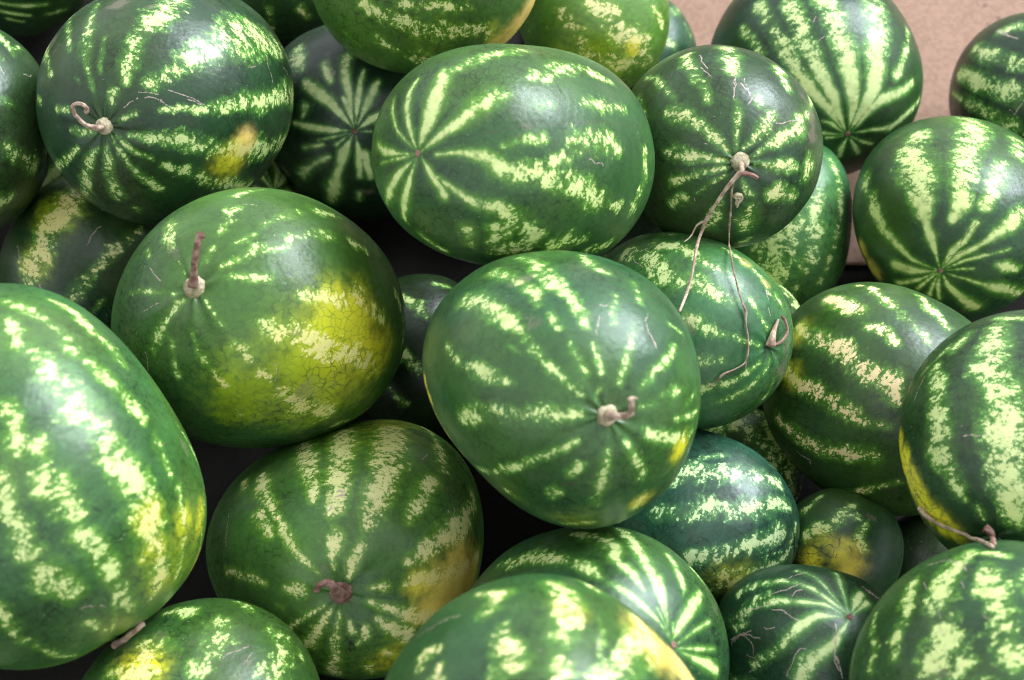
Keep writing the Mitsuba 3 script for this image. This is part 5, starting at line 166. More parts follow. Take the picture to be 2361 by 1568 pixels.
 S=[(.85,[(.06,.48,1.6),(.44,.43,9.0),(.82,.47,12.5),(1.19,.48,15.7),(1.57,.42,16.6),(1.95,.41,15.2),(2.33,.37,14.0),(2.7,.38,5.1),(3.08,.4,1.9)]),(.9,[(.06,1.2,1.8),(.44,1.13,7.9),(.82,1.11,9.9),(1.19,1.21,12.9),(1.57,1.11,12.6),(1.95,1.21,13.8),(2.33,1.11,12.2),(2.7,1.13,5.9),(3.08,1.2,1.4)]),(.98,[(.06,1.68,2.0),(.44,1.75,6.2),(.82,1.67,7.1),(1.19,1.77,13.9),(1.57,1.68,8.0),(1.95,1.77,11.3),(2.33,1.68,8.5),(2.7,1.71,4.5),(3.08,1.76,1.3)]),(.98,[(.06,2.18,1.5),(.44,2.2,6.0),(.82,2.24,10.5),(1.19,2.2,10.6),(1.57,2.21,14.5),(1.95,2.26,17.4),(2.33,2.25,11.4),(2.7,2.22,6.2),(3.08,2.26,2.5)]),(.74,[(.06,2.96,1.4),(.44,2.89,7.1),(.82,2.88,8.8),(1.19,2.96,12.5),(1.57,2.94,10.2),(1.95,2.92,6.4),(2.33,2.95,6.9),(2.7,2.9,6.3),(3.08,2.9,1.8)]),(.78,[(.06,3.52,1.8),(.44,3.53,4.9),(.82,3.44,5.7),(1.19,3.5,6.8),(1.57,3.54,8.2),(1.95,3.46,8.8),(2.33,3.55,7.8),(2.7,3.44,4.4),(3.08,3.5,1.7)]),(.97,[(.06,3.96,2.4),(.44,3.95,8.9),(.82,3.9,8.0),(1.19,3.96,17.0),(1.57,3.88,18.5),(1.95,3.88,10.8),(2.33,3.96,8.6),(2.7,3.88,10.1),(3.08,3.95,1.9)]),(.94,[(.06,4.5,1.6),(.44,4.49,9.7),(.82,4.46,11.6),(1.19,4.51,18.5),(1.57,4.46,18.2),(1.95,4.42,12.2),(2.33,4.49,8.6),(2.7,4.45,7.6),(3.08,4.46,2.3)]),(.78,[(.06,5.0,1.4),(.44,5.01,6.3),(.82,5.08,8.9),(1.19,5.06,8.1),(1.57,5.07,16.4),(1.95,5.01,8.3),(2.33,5.0,7.1),(2.7,5.06,6.6),(3.08,5.02,1.9)]),(.73,[(.06,5.68,1.6),(.44,5.61,6.2),(.82,5.62,9.7),(1.19,5.62,12.8),(1.57,5.65,11.7),(1.95,5.72,12.0),(2.33,5.68,11.2),(2.7,5.68,7.3),(3.08,5.69,1.9)]),(.94,[(.06,.01,1.7),(.44,.07,5.8),(.82,-.03,9.8),(1.19,.01,8.2),(1.57,.06,9.1),(1.95,.05,16.9),(2.33,-.0,12.2),(2.7,-.02,8.6),(3.08,.05,1.6)])],
 Y=[],
 R=[]),
36: dict(c=[.1, 1.05, .09], x=[-.9206, .3906, .0], z=[-.3784, -.8919, .2476], b=.0868, e=1.060, p=2.1, h=[.0, .0, .0, .0, .0, .0, .0], end=1,  # from here on fillers added out of sight, for support and blocking light
 S=[(.75,[(.06,.31,2.6),(.44,.31,10.2),(.82,.28,11.3),(1.19,.24,18.9),(1.57,.24,12.8),(1.95,.35,11.7),(2.33,.33,10.8),(2.7,.28,5.7),(3.08,.24,2.1)]),(.89,[(.06,.98,1.5),(.44,.9,6.4),(.82,.93,9.4),(1.19,.98,16.5),(1.57,.96,9.1),(1.95,1.0,16.8),(2.33,.9,9.8),(2.7,.97,8.2),(3.08,.93,2.1)]),(.93,[(.06,1.39,2.1),(.44,1.4,9.5),(.82,1.35,13.4),(1.19,1.35,11.4),(1.57,1.38,11.6),(1.95,1.39,17.7),(2.33,1.33,8.3),(2.7,1.33,9.7),(3.08,1.37,2.1)]),(.79,[(.06,2.02,1.8),(.44,1.99,6.1),(.82,2.06,11.3),(1.19,2.07,12.0),(1.57,2.04,11.7),(1.95,2.07,10.1),(2.33,2.03,10.7),(2.7,2.04,4.8),(3.08,2.05,1.4)]),(.75,[(.06,2.58,1.3),(.44,2.53,4.2),(.82,2.54,5.7),(1.19,2.55,11.8),(1.57,2.55,6.7),(1.95,2.54,9.7),(2.33,2.5,7.4),(2.7,2.48,6.1),(3.08,2.53,1.6)]),(.84,[(.06,3.2,1.4),(.44,3.2,4.7),(.82,3.22,10.4),(1.19,3.15,8.3),(1.57,3.17,10.4),(1.95,3.2,10.2),(2.33,3.12,7.9),(2.7,3.15,4.3),(3.08,3.12,1.7)]),(.83,[(.06,3.72,1.6),(.44,3.76,8.2),(.82,3.76,13.4),(1.19,3.72,9.1),(1.57,3.69,19.0),(1.95,3.75,16.0),(2.33,3.67,10.4),(2.7,3.7,6.3),(3.08,3.72,2.1)]),(.7,[(.06,4.27,1.5),(.44,4.17,5.8),(.82,4.19,8.4),(1.19,4.23,7.3),(1.57,4.23,13.4),(1.95,4.23,9.0),(2.33,4.24,6.8),(2.7,4.23,4.5),(3.08,4.24,1.4)]),(.88,[(.06,4.81,2.5),(.44,4.8,7.2),(.82,4.77,15.5),(1.19,4.83,14.6),(1.57,4.8,17.6),(1.95,4.84,11.6),(2.33,4.79,15.3),(2.7,4.85,6.9),(3.08,4.85,1.6)]),(.78,[(.06,5.41,1.1),(.44,5.39,4.5),(.82,5.44,6.7),(1.19,5.43,7.3),(1.57,5.42,6.2),(1.95,5.33,8.1),(2.33,5.39,7.5),(2.7,5.42,4.4),(3.08,5.42,1.2)]),(.86,[(.06,6.05,2.0),(.44,6.09,7.4),(.82,6.07,14.2),(1.19,6.14,8.4),(1.57,6.05,13.6),(1.95,6.13,10.1),(2.33,6.09,9.5),(2.7,6.11,4.7),(3.08,6.15,1.8)])],
 Y=[],
 R=[]),
37: dict(c=[-.3, 1.2, .11], x=[.9998, .0189, -.0], z=[-.0187, .9914, .1299], b=.0868, e=1.060, p=2.1, h=[.0, .0, .0, .0, .0, .0, .0], end=1,
 S=[(.99,[(.06,1.17,2.4),(.44,1.2,7.0),(.82,1.19,10.7),(1.19,1.24,16.3),(1.57,1.25,10.7),(1.95,1.24,11.2),(2.33,1.23,14.6),(2.7,1.18,8.9),(3.08,1.27,1.6)]),(.7,[(.06,1.64,1.3),(.44,1.64,5.2),(.82,1.68,10.1),(1.19,1.7,9.1),(1.57,1.7,12.6),(1.95,1.65,7.5),(2.33,1.63,9.6),(2.7,1.64,4.4),(3.08,1.68,1.7)]),(.73,[(.06,2.41,1.5),(.44,2.47,5.6),(.82,2.51,7.5),(1.19,2.43,9.7),(1.57,2.45,15.4),(1.95,2.5,11.6),(2.33,2.5,10.2),(2.7,2.46,5.2),(3.08,2.45,1.7)]),(.78,[(.06,3.08,1.3),(.44,3.11,3.8),(.82,3.12,7.7),(1.19,3.11,7.0),(1.57,3.13,5.5),(1.95,3.13,5.5),(2.33,3.11,6.9),(2.7,3.13,4.7),(3.08,3.07,1.4)]),(.83,[(.06,3.64,2.4),(.44,3.73,4.8),(.82,3.67,8.0),(1.19,3.74,14.9),(1.57,3.66,16.6),(1.95,3.73,16.6),(2.33,3.64,9.5),(2.7,3.73,6.3),(3.08,3.67,2.1)]),(.93,[(.06,4.3,1.5),(.44,4.3,5.7),(.82,4.28,7.2),(1.19,4.3,7.3),(1.57,4.33,12.1),(1.95,4.36,11.1),(2.33,4.35,6.1),(2.7,4.32,6.8),(3.08,4.38,1.4)]),(1.0,[(.06,4.77,1.6),(.44,4.81,5.6),(.82,4.77,8.4),(1.19,4.8,10.3),(1.57,4.79,9.8),(1.95,4.76,9.3),(2.33,4.87,8.3),(2.7,4.82,4.4),(3.08,4.82,1.6)]),(.81,[(.06,5.48,2.1),(.44,5.51,8.2),(.82,5.49,15.1),(1.19,5.42,16.6),(1.57,5.42,17.8),(1.95,5.4,11.5),(2.33,5.51,13.8),(2.7,5.48,9.4),(3.08,5.44,2.5)]),(.91,[(.06,6.23,1.3),(.44,6.19,5.2),(.82,6.3,6.6),(1.19,6.24,5.9),(1.57,6.24,7.8),(1.95,6.2,7.8),(2.33,6.27,4.0),(2.7,6.3,5.3),(3.08,6.29,1.1)]),(.98,[(.06,.57,2.3),(.44,.61,9.3),(.82,.64,9.4),(1.19,.64,18.2),(1.57,.62,11.1),(1.95,.63,19.3),(2.33,.59,10.7),(2.7,.57,6.1),(3.08,.61,2.7)])],
 Y=[],
 R=[]),
38: dict(c=[.0, 1.45, .09], x=[-.9211, -.3892, .0], z=[.3068, -.7262, .6152], b=.0811, e=1.060, p=2.1, h=[.0, .0, .0, .0, .0, .0, .0], end=1,
 S=[(.91,[(.06,5.13,2.1),(.44,5.19,7.8),(.82,5.16,15.0),(1.19,5.22,18.5),(1.57,5.18,14.6),(1.95,5.21,16.5),(2.33,5.19,16.4),(2.7,5.12,6.8),(3.08,5.14,2.8)]),(.94,[(.06,5.8,2.2),(.44,5.71,8.1),(.82,5.77,11.8),(1.19,5.74,10.0),(1.57,5.76,9.2),(1.95,5.78,12.4),(2.33,5.76,6.6),(2.7,5.78,7.1),(3.08,5.74,2.2)]),(.89,[(.06,.13,1.2),(.44,.09,5.6),(.82,.07,6.9),(1.19,.12,11.1),(1.57,.14,10.8),(1.95,.1,9.5),(2.33,.07,5.7),(2.7,.11,4.3),(3.08,.13,1.7)]),(.87,[(.06,.8,1.6),(.44,.91,7.6),(.82,.89,7.9),(1.19,.85,14.3),(1.57,.91,16.7),(1.95,.88,10.3),(2.33,.83,12.2),(2.7,.88,7.9),(3.08,.8,1.6)]),(.92,[(.06,1.54,2.2),(.44,1.43,10.9),(.82,1.53,17.3),(1.19,1.47,19.0),(1.57,1.46,13.6),(1.95,1.47,17.1),(2.33,1.49,12.2),(2.7,1.5,5.9),(3.08,1.5,1.9)]),(.93,[(.06,2.07,1.8),(.44,2.06,10.6),(.82,1.98,9.2),(1.19,2.02,16.9),(1.57,2.07,18.6),(1.95,2.0,20.1),(2.33,2.0,9.5),(2.7,2.04,8.3),(3.08,2.02,2.3)]),(.93,[(.06,2.61,2.1),(.44,2.55,5.9),(.82,2.57,11.9),(1.19,2.56,12.1),(1.57,2.52,8.8),(1.95,2.62,8.4),(2.33,2.59,6.8),(2.7,2.63,7.0),(3.08,2.6,1.6)]),(.75,[(.06,3.33,1.7),(.44,3.34,8.1),(.82,3.34,12.5),(1.19,3.38,12.7),(1.57,3.34,10.8),(1.95,3.37,13.2),(2.33,3.31,9.6),(2.7,3.33,5.7),(3.08,3.4,1.5)]),(.79,[(.06,3.73,1.1),(.44,3.83,4.1),(.82,3.83,4.4),(1.19,3.75,8.2),(1.57,3.76,7.6),(1.95,3.82,7.2),(2.33,3.79,6.2),(2.7,3.73,2.9),(3.08,3.73,1.5)]),(.73,[(.06,4.47,1.6),(.44,4.47,9.0),(.82,4.45,8.2),(1.19,4.43,19.2),(1.57,4.44,14.1),(1.95,4.45,16.1),(2.33,4.44,14.9),(2.7,4.49,8.9),(3.08,4.41,1.9)])],
 Y=[],
 R=[]),
39: dict(c=[.3, 1.15, .09], x=[.9517, .3069, -.0], z=[-.3055, .9473, -.0962], b=.0685, e=1.060, p=2.1, h=[.0, .0, .0, .0, .0, .0, .0], end=1,
 S=[(.99,[(.06,6.21,2.6),(.44,6.2,5.4),(.82,6.14,14.4),(1.19,6.19,14.5),(1.57,6.19,11.1),(1.95,6.15,13.4),(2.33,6.14,13.0),(2.7,6.13,10.0),(3.08,6.13,2.2)]),(.84,[(.06,.43,1.2),(.44,.43,4.3),(.82,.45,8.1),(1.19,.5,6.1),(1.57,.4,6.6),(1.95,.39,7.1),(2.33,.4,5.0),(2.7,.39,3.7),(3.08,.45,1.4)]),(.96,[(.06,.98,1.5),(.44,.95,6.2),(.82,.97,12.7),(1.19,.95,8.6),(1.57,.91,12.2),(1.95,.95,9.7),(2.33,.91,7.6),(2.7,.96,5.2),(3.08,.9,1.8)]),(.99,[(.06,1.71,2.2),(.44,1.65,7.7),(.82,1.63,10.3),(1.19,1.65,13.0),(1.57,1.71,14.8),(1.95,1.66,11.4),(2.33,1.61,11.1),(2.7,1.65,5.8),(3.08,1.68,1.7)]),(.86,[(.06,2.05,1.7),(.44,2.07,7.7),(.82,2.07,15.9),(1.19,2.06,19.7),(1.57,2.09,18.4),(1.95,2.14,15.2),(2.33,2.12,15.9),(2.7,2.11,9.9),(3.08,2.05,1.9)]),(.98,[(.06,2.75,1.5),(.44,2.79,5.5),(.82,2.72,6.0),(1.19,2.72,6.2),(1.57,2.79,9.8),(1.95,2.78,11.6),(2.33,2.76,7.7),(2.7,2.71,6.4),(3.08,2.77,1.5)]),(.75,[(.06,3.27,1.9),(.44,3.31,9.6),(.82,3.38,13.4),(1.19,3.33,15.8),(1.57,3.36,15.7),(1.95,3.37,17.4),(2.33,3.35,11.1),(2.7,3.29,9.1),(3.08,3.31,2.5)]),(.92,[(.06,3.86,1.4),(.44,3.9,5.4),(.82,3.86,5.2),(1.19,3.88,6.0),(1.57,3.86,10.5),(1.95,3.86,10.4),(2.33,3.88,6.3),(2.7,3.91,3.3),(3.08,3.88,1.7)]),(.79,[(.06,4.5,1.6),(.44,4.59,7.2),(.82,4.58,10.7),(1.19,4.5,15.9),(1.57,4.57,10.3),(1.95,4.56,11.6),(2.33,4.51,10.4),(2.7,4.57,4.7),(3.08,4.49,1.9)]),(.97,[(.06,5.1,1.2),(.44,5.15,6.3),(.82,5.18,7.5),(1.19,5.08,10.4),(1.57,5.12,7.5),(1.95,5.12,6.3),(2.33,5.18,9.2),(2.7,5.16,4.0),(3.08,5.1,1.6)]),(.78,[(.06,5.59,2.5),(.44,5.58,5.4),(.82,5.61,13.4),(1.19,5.57,13.0),(1.57,5.52,14.9),(1.95,5.57,9.0),(2.33,5.51,10.4),(2.7,5.52,9.5),(3.08,5.58,1.5)])],
 Y=[],
 R=[]),
40: dict(c=[-.55, .45, .11], x=[-.9926, -.1212, .0], z=[.1034, -.847, .5214], b=.1061, e=1.060, p=2.1, h=[.0, .0, .0, .0, .0, .0, .0], end=1,
 S=[(.72,[(.06,.41,2.5),(.44,.36,5.7),(.82,.36,14.2),(1.19,.34,15.1),(1.57,.44,10.1),(1.95,.33,9.9),(2.33,.39,9.0),(2.7,.33,8.1),(3.08,.4,1.8)]),(.82,[(.06,.77,2.0),(.44,.82,5.0),(.82,.78,8.5),(1.19,.74,10.0),(1.57,.73,13.5),(1.95,.74,9.8),(2.33,.74,10.4),(2.7,.76,4.7),(3.08,.76,1.9)]),(.87,[(.06,1.47,1.6),(.44,1.51,3.7),(.82,1.55,6.2),(1.19,1.54,10.0),(1.57,1.54,9.0),(1.95,1.55,9.3),(2.33,1.49,7.8),(2.7,1.55,6.1),(3.08,1.45,1.2)]),(.89,[(.06,2.24,1.4),(.44,2.17,4.1),(.82,2.16,8.1),(1.19,2.23,7.1),(1.57,2.16,6.8),(1.95,2.21,7.7),(2.33,2.17,7.6),(2.7,2.15,4.6),(3.08,2.22,1.3)]),(.96,[(.06,2.72,2.0),(.44,2.64,6.1),(.82,2.68,9.2),(1.19,2.65,10.9),(1.57,2.71,8.1),(1.95,2.72,8.5),(2.33,2.7,9.4),(2.7,2.71,4.7),(3.08,2.7,2.0)]),(1.0,[(.06,3.43,1.7),(.44,3.49,7.1),(.82,3.43,13.6),(1.19,3.47,16.3),(1.57,3.4,10.8),(1.95,3.4,13.9),(2.33,3.49,9.4),(2.7,3.42,7.5),(3.08,3.5,2.3)]),(.99,[(.06,4.02,1.4),(.44,4.05,5.1),(.82,3.97,7.1),(1.19,4.04,8.5),(1.57,4.03,8.2),(1.95,4.01,6.7),(2.33,3.95,10.1),(2.7,3.99,6.7),(3.08,3.98,1.6)]),(.95,[(.06,4.57,2.7),(.44,4.48,10.2),(.82,4.5,12.3),(1.19,4.49,20.0),(1.57,4.51,20.5),(1.95,4.56,15.2),(2.33,4.52,14.0),(2.7,4.55,10.8),(3.08,4.59,2.4)]),(.99,[(.06,5.35,1.2),(.44,5.28,5.3),(.82,5.33,5.1),(1.19,5.29,7.1),(1.57,5.33,11.6),(1.95,5.36,10.7),(2.33,5.31,6.5),(2.7,5.28,6.0),(3.08,5.32,1.7)]),(.87,[(.06,5.79,2.1),(.44,5.84,7.7),(.82,5.86,7.6),(1.19,5.85,12.5),(1.57,5.79,12.4),(1.95,5.87,12.3),(2.33,5.79,7.5),(2.7,5.82,8.1),(3.08,5.8,2.2)])],
 Y=[],
 R=[]),
41: dict(c=[-.35, .35, .11], x=[-.9715, .2372, .0], z=[-.1836, -.7519, .6332], b=.1061, e=1.060, p=2.1, h=[.0, .0, .0, .0, .0, .0, .0], end=1,
 S=[(.73,[(.06,5.97,2.3),(.44,6.02,6.1),(.82,5.99,8.0),(1.19,5.94,10.0),(1.57,6.02,10.1),(1.95,6.01,8.5),(2.33,5.98,7.6),(2.7,5.96,8.1),(3.08,5.95,1.8)]),(.99,[(.06,.23,2.0),(.44,.21,6.1),(.82,.21,13.2),(1.19,.14,17.5),(1.57,.19,11.9),(1.95,.12,10.7),(2.33,.2,11.5),(2.7,.13,9.7),(3.08,.23,2.5)]),(.96,[(.06,.99,1.7),(.44,1.0,6.5),(.82,1.07,10.3),(1.19,.96,9.9),(1.57,1.06,7.4),(1.95,.98,8.7),(2.33,.97,8.8),(2.7,1.07,7.0),(3.08,1.01,1.6)]),(.76,[(.06,1.59,1.3),(.44,1.64,4.3),(.82,1.58,8.9),(1.19,1.6,10.1),(1.57,1.56,10.2),(1.95,1.58,7.6),(2.33,1.61,6.4),(2.7,1.6,4.4),(3.08,1.56,1.3)]),(.7,[(.06,2.25,1.9),(.44,2.2,6.2),(.82,2.27,7.3),(1.19,2.24,9.8),(1.57,2.28,12.1),(1.95,2.19,10.4),(2.33,2.18,11.0),(2.7,2.23,6.2),(3.08,2.28,1.6)]),(.82,[(.06,2.93,2.5),(.44,2.84,7.0),(.82,2.85,12.7),(1.19,2.89,11.4),(1.57,2.89,22.1),(1.95,2.9,11.1),(2.33,2.91,15.2),(2.7,2.92,7.7),(3.08,2.94,2.8)]),(.86,[(.06,3.46,2.0),(.44,3.45,3.9),(.82,3.51,10.4),(1.19,3.51,9.0),(1.57,3.49,7.3),(1.95,3.5,9.0),(2.33,3.42,8.9),(2.7,3.43,6.1),(3.08,3.41,1.4)]),(.82,[(.06,3.99,2.4),(.44,3.98,10.0),(.82,3.95,9.2),(1.19,3.94,18.5),(1.57,3.94,10.9),(1.95,3.89,17.6),(2.33,3.98,15.4),(2.7,3.89,7.8),(3.08,3.88,2.9)]),(.99,[(.06,4.69,1.5),(.44,4.7,7.9),(.82,4.61,11.9),(1.19,4.62,11.3),(1.57,4.62,15.9),(1.95,4.68,16.4),(2.33,4.61,12.8),(2.7,4.66,8.0),(3.08,4.69,1.7)]),(.73,[(.06,5.33,2.4),(.44,5.32,8.4),(.82,5.35,14.9),(1.19,5.29,15.9),(1.57,5.38,9.8),(1.95,5.39,17.1),(2.33,5.39,12.8),(2.7,5.38,8.8),(3.08,5.31,2.1)])],
 Y=[],
 R=[]),
42: dict(c=[-.15, .45, .11], x=[.6525, .7578, -.0], z=[-.704, .6062, -.37], b=.1061, e=1.060, p=2.1, h=[.0, .0, .0, .0, .0, .0, .0], end=1,
 S=[(.78,[(.06,.7,1.9),(.44,.66,4.9),(.82,.68,12.4),(1.19,.69,9.0),(1.57,.72,12.3),(1.95,.62,9.7),(2.33,.62,8.9),(2.7,.65,5.7),(3.08,.61,2.1)]),(.94,[(.06,1.14,1.3),(.44,1.03,5.7),(.82,1.06,5.8),(1.19,1.13,5.8),(1.57,1.11,9.8),(1.95,1.14,7.5),(2.33,1.03,5.6),(2.7,1.11,4.5),(3.08,1.05,1.3)]),(.78,[(.06,1.78,2.0),(.44,1.8,5.8),(.82,1.84,9.6),(1.19,1.82,9.9),(1.57,1.84,12.6),(1.95,1.79,13.4),(2.33,1.77,5.9),(2.7,1.75,7.5),(3.08,1.83,1.4)]),(.94,[(.06,2.45,1.9),(.44,2.35,4.5),(.82,2.42,6.7),(1.19,2.44,10.7),(1.57,2.35,11.6),(1.95,2.41,12.4),(2.33,2.41,10.5),(2.7,2.38,4.1),(3.08,2.41,1.3)]),(.9,[(.06,3.23,2.1),(.44,3.22,6.7),(.82,3.19,6.3),(1.19,3.21,12.1),(1.57,3.2,13.5),(1.95,3.18,7.7),(2.33,3.2,12.1),(2.7,3.12,5.4),(3.08,3.2,1.4)]),(.89,[(.06,3.75,1.5),(.44,3.78,4.7),(.82,3.8,5.2),(1.19,3.8,7.2),(1.57,3.8,10.1),(1.95,3.72,8.9),(2.33,3.73,6.7),(2.7,3.71,5.5),(3.08,3.73,1.6)]),(.96,[(.06,4.34,1.7),(.44,4.36,8.5),(.82,4.44,10.5),(1.19,4.4,10.6),(1.57,4.37,15.1),(1.95,4.4,14.9),(2.33,4.43,12.7),(2.7,4.35,6.7),(3.08,4.4,1.9)]),(.72,[(.06,4.96,2.5),(.44,4.91,7.8),(.82,4.94,9.8),(1.19,4.86,13.1),(1.57,4.86,10.2),(1.95,4.94,8.4),(2.33,4.86,13.2),(2.7,4.92,7.4),(3.08,4.88,2.2)]),(.73,[(.06,5.6,2.0),(.44,5.61,5.6),(.82,5.58,7.4),(1.19,5.68,7.5),(1.57,5.69,9.3),(1.95,5.68,9.1),(2.33,5.68,9.2),(2.7,5.6,6.5),(3.08,5.64,1.4)]),(.8,[(.06,6.26,2.2),(.44,6.24,6.0),(.82,6.17,11.3),(1.19,6.25,14.5),(1.57,6.16,16.8),(1.95,6.18,10.5),(2.33,6.25,8.7),(2.7,6.2,9.1),(3.08,6.26,2.7)])],
 Y=[],
 R=[]),
43: dict(c=[.05, .35, .11], x=[-.8864, -.4629, .0], z=[.3927, -.7521, -.5293], b=.1061, e=1.060, p=2.1, h=[.0, .0, .0, .0, .0, .0, .0], end=1,
 S=[(.85,[(.06,2.97,1.7),(.44,2.97,5.9),(.82,2.89,7.2),(1.19,2.92,14.5),(1.57,2.91,11.9),(1.95,2.99,10.3),(2.33,2.98,8.2),(2.7,2.96,7.4),(3.08,2.98,2.2)]),(.76,[(.06,3.53,2.4),(.44,3.61,9.0),(.82,3.62,12.6),(1.19,3.54,8.4),(1.57,3.64,9.3),(1.95,3.53,15.5),(2.33,3.63,8.3),(2.7,3.61,5.7),(3.08,3.56,1.8)]),(1.0,[(.06,4.44,1.6),(.44,4.43,5.8),(.82,4.48,8.0),(1.19,4.42,8.4),(1.57,4.48,10.3),(1.95,4.5,5.5),(2.33,4.46,5.0),(2.7,4.49,3.5),(3.08,4.49,1.3)]),(.83,[(.06,5.04,2.0),(.44,5.02,6.9),(.82,5.12,11.5),(1.19,5.06,9.6),(1.57,5.13,15.8),(1.95,5.09,12.2),(2.33,5.14,9.5),(2.7,5.02,8.0),(3.08,5.05,1.9)]),(.73,[(.06,5.88,1.4),(.44,5.85,7.2),(.82,5.89,6.6),(1.19,5.92,6.6),(1.57,5.81,12.6),(1.95,5.91,7.4),(2.33,5.81,8.9),(2.7,5.92,6.8),(3.08,5.86,1.7)]),(.85,[(.06,.26,1.9),(.44,.15,4.9),(.82,.19,8.8),(1.19,.17,12.8),(1.57,.19,12.1),(1.95,.26,10.7),(2.33,.24,9.6),(2.7,.24,5.7),(3.08,.25,1.9)]),(.89,[(.06,.75,2.7),(.44,.74,6.2),(.82,.71,14.5),(1.19,.77,11.2),(1.57,.81,19.6),(1.95,.74,18.0),(2.33,.76,11.7),(2.7,.76,7.8),(3.08,.76,2.0)]),(.85,[(.06,1.64,1.2),(.44,1.65,5.0),(.82,1.69,9.7),(1.19,1.68,11.8),(1.57,1.63,10.6),(1.95,1.67,8.4),(2.33,1.63,7.2),(2.7,1.59,5.8),(3.08,1.59,1.6)]),(.97,[(.06,2.38,2.3),(.44,2.32,6.2),(.82,2.3,10.4),(1.19,2.33,14.0),(1.57,2.34,11.5),(1.95,2.38,11.0),(2.33,2.3,9.2),(2.7,2.39,9.5),(3.08,2.35,2.5)])],
 Y=[],
 R=[]),
44: dict(c=[.25, .45, .11], x=[-.9267, .3759, .0], z=[-.3722, -.9177, .1387], b=.1061, e=1.060, p=2.1, h=[.0, .0, .0, .0, .0, .0, .0], end=1,
 S=[(.84,[(.06,1.11,1.5),(.44,1.16,5.1),(.82,1.05,6.3),(1.19,1.14,6.9),(1.57,1.11,7.5),(1.95,1.05,4.8),(2.33,1.16,7.1),(2.7,1.1,5.0),(3.08,1.06,1.3)]),(.7,[(.06,1.75,1.7),(.44,1.77,6.6),(.82,1.71,11.4),(1.19,1.78,9.8),(1.57,1.73,8.8),(1.95,1.78,9.3),(2.33,1.72,6.9),(2.7,1.79,5.3),(3.08,1.81,1.8)]),(.79,[(.06,2.19,1.3),(.44,2.25,4.3),(.82,2.24,6.9),(1.19,2.22,8.8),(1.57,2.22,12.1),(1.95,2.16,10.8),(2.33,2.22,10.6),(2.7,2.24,7.0),(3.08,2.2,1.5)]),(.91,[(.06,2.81,1.6),(.44,2.81,3.3),(.82,2.8,9.1),(1.19,2.86,6.5),(1.57,2.8,10.7),(1.95,2.87,7.9),(2.33,2.81,5.0),(2.7,2.92,5.0),(3.08,2.87,1.2)]),(.93,[(.06,3.44,1.3),(.44,3.49,5.7),(.82,3.54,7.3),(1.19,3.48,8.1),(1.57,3.53,6.9),(1.95,3.52,7.0),(2.33,3.45,6.1),(2.7,3.54,5.7),(3.08,3.46,1.5)]),(.95,[(.06,4.19,1.5),(.44,4.15,5.3),(.82,4.14,10.5),(1.19,4.17,12.9),(1.57,4.13,9.3),(1.95,4.12,13.1),(2.33,4.12,9.8),(2.7,4.13,6.9),(3.08,4.14,1.8)]),(.78,[(.06,4.69,1.4),(.44,4.7,7.4),(.82,4.66,11.0),(1.19,4.68,11.5),(1.57,4.72,14.7),(1.95,4.71,8.9),(2.33,4.68,10.9),(2.7,4.69,6.9),(3.08,4.73,1.5)]),(.8,[(.06,5.38,2.4),(.44,5.42,6.4),(.82,5.39,12.4),(1.19,5.47,15.4),(1.57,5.4,10.4),(1.95,5.44,14.8),(2.33,5.44,8.5),(2.7,5.42,9.4),(3.08,5.41,2.3)]),(.87,[(.06,6.04,1.7),(.44,6.08,5.8),(.82,6.03,8.2),(1.19,6.0,9.4),(1.57,6.01,5.7),(1.95,6.11,9.8),(2.33,6.03,7.1),(2.7,6.09,4.2),(3.08,6.05,1.6)]),(.92,[(.06,.41,1.3),(.44,.39,3.7),(.82,.48,5.1),(1.19,.48,10.1),(1.57,.41,10.5),(1.95,.38,6.7),(2.33,.48,7.1),(2.7,.45,4.9),(3.08,.44,1.5)])],
 Y=[],
 R=[]),
45: dict(c=[.5, .6, .11], x=[.9991, -.0425, .0], z=[.0424, .9965, .0714], b=.1061, e=1.060, p=2.1, h=[.0, .0, .0, .0, .0, .0, .0], end=1,
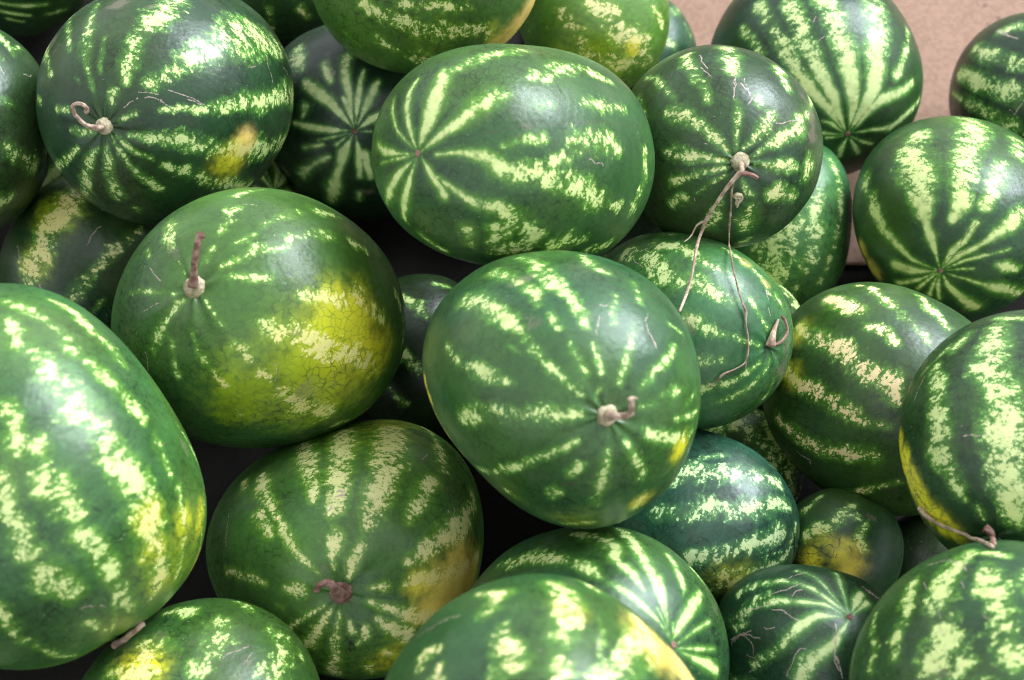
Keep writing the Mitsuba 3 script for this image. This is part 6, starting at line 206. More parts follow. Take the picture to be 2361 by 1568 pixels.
 S=[(.83,[(.06,2.27,1.7),(.44,2.29,8.1),(.82,2.29,8.0),(1.19,2.28,17.7),(1.57,2.3,12.1),(1.95,2.28,17.6),(2.33,2.24,13.3),(2.7,2.25,6.0),(3.08,2.29,2.0)]),(.81,[(.06,2.8,1.7),(.44,2.77,6.1),(.82,2.81,6.4),(1.19,2.79,10.9),(1.57,2.85,11.7),(1.95,2.88,11.8),(2.33,2.79,5.5),(2.7,2.85,6.2),(3.08,2.85,1.4)]),(.81,[(.06,3.37,2.7),(.44,3.41,10.2),(.82,3.46,8.9),(1.19,3.43,17.6),(1.57,3.36,21.0),(1.95,3.4,20.5),(2.33,3.41,12.6),(2.7,3.4,8.8),(3.08,3.37,2.4)]),(.84,[(.06,3.91,1.8),(.44,3.93,10.5),(.82,3.97,10.3),(1.19,3.91,14.1),(1.57,3.97,16.0),(1.95,3.89,18.0),(2.33,3.91,12.5),(2.7,4.0,9.7),(3.08,3.9,1.8)]),(.98,[(.06,4.43,1.3),(.44,4.39,5.4),(.82,4.32,6.3),(1.19,4.42,9.1),(1.57,4.4,13.6),(1.95,4.36,7.8),(2.33,4.36,9.1),(2.7,4.4,7.2),(3.08,4.35,1.5)]),(.99,[(.06,4.97,1.8),(.44,5.04,5.5),(.82,5.06,6.8),(1.19,5.06,8.8),(1.57,4.97,14.1),(1.95,4.98,10.5),(2.33,4.98,11.4),(2.7,5.03,6.1),(3.08,5.05,2.0)]),(.77,[(.06,5.65,1.8),(.44,5.71,4.1),(.82,5.67,6.0),(1.19,5.69,9.8),(1.57,5.62,12.6),(1.95,5.72,12.3),(2.33,5.65,8.8),(2.7,5.74,4.9),(3.08,5.73,1.6)]),(.89,[(.06,6.23,2.5),(.44,6.28,9.8),(.82,6.2,13.4),(1.19,6.23,12.3),(1.57,6.23,18.5),(1.95,6.27,12.0),(2.33,6.22,10.1),(2.7,6.28,6.6),(3.08,6.26,2.1)]),(.81,[(.06,.45,1.4),(.44,.37,5.7),(.82,.38,10.6),(1.19,.43,9.5),(1.57,.44,16.6),(1.95,.39,10.3),(2.33,.38,7.7),(2.7,.43,5.8),(3.08,.44,2.1)]),(.82,[(.06,1.11,2.1),(.44,1.16,9.4),(.82,1.12,14.6),(1.19,1.19,11.8),(1.57,1.21,11.3),(1.95,1.14,11.9),(2.33,1.19,13.4),(2.7,1.12,6.5),(3.08,1.09,2.3)]),(.85,[(.06,1.63,2.0),(.44,1.63,6.5),(.82,1.63,8.6),(1.19,1.6,9.5),(1.57,1.61,8.6),(1.95,1.64,14.8),(2.33,1.65,8.6),(2.7,1.65,8.3),(3.08,1.62,1.8)])],
 Y=[],
 R=[]),
46: dict(c=[.65, .9, .11], x=[.0792, .9969, -.0], z=[-.6426, .0511, .7645], b=.1061, e=1.060, p=2.1, h=[.0, .0, .0, .0, .0, .0, .0], end=1,
 S=[(.97,[(.06,3.95,1.5),(.44,3.9,4.2),(.82,3.91,6.8),(1.19,3.97,8.1),(1.57,3.94,7.8),(1.95,3.99,10.3),(2.33,3.97,7.5),(2.7,3.98,5.3),(3.08,3.96,1.3)]),(.95,[(.06,4.52,1.6),(.44,4.54,6.1),(.82,4.6,10.3),(1.19,4.54,14.1),(1.57,4.58,12.7),(1.95,4.61,13.5),(2.33,4.56,7.3),(2.7,4.6,7.8),(3.08,4.56,2.1)]),(.85,[(.06,5.12,1.8),(.44,5.11,4.9),(.82,5.12,8.6),(1.19,5.04,8.8),(1.57,5.12,8.2),(1.95,5.07,9.1),(2.33,5.1,9.9),(2.7,5.05,4.5),(3.08,5.14,1.6)]),(.93,[(.06,5.85,2.5),(.44,5.78,6.7),(.82,5.83,8.9),(1.19,5.78,15.0),(1.57,5.89,15.0),(1.95,5.84,9.5),(2.33,5.84,9.6),(2.7,5.87,5.1),(3.08,5.85,2.0)]),(.99,[(.06,.12,2.6),(.44,.1,6.8),(.82,.19,14.5),(1.19,.13,10.8),(1.57,.18,12.2),(1.95,.17,14.3),(2.33,.19,12.7),(2.7,.17,6.4),(3.08,.13,2.6)]),(.77,[(.06,.78,1.2),(.44,.85,5.2),(.82,.82,7.5),(1.19,.84,7.2),(1.57,.85,8.5),(1.95,.8,10.0),(2.33,.87,5.3),(2.7,.83,5.7),(3.08,.8,1.6)]),(.8,[(.06,1.51,2.1),(.44,1.59,6.1),(.82,1.53,8.2),(1.19,1.55,8.2),(1.57,1.52,10.3),(1.95,1.54,13.2),(2.33,1.52,8.6),(2.7,1.6,6.0),(3.08,1.55,2.1)]),(.84,[(.06,2.17,1.8),(.44,2.15,8.1),(.82,2.1,11.6),(1.19,2.13,12.2),(1.57,2.11,10.3),(1.95,2.12,16.6),(2.33,2.17,10.5),(2.7,2.17,7.7),(3.08,2.11,1.7)]),(.96,[(.06,2.63,1.9),(.44,2.69,6.2),(.82,2.7,11.9),(1.19,2.7,10.0),(1.57,2.65,14.9),(1.95,2.65,14.8),(2.33,2.63,8.9),(2.7,2.67,4.3),(3.08,2.73,1.6)]),(.94,[(.06,3.29,1.5),(.44,3.31,6.1),(.82,3.27,8.7),(1.19,3.24,9.2),(1.57,3.23,10.1),(1.95,3.26,9.3),(2.33,3.27,10.8),(2.7,3.22,6.3),(3.08,3.28,1.9)])],
 Y=[],
 R=[]),
47: dict(c=[-.75, .6, .11], x=[-.9723, .2337, .0], z=[-.2094, -.8714, -.4436], b=.1061, e=1.060, p=2.1, h=[.0, .0, .0, .0, .0, .0, .0], end=1,
 S=[(.8,[(.06,3.32,2.3),(.44,3.23,11.4),(.82,3.32,13.0),(1.19,3.21,13.3),(1.57,3.23,13.2),(1.95,3.24,13.4),(2.33,3.26,13.0),(2.7,3.29,9.0),(3.08,3.3,2.6)]),(.75,[(.06,3.82,1.6),(.44,3.84,8.7),(.82,3.85,11.1),(1.19,3.85,11.4),(1.57,3.88,11.8),(1.95,3.91,9.0),(2.33,3.84,12.5),(2.7,3.92,7.3),(3.08,3.93,1.9)]),(.71,[(.06,4.71,2.8),(.44,4.69,6.5),(.82,4.63,15.4),(1.19,4.63,17.8),(1.57,4.69,21.6),(1.95,4.71,12.6),(2.33,4.67,11.2),(2.7,4.71,9.4),(3.08,4.64,1.8)]),(.76,[(.06,5.34,1.5),(.44,5.32,8.3),(.82,5.28,9.6),(1.19,5.33,10.8),(1.57,5.29,9.7),(1.95,5.32,13.8),(2.33,5.27,8.4),(2.7,5.35,7.7),(3.08,5.35,2.0)]),(.76,[(.06,6.0,1.4),(.44,5.99,3.8),(.82,6.02,5.1),(1.19,5.93,6.6),(1.57,5.94,7.5),(1.95,5.99,5.2),(2.33,6.0,7.8),(2.7,5.92,4.9),(3.08,5.98,1.4)]),(.94,[(.06,.17,2.0),(.44,.22,6.5),(.82,.19,15.6),(1.19,.26,17.6),(1.57,.19,21.5),(1.95,.22,14.8),(2.33,.26,8.5),(2.7,.21,5.9),(3.08,.22,2.8)]),(.75,[(.06,.78,2.8),(.44,.79,9.7),(.82,.8,10.9),(1.19,.82,16.4),(1.57,.76,20.3),(1.95,.73,15.1),(2.33,.79,13.3),(2.7,.73,6.3),(3.08,.73,2.1)]),(.83,[(.06,1.47,1.6),(.44,1.43,3.9),(.82,1.47,6.4),(1.19,1.38,7.6),(1.57,1.46,9.2),(1.95,1.4,9.1),(2.33,1.43,4.2),(2.7,1.36,5.3),(3.08,1.38,1.5)]),(.98,[(.06,2.06,2.5),(.44,2.06,9.2),(.82,2.08,11.3),(1.19,2.01,20.6),(1.57,2.05,13.4),(1.95,2.07,12.1),(2.33,2.01,16.8),(2.7,2.08,8.8),(3.08,2.08,2.4)]),(.99,[(.06,2.68,1.5),(.44,2.67,3.0),(.82,2.74,4.1),(1.19,2.67,8.6),(1.57,2.71,10.0),(1.95,2.65,7.6),(2.33,2.64,4.3),(2.7,2.74,3.9),(3.08,2.66,1.1)])],
 Y=[],
 R=[]),
48: dict(c=[-.75, .85, .11], x=[-.9589, .2836, .0], z=[-.2044, -.691, .6933], b=.1061, e=1.060, p=2.1, h=[.0, .0, .0, .0, .0, .0, .0], end=1,
 S=[(.85,[(.06,1.83,1.4),(.44,1.85,5.3),(.82,1.86,7.0),(1.19,1.83,9.2),(1.57,1.77,8.1),(1.95,1.85,6.3),(2.33,1.85,5.7),(2.7,1.78,3.7),(3.08,1.81,1.6)]),(.84,[(.06,2.48,2.3),(.44,2.55,8.4),(.82,2.44,9.7),(1.19,2.48,10.2),(1.57,2.53,16.1),(1.95,2.46,11.6),(2.33,2.49,15.6),(2.7,2.52,8.3),(3.08,2.52,1.7)]),(.88,[(.06,3.13,1.7),(.44,3.03,7.5),(.82,3.09,9.6),(1.19,3.13,10.4),(1.57,3.06,10.5),(1.95,3.02,8.1),(2.33,3.09,7.6),(2.7,3.12,7.0),(3.08,3.12,1.5)]),(.75,[(.06,3.59,2.2),(.44,3.55,7.9),(.82,3.58,9.6),(1.19,3.62,12.1),(1.57,3.6,12.9),(1.95,3.6,15.1),(2.33,3.58,7.2),(2.7,3.61,7.7),(3.08,3.61,2.2)]),(.85,[(.06,4.3,1.3),(.44,4.27,4.1),(.82,4.37,7.9),(1.19,4.26,6.8),(1.57,4.33,11.4),(1.95,4.33,11.2),(2.33,4.27,9.2),(2.7,4.36,5.3),(3.08,4.36,1.8)]),(.79,[(.06,5.1,1.6),(.44,5.08,4.1),(.82,5.08,6.5),(1.19,5.14,9.4),(1.57,5.04,7.1),(1.95,5.11,6.3),(2.33,5.13,5.7),(2.7,5.12,4.7),(3.08,5.07,1.3)]),(.84,[(.06,5.77,1.7),(.44,5.66,7.1),(.82,5.75,10.5),(1.19,5.67,9.4),(1.57,5.7,8.9),(1.95,5.71,12.1),(2.33,5.77,7.5),(2.7,5.76,5.1),(3.08,5.68,1.7)]),(.91,[(.06,6.19,1.8),(.44,6.25,7.0),(.82,6.27,8.9),(1.19,6.28,10.9),(1.57,6.24,17.3),(1.95,6.28,16.9),(2.33,6.25,7.8),(2.7,6.18,9.5),(3.08,6.23,2.0)]),(.98,[(.06,.69,1.8),(.44,.74,4.2),(.82,.72,8.8),(1.19,.67,7.5),(1.57,.74,6.7),(1.95,.72,7.6),(2.33,.75,7.3),(2.7,.72,3.7),(3.08,.64,1.4)]),(.83,[(.06,1.13,2.7),(.44,1.08,7.6),(.82,1.13,9.5),(1.19,1.15,14.1),(1.57,1.12,14.6),(1.95,1.17,12.2),(2.33,1.16,13.5),(2.7,1.09,6.3),(3.08,1.16,2.0)])],
 Y=[],
 R=[]),
}
STEMS = {
 's1': [[-.45,1.2017,.417],[-.4579,1.1998,.4217],[-.465,1.1991,.4254],[-.4719,1.2019,.4317],[-.477,1.2053,.4397],[-.4781,1.2083,.4452],[-.4729,1.2089,.4501],[-.4651,1.2062,.4515],[-.4608,1.2033,.449],[-.4628,1.2029,.4433]],
 's27': [[-.3157,.9535,.4692],[-.3124,.956,.486],[-.3091,.9588,.5022],[-.3057,.9656,.5155],[-.3027,.9715,.5229],[-.3008,.9744,.5232]],
 's15': [[.0856,.7606,.5378],[.0912,.7565,.543],[.0972,.7553,.5453],[.102,.7546,.5478],[.1055,.7559,.5523],[.1054,.7592,.5592],[.1037,.7621,.565]],
 's15t': [[.104,.7619,.5646],[.1069,.7631,.564],[.1101,.7634,.5616]],
 's12a': [[.2398,1.1128,.4636],[.2397,1.1038,.4649],[.2353,1.1003,.4609],[.2288,1.0961,.4536],[.2209,1.0904,.4413],[.2118,1.0847,.423],[.2061,1.0817,.4067],[.2015,1.074,.3933],[.192,1.0351,.4123],[.1881,1.0153,.4037],[.1827,.9989,.3935],[.1606,.9019,.4977]],
 's12b': [[.2061,1.0817,.4067],[.1975,1.0803,.402],[.1908,1.0708,.3945],[.1835,1.065,.3926]],
 's12c': [[.2318,1.0976,.4559],[.2306,1.0916,.4425],[.2311,1.0834,.4246],[.2315,1.0761,.3993],[.2331,1.0683,.38],[.2314,1.0369,.3981],[.236,1.0066,.3918],[.2409,.9904,.3843],[.2445,.9833,.3792],[.2444,.9729,.3727],[.2466,.9617,.3641],[.2469,.951,.3548],[.2441,.9415,.3469],[.2342,.9346,.3447],[.22,.9288,.3423],[.2134,.9244,.3345],[.2075,.9227,.3316],[.204,.9236,.3374]],
 's12d': [[.2309,1.0897,.4379],[.2347,1.0869,.4423],[.239,1.0866,.4409],[.2371,1.0853,.4349],[.2374,1.0846,.4259]],
 's12e': [[.2392,1.1021,.4615],[.2482,1.1035,.4582],[.2573,1.1033,.4526]],
 's12f': [[.245,.9445,.3488],[.2452,.9379,.3396]],
 's26': [[-.1722,.7084,.2749],[-.1752,.7065,.2918],[-.1792,.7071,.3041],[-.1839,.707,.3086],[-.189,.7056,.307],[-.1938,.7029,.2987]],
 's16': [[.2774,.9682,.3386],[.2837,.9705,.3399],[.2894,.9761,.3412],[.2929,.984,.3438],[.2908,.9894,.3502],[.2863,.9936,.3557]],
 's16b': [[.2733,.9663,.3414],[.2767,.9775,.3502],[.2833,.9929,.3513]],
 's18': [[.3956,.7539,.3752],[.3972,.7455,.38],[.4047,.7287,.3929],[.415,.7155,.4041],[.4271,.7065,.4091],[.4229,.679,.4547],[.4249,.6588,.4817]],
 's18b': [[.44,.7071,.4253],[.4435,.7029,.4257],[.4464,.7009,.4185],[.4282,.665,.4753]],
 's28': [[-.3831,.6364,.3141],[-.3756,.6405,.3175],[-.3609,.6397,.3392],[-.348,.6438,.3521]],
}

# look of each rind: blue-green (+) or yellow-green (-), lightness of the green, jaggedness
TINT = {1: (.1, -0.35, 1), 2: (.1, -0.4, 1), 3: (.1, -0.4, 1), 4: (-.1, -.2, 1), 5: (.35, -0.6, .8), 6: (-.4, .4, 1), 7: (-.6, 1.0, 1), 8: (.5, .2, 1), 9: (.25, -0.3, .7), 10: (.25, -0.5, 1), 11: (-.1, .1, 1.1), 12: (.1, -0.3, .75),
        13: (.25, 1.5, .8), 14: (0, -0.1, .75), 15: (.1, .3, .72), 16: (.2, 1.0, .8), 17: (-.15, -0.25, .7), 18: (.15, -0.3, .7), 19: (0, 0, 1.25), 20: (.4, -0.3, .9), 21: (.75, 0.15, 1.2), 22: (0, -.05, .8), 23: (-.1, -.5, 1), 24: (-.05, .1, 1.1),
        25: (.1, .1, .9), 26: (-.3, .6, .4), 27: (-.2, .3, 1), 28: (-.1, .45, .9), 29: (-.2, .15, 1.1), 30: (.15, -.4, .9), 31: (0, -.85, 1), 32: (.1, -.1, 1)}  # melon left of the large central one darkened to paint its gap shade
DUSTY = {22: .1}   # rougher, dusty rinds
WARM = {17: 1, 7: .5, 24: .6, 26: .35, 30: .5, 6: .3, 12: .25, 4: .3}   # pale stripes towards cream

# ------------------------------------------------------------------ rind fields: how far inside a pale stripe, ground-spot yellow, scars, on a grid of angles per melon
NP_, NT_ = 384, 192        # stripe and yellow grid
SP_, ST_ = 1024, 512        # scar grid
order = list(MELONS)


def local(m, th, ph):
    h, c, s = m['h'], np.cos(th), np.sin(th)
    k = (np.abs(c) ** m['p'] + np.abs(s) ** m['p']) ** (-1 / m['p'])
    w = 1 + h[0] * c + s ** 2 * (h[1] * np.cos(2 * ph) + h[2] * np.sin(2 * ph) + h[5] * np.cos(3 * ph) + h[6] * np.sin(3 * ph)) + c * s * (h[3] * np.cos(ph) + h[4] * np.sin(ph))
    return m['b'] * np.stack([k * s * np.cos(ph) * w, k * s * np.sin(ph) * w, k * c * m['e']], -1)


def dense(m, pts, step):
    """Points every step metres along a line given in (theta, phi, ...), with whatever else it carries."""
    p = np.array(pts, float)
    X = np.column_stack([local(m, p[:, 0], p[:, 1]), p[:, 2:]])
    out = []
    for a, b in zip(X, X[1:]):
        n = max(1, int(np.linalg.norm(b[:3] - a[:3]) / step))
        out.append(a + (b - a) * (np.arange(n) / n)[:, None])
    out.append(X[-1:])
    return np.vstack(out)


def angles(m, X):
    """(theta, phi) grid angles of points near the rind."""
    ph = np.arctan2(X[:, 1], X[:, 0]) % (2 * np.pi)
    r, z = np.hypot(X[:, 0], X[:, 1]), X[:, 2] / m['e']
    return np.arctan2(r, z), ph


def build_fields():
    tt, pp = np.meshgrid((np.arange(NT_) + .5) / NT_ * np.pi, np.arange(NP_) / NP_ * 2 * np.pi, indexing='ij')
    F = np.zeros((len(order), NT_, NP_, 4), np.float32)
    G = np.zeros((32, ST_, SP_, 2), np.float32)
    rng = np.random.default_rng(11)
    for i, key in enumerate(order):
        m = MELONS[key]
        g = local(m, tt.ravel(), pp.ravel())
        rows = []
        for strength, pts in m['S']:
            if len(pts) < 2:
                continue
            d = dense(m, pts, .0025)
            rows.append(np.column_stack([d, np.full(len(d), strength)]))
        rows = np.vstack(rows)
        dist, near = cKDTree(rows[:, :3]).query(g, k=4, workers=-1)
        w = rows[near, 3] / 1000
        s = (w - dist) / (.002 + .5 * w) - (1 - rows[near, 4]) * .9
        best = s.argmax(1)
        F[i, ..., 0] = np.clip(s.max(1), -2.5, 1.2).reshape(NT_, NP_)
        F[i, ..., 1] = np.take_along_axis(w, best[:, None], 1).reshape(NT_, NP_) * 100
        ye, hu = np.zeros(len(g)), np.zeros(len(g))
        for th, ph, r, strength, hue in m['Y']:
            c = local(m, np.array(th), np.array(ph))
            a = strength * np.minimum(1, 1.2 * np.exp(-2.0 * (np.linalg.norm(g - c, axis=1) / (r / 1000)) ** 2))
            hu = np.where(a > 1e-4, (hu * ye + hue * a) / np.maximum(ye + a, 1e-6), hu)
            ye = np.maximum(ye, a)
        F[i, ..., 2], F[i, ..., 3] = ye.reshape(NT_, NP_), hu.reshape(NT_, NP_)
        scars = list(m['R'])
        for _ in range(rng.integers(0, 3)):      # a few hairline scratches anywhere
            th, ph, q, L = rng.uniform(.4, 2.7), rng.uniform(0, 6.28), rng.uniform(0, 6.28), rng.uniform(.02, .09)
            bend = rng.uniform(-.5, .5)
            scars.append((0, rng.uniform(.3, .6), [(th, ph), (th + L * math.cos(q), ph + L * math.sin(q)), (th + 1.7 * L * math.cos(q + bend), ph + 1.7 * L * math.sin(q + bend))]))
        for kind, wmm, pts in scars:
            if i >= 32:
                continue
            d = dense(m, pts, .0008)
            strands = 1 if wmm < .9 or kind == 2 else min(6, 2 + int(wmm))
            many = []
            for q in range(strands):
                a0, a1 = (0, len(d)) if q == 0 else sorted(rng.integers(0, len(d) + 1, 2))
                part_ = d[a0:a1, :3]
                if len(part_):
                    off = rng.normal(size=3) * wmm / 1000 * .9 * (q > 0)
                    wob = np.stack([meshkit.noise(part_ * 150 + o + 9 * q, seed=i) - .5 for o in (0, 31, 67)], -1) * (.003 + wmm * .0012)
                    many.append(np.column_stack([part_ + off + wob, rng.uniform(.5, 1) * np.sin(np.linspace(.25, 2.9, len(part_)))]))
            d = np.vstack(many)
            ta, pa = angles(m, d[:, :3])
            for t0, p0, th_ in zip(ta, pa, d[:, 3]):
                w = max(wmm / 1000 * (1 if strands == 1 else .55) * th_, .0007)
                nt, npx = int(w / m['b'] / np.pi * ST_ * 1.2) + 2, int(w / (m['b'] * max(.12, math.sin(t0))) / (2 * np.pi) * SP_ * 1.2) + 2
                it, ip = np.arange(int(t0 / np.pi * ST_) - nt, int(t0 / np.pi * ST_) + nt + 1), np.arange(int(p0 / 2 / np.pi * SP_) - npx, int(p0 / 2 / np.pi * SP_) + npx + 1)
                it = it[(it >= 0) & (it < ST_)]
                dt = ((it + .5) / ST_ * np.pi - t0) * m['b'] * 1.05
                dp = (ip / SP_ * 2 * np.pi - p0) * m['b'] * math.sin(t0)
                v = np.clip(1.3 - np.hypot(dt[:, None], dp[None]) / w, 0, 1) * min(1, .45 + wmm * .4)
                ch = 0 if kind == 0 else 1
                val = v if kind != 2 else v * .85
                sl = G[i, it[:, None], (ip % SP_)[None], ch]
                G[i, it[:, None], (ip % SP_)[None], ch] = np.maximum(sl, val)
    return F, G


F_, G_ = build_fields()
FIELD, SCAR = mi.Float(F_.ravel()), mi.Float(G_.ravel())
PARAM = mi.Float(np.array([[*TINT.get(k, (.1, -.7, 1)), WARM.get(k, 0)] for k in order], np.float32).ravel())  # filler melons default to a darkened green, painted shade for the gaps
SIZE = mi.Float(np.array([[MELONS[k]['b'], MELONS[k]['e'], MELONS[k]['end'], DUSTY.get(k, .1 if k > 32 else 0)] for k in order], np.float32).ravel())
dr.eval(FIELD, SCAR, PARAM, SIZE)
del F_, G_


def grid(table, width, ident, th, ph, nt, np_, vec):
    y = dr.clip(th / math.pi * nt - .5, 0, nt - 1.001)
    x = ph / (2 * math.pi) * np_
    y0, x0 = dr.floor(y), dr.floor(x)
    fy, fx = y - y0, x - x0
    iy, ix, base = mi.UInt32(y0), mi.UInt32(x0), mi.UInt32(ident) * (nt * np_)
    a, b = ix % np_, (ix + 1) % np_
    g = lambda r, c: dr.gather(vec, table, base + r * np_ + c)
    return (g(iy, a) * (1 - fx) + g(iy, b) * fx) * (1 - fy) + (g(iy + 1, a) * (1 - fx) + g(iy + 1, b) * fx) * fy


def where(uv):
    ident = dr.floor(uv.x)
    ph, th = (uv.x - ident) / .96 * (2 * math.pi), uv.y * math.pi
    sz = dr.gather(mi.Vector4f, SIZE, mi.UInt32(ident))
    s = dr.sin(th)
    q = mi.Point3f(sz.x * s * dr.cos(ph), sz.x * s * dr.sin(ph), sz.x * sz.y * dr.cos(th)) + ident * .731
    return ident, ph, th, sz, q


def cells3(x, y, z):
    """Nearest and second nearest jittered cell centres in three dimensions."""
    bx, by, bz = dr.floor(x - .5), dr.floor(y - .5), dr.floor(z - .5)
    first, second = mi.Float(9), mi.Float(9)
    for a in (0, 1):
        for b in (0, 1):
            for c in (0, 1):
                cx, cy, cz = bx + a, by + b, bz + c
                d = dr.sqrt(dr.square(cx + .15 + .7 * cell_rand(cx, cy, cz) - x) + dr.square(cy + .15 + .7 * cell_rand(cx + 71, cy, cz) - y) + dr.square(cz + .15 + .7 * cell_rand(cx, cy + 53, cz) - z))
                second = dr.select(d < first, first, dr.minimum(second, d))
                first = dr.minimum(first, d)
    return first, second


def rind_colour(p, n, uv):
    ident, ph, th, sz, q = where(uv)
    f = grid(FIELD, 4, ident, th, ph, NT_, NP_, mi.Vector4f)
    sc = grid(SCAR, 2, dr.minimum(ident, 31), th, ph, ST_, SP_, mi.Vector2f)
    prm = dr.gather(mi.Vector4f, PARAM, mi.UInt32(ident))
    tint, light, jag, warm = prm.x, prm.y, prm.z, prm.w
    sn = dr.sin(th)
    fine = fbm(q.x * 150, q.y * 150, q.z * 150, 3)
    blot = fbm(q.x * 45 + 9, q.y * 45, q.z * 45, 2)
    # ragged edges run across the stripe: stretched round the axis, close-set along it
    feather = noise(ph * 9 + ident * 5, th * sz.x * sz.y * 420, ident) * .6 + noise(ph * 17, th * sz.x * 700, ident + 3) * .4
    wide = noise(q.x * 14, q.y * 14, q.z * 14)
    cb = dr.select(sz.z > .5, -dr.cos(th), dr.cos(th))          # 1 at the blossom end, where the rays are crisp
    endfade = 1 - smoothstep(.35, .97, cb)
    amp = jag * (.12 + .88 * endfade) * (1 - .45 * smoothstep(.75, 1, -cb))
    core = dr.select(f.x < .25, f.x, .25 + (f.x - .25) * (.50 + .4 * smoothstep(.85, 1., dr.abs(dr.cos(th)))))
    s = core + amp * ((fine - .5) * 2.9 + (blot - .5) * 2.7 + (feather - .5) * 1.1)
    wx, wy, wz = (noise(q.x * 90 + o, q.y * 90, q.z * 90) * .9 for o in (0, 40, 80))
    f1, f2 = cells3(q.x * 105 + wx, q.y * 105 + wy, q.z * 105 + wz)
    vein = 1 - smoothstep(.0, .13, f2 - f1 + (fine - .5) * .16)
    spk = fbm(q.x * 380, q.y * 380, q.z * 380, 2)
    g1, g2 = cells3(q.x * 240 + wx, q.y * 240 + wy, q.z * 240 + wz)
    mesh = 1 - smoothstep(.0, .3, g2 - g1)
    cut = (vein * (.35 + .6 * wide) + mesh * .4 + (spk - .5) * 2.4) * (.35 + .65 * jag)
    pale = smoothstep(-.08, .56, s - cut * (.14 + .86 * endfade))
    leaf = smoothstep(-.60, .15, s - (cut - .2) * .8 * endfade + (blot - .5) * .8)
    halo = smoothstep(-1.7, .3, f.x + amp * ((blot - .5) * 1.7 + (fine - .5) * 1.2) + (wide - .5) * .6)
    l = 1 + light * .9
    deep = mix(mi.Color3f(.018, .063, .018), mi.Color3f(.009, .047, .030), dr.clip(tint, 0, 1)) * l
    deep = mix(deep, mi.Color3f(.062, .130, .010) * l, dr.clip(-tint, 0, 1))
    olive = smoothstep(.42, .68, fbm(q.x * 8 + 21, q.y * 8, q.z * 8, 2))
    deep = mix(deep, mi.Color3f(.040, .095, .009) * l, olive * .55 * (1 - dr.clip(tint * 1.6, 0, 1)))
    deep = deep * (.58 + 1.0 * fbm(q.x * 26, q.y * 26, q.z * 26, 3) - (.12 + .34 * smoothstep(.3, .7, wide)) * vein + .35 * (fine - .5) + .3 * (spk - .5))
    mid = mix(mi.Color3f(.085, .230, .026), mi.Color3f(.070, .215, .075), dr.clip(tint, 0, 1))
    mid = mix(mid, mi.Color3f(.160, .290, .018), dr.clip(-tint, 0, 1)) * (.8 + .4 * fine)
    stripe = mix(mi.Color3f(.55, .66, .24), mi.Color3f(.52, .66, .34), dr.clip(tint, 0, 1))
    stripe = mix(stripe, mi.Color3f(.80, .66, .32), warm) * (.86 + .28 * fine)
    c = mix(deep, mid, halo * (.18 + .42 * wide))
    fleck = smoothstep(.60, .78, spk + .12 * (blot - .5)) * smoothstep(-2.2, -.4, f.x)
    c = mix(c, mid * 1.15, dr.clip(leaf * .7 + fleck * .35, 0, 1))
    c = mix(c, mix(mid * 1.6, stripe, .62 + .5 * smoothstep(.25, .7, fine + f.x * .15)), pale)
    # the spot on which it lay in the field
    y = dr.clip(f.z * (1 + (blot - .5) * .9) + (fine - .5) * .25 * smoothstep(.02, .3, f.z), 0, 1)
    spot = mix(mi.Color3f(.27, .38, .010), mi.Color3f(.78, .69, .03), smoothstep(0.1, .55, f.w))
    spot = mix(spot, mi.Color3f(.86, .58, .18), smoothstep(.55, 1, f.w))
    spot = mix(spot, deep * 1.6, vein * (.4 + .4 * smoothstep(.3, .6, wide)) * (1 - .85 * smoothstep(.48, .72, f.w)))
    c = mix(c, spot * (.75 + .5 * blot), smoothstep(.05, .75, y + (fine - .5) * .35 * y) * .9)
    c = mix(c, mi.Color3f(.80, .72, .28), pale * smoothstep(.1, .6, y) * .8)
    # scars
    streak = noise(q.x * 900, q.y * 900, q.z * 900)
    tan = smoothstep(.25, .6, sc.x + (streak - .5) * .7)
    c = mix(c, mi.Color3f(.42, .31, .27) * (.7 + .6 * streak), tan * .85)
    c = mix(c, mi.Color3f(.075, .045, .035), smoothstep(.2, .7, sc.y + (streak - .5) * .6) * .8)
    speck = smoothstep(.90, .97, noise(q.x * 520, q.y * 520, q.z * 520)) * smoothstep(.45, .75, wide)
    c = mix(c, mi.Color3f(.5, .46, .38), speck * .5)
    dust = smoothstep(.52, .78, fbm(q.x * 17 + 3, q.y * 17, q.z * 17, 4) + .16 * (streak - .5))
    c = mix(c, mi.Color3f(.27, .23, .18), dust * .08)
    rub = smoothstep(.73, .82, fbm(q.x * 24 + 50, q.y * 24, q.z * 24, 4) + .10 * (streak - .5))
    c = mix(c, mi.Color3f(.30, .22, .17), rub * .28)
    return dr.clip(c, 0.002, .9)


def rind_rough(p, n, uv):
    ident, ph, th, sz, q = where(uv)
    return dr.clip(.30 + sz.w + .14 * (noise(q.x * 30, q.y * 30, q.z * 30) - .3) + .1 * noise(q.x * 400, q.y * 400, q.z * 400), .2, .9)


def rind_height(p, n, uv):
    ident, ph, th, sz, q = where(uv)
    return .0009 * noise(q.x * 55, q.y * 55, q.z * 55) + .00022 * noise(q.x * 260, q.y * 260, q.z * 260)


scene['rind_skin'] = {'type': 'bumpmap', 'arbitrary': mikit.proc(rind_height, eps=4e-4), 'scale': 1.0,
                      'bsdf': {'type': 'principled', 'base_color': mikit.proc(rind_colour), 'roughness': mikit.proc(rind_rough), 'specular': .5, 'clearcoat': .2, 'clearcoat_gloss': .3}}


def fibre(a, b, k):
    def fn(p, n, uv):
        g = fbm(p.x * k, p.y * k, p.z * k, 3)
        return mix(a, b, smoothstep(.3, .7, g)) * (.75 + .5 * noise(p.x * k * 5, p.y * k * 5, p.z * k * 5))
    return fn


def wood(a, b, k=160, rough=.75):
    return {'type': 'principled', 'base_color': mikit.proc(fibre(mi.Color3f(a), mi.Color3f(b), k)), 'roughness': rough, 'specular': .3}


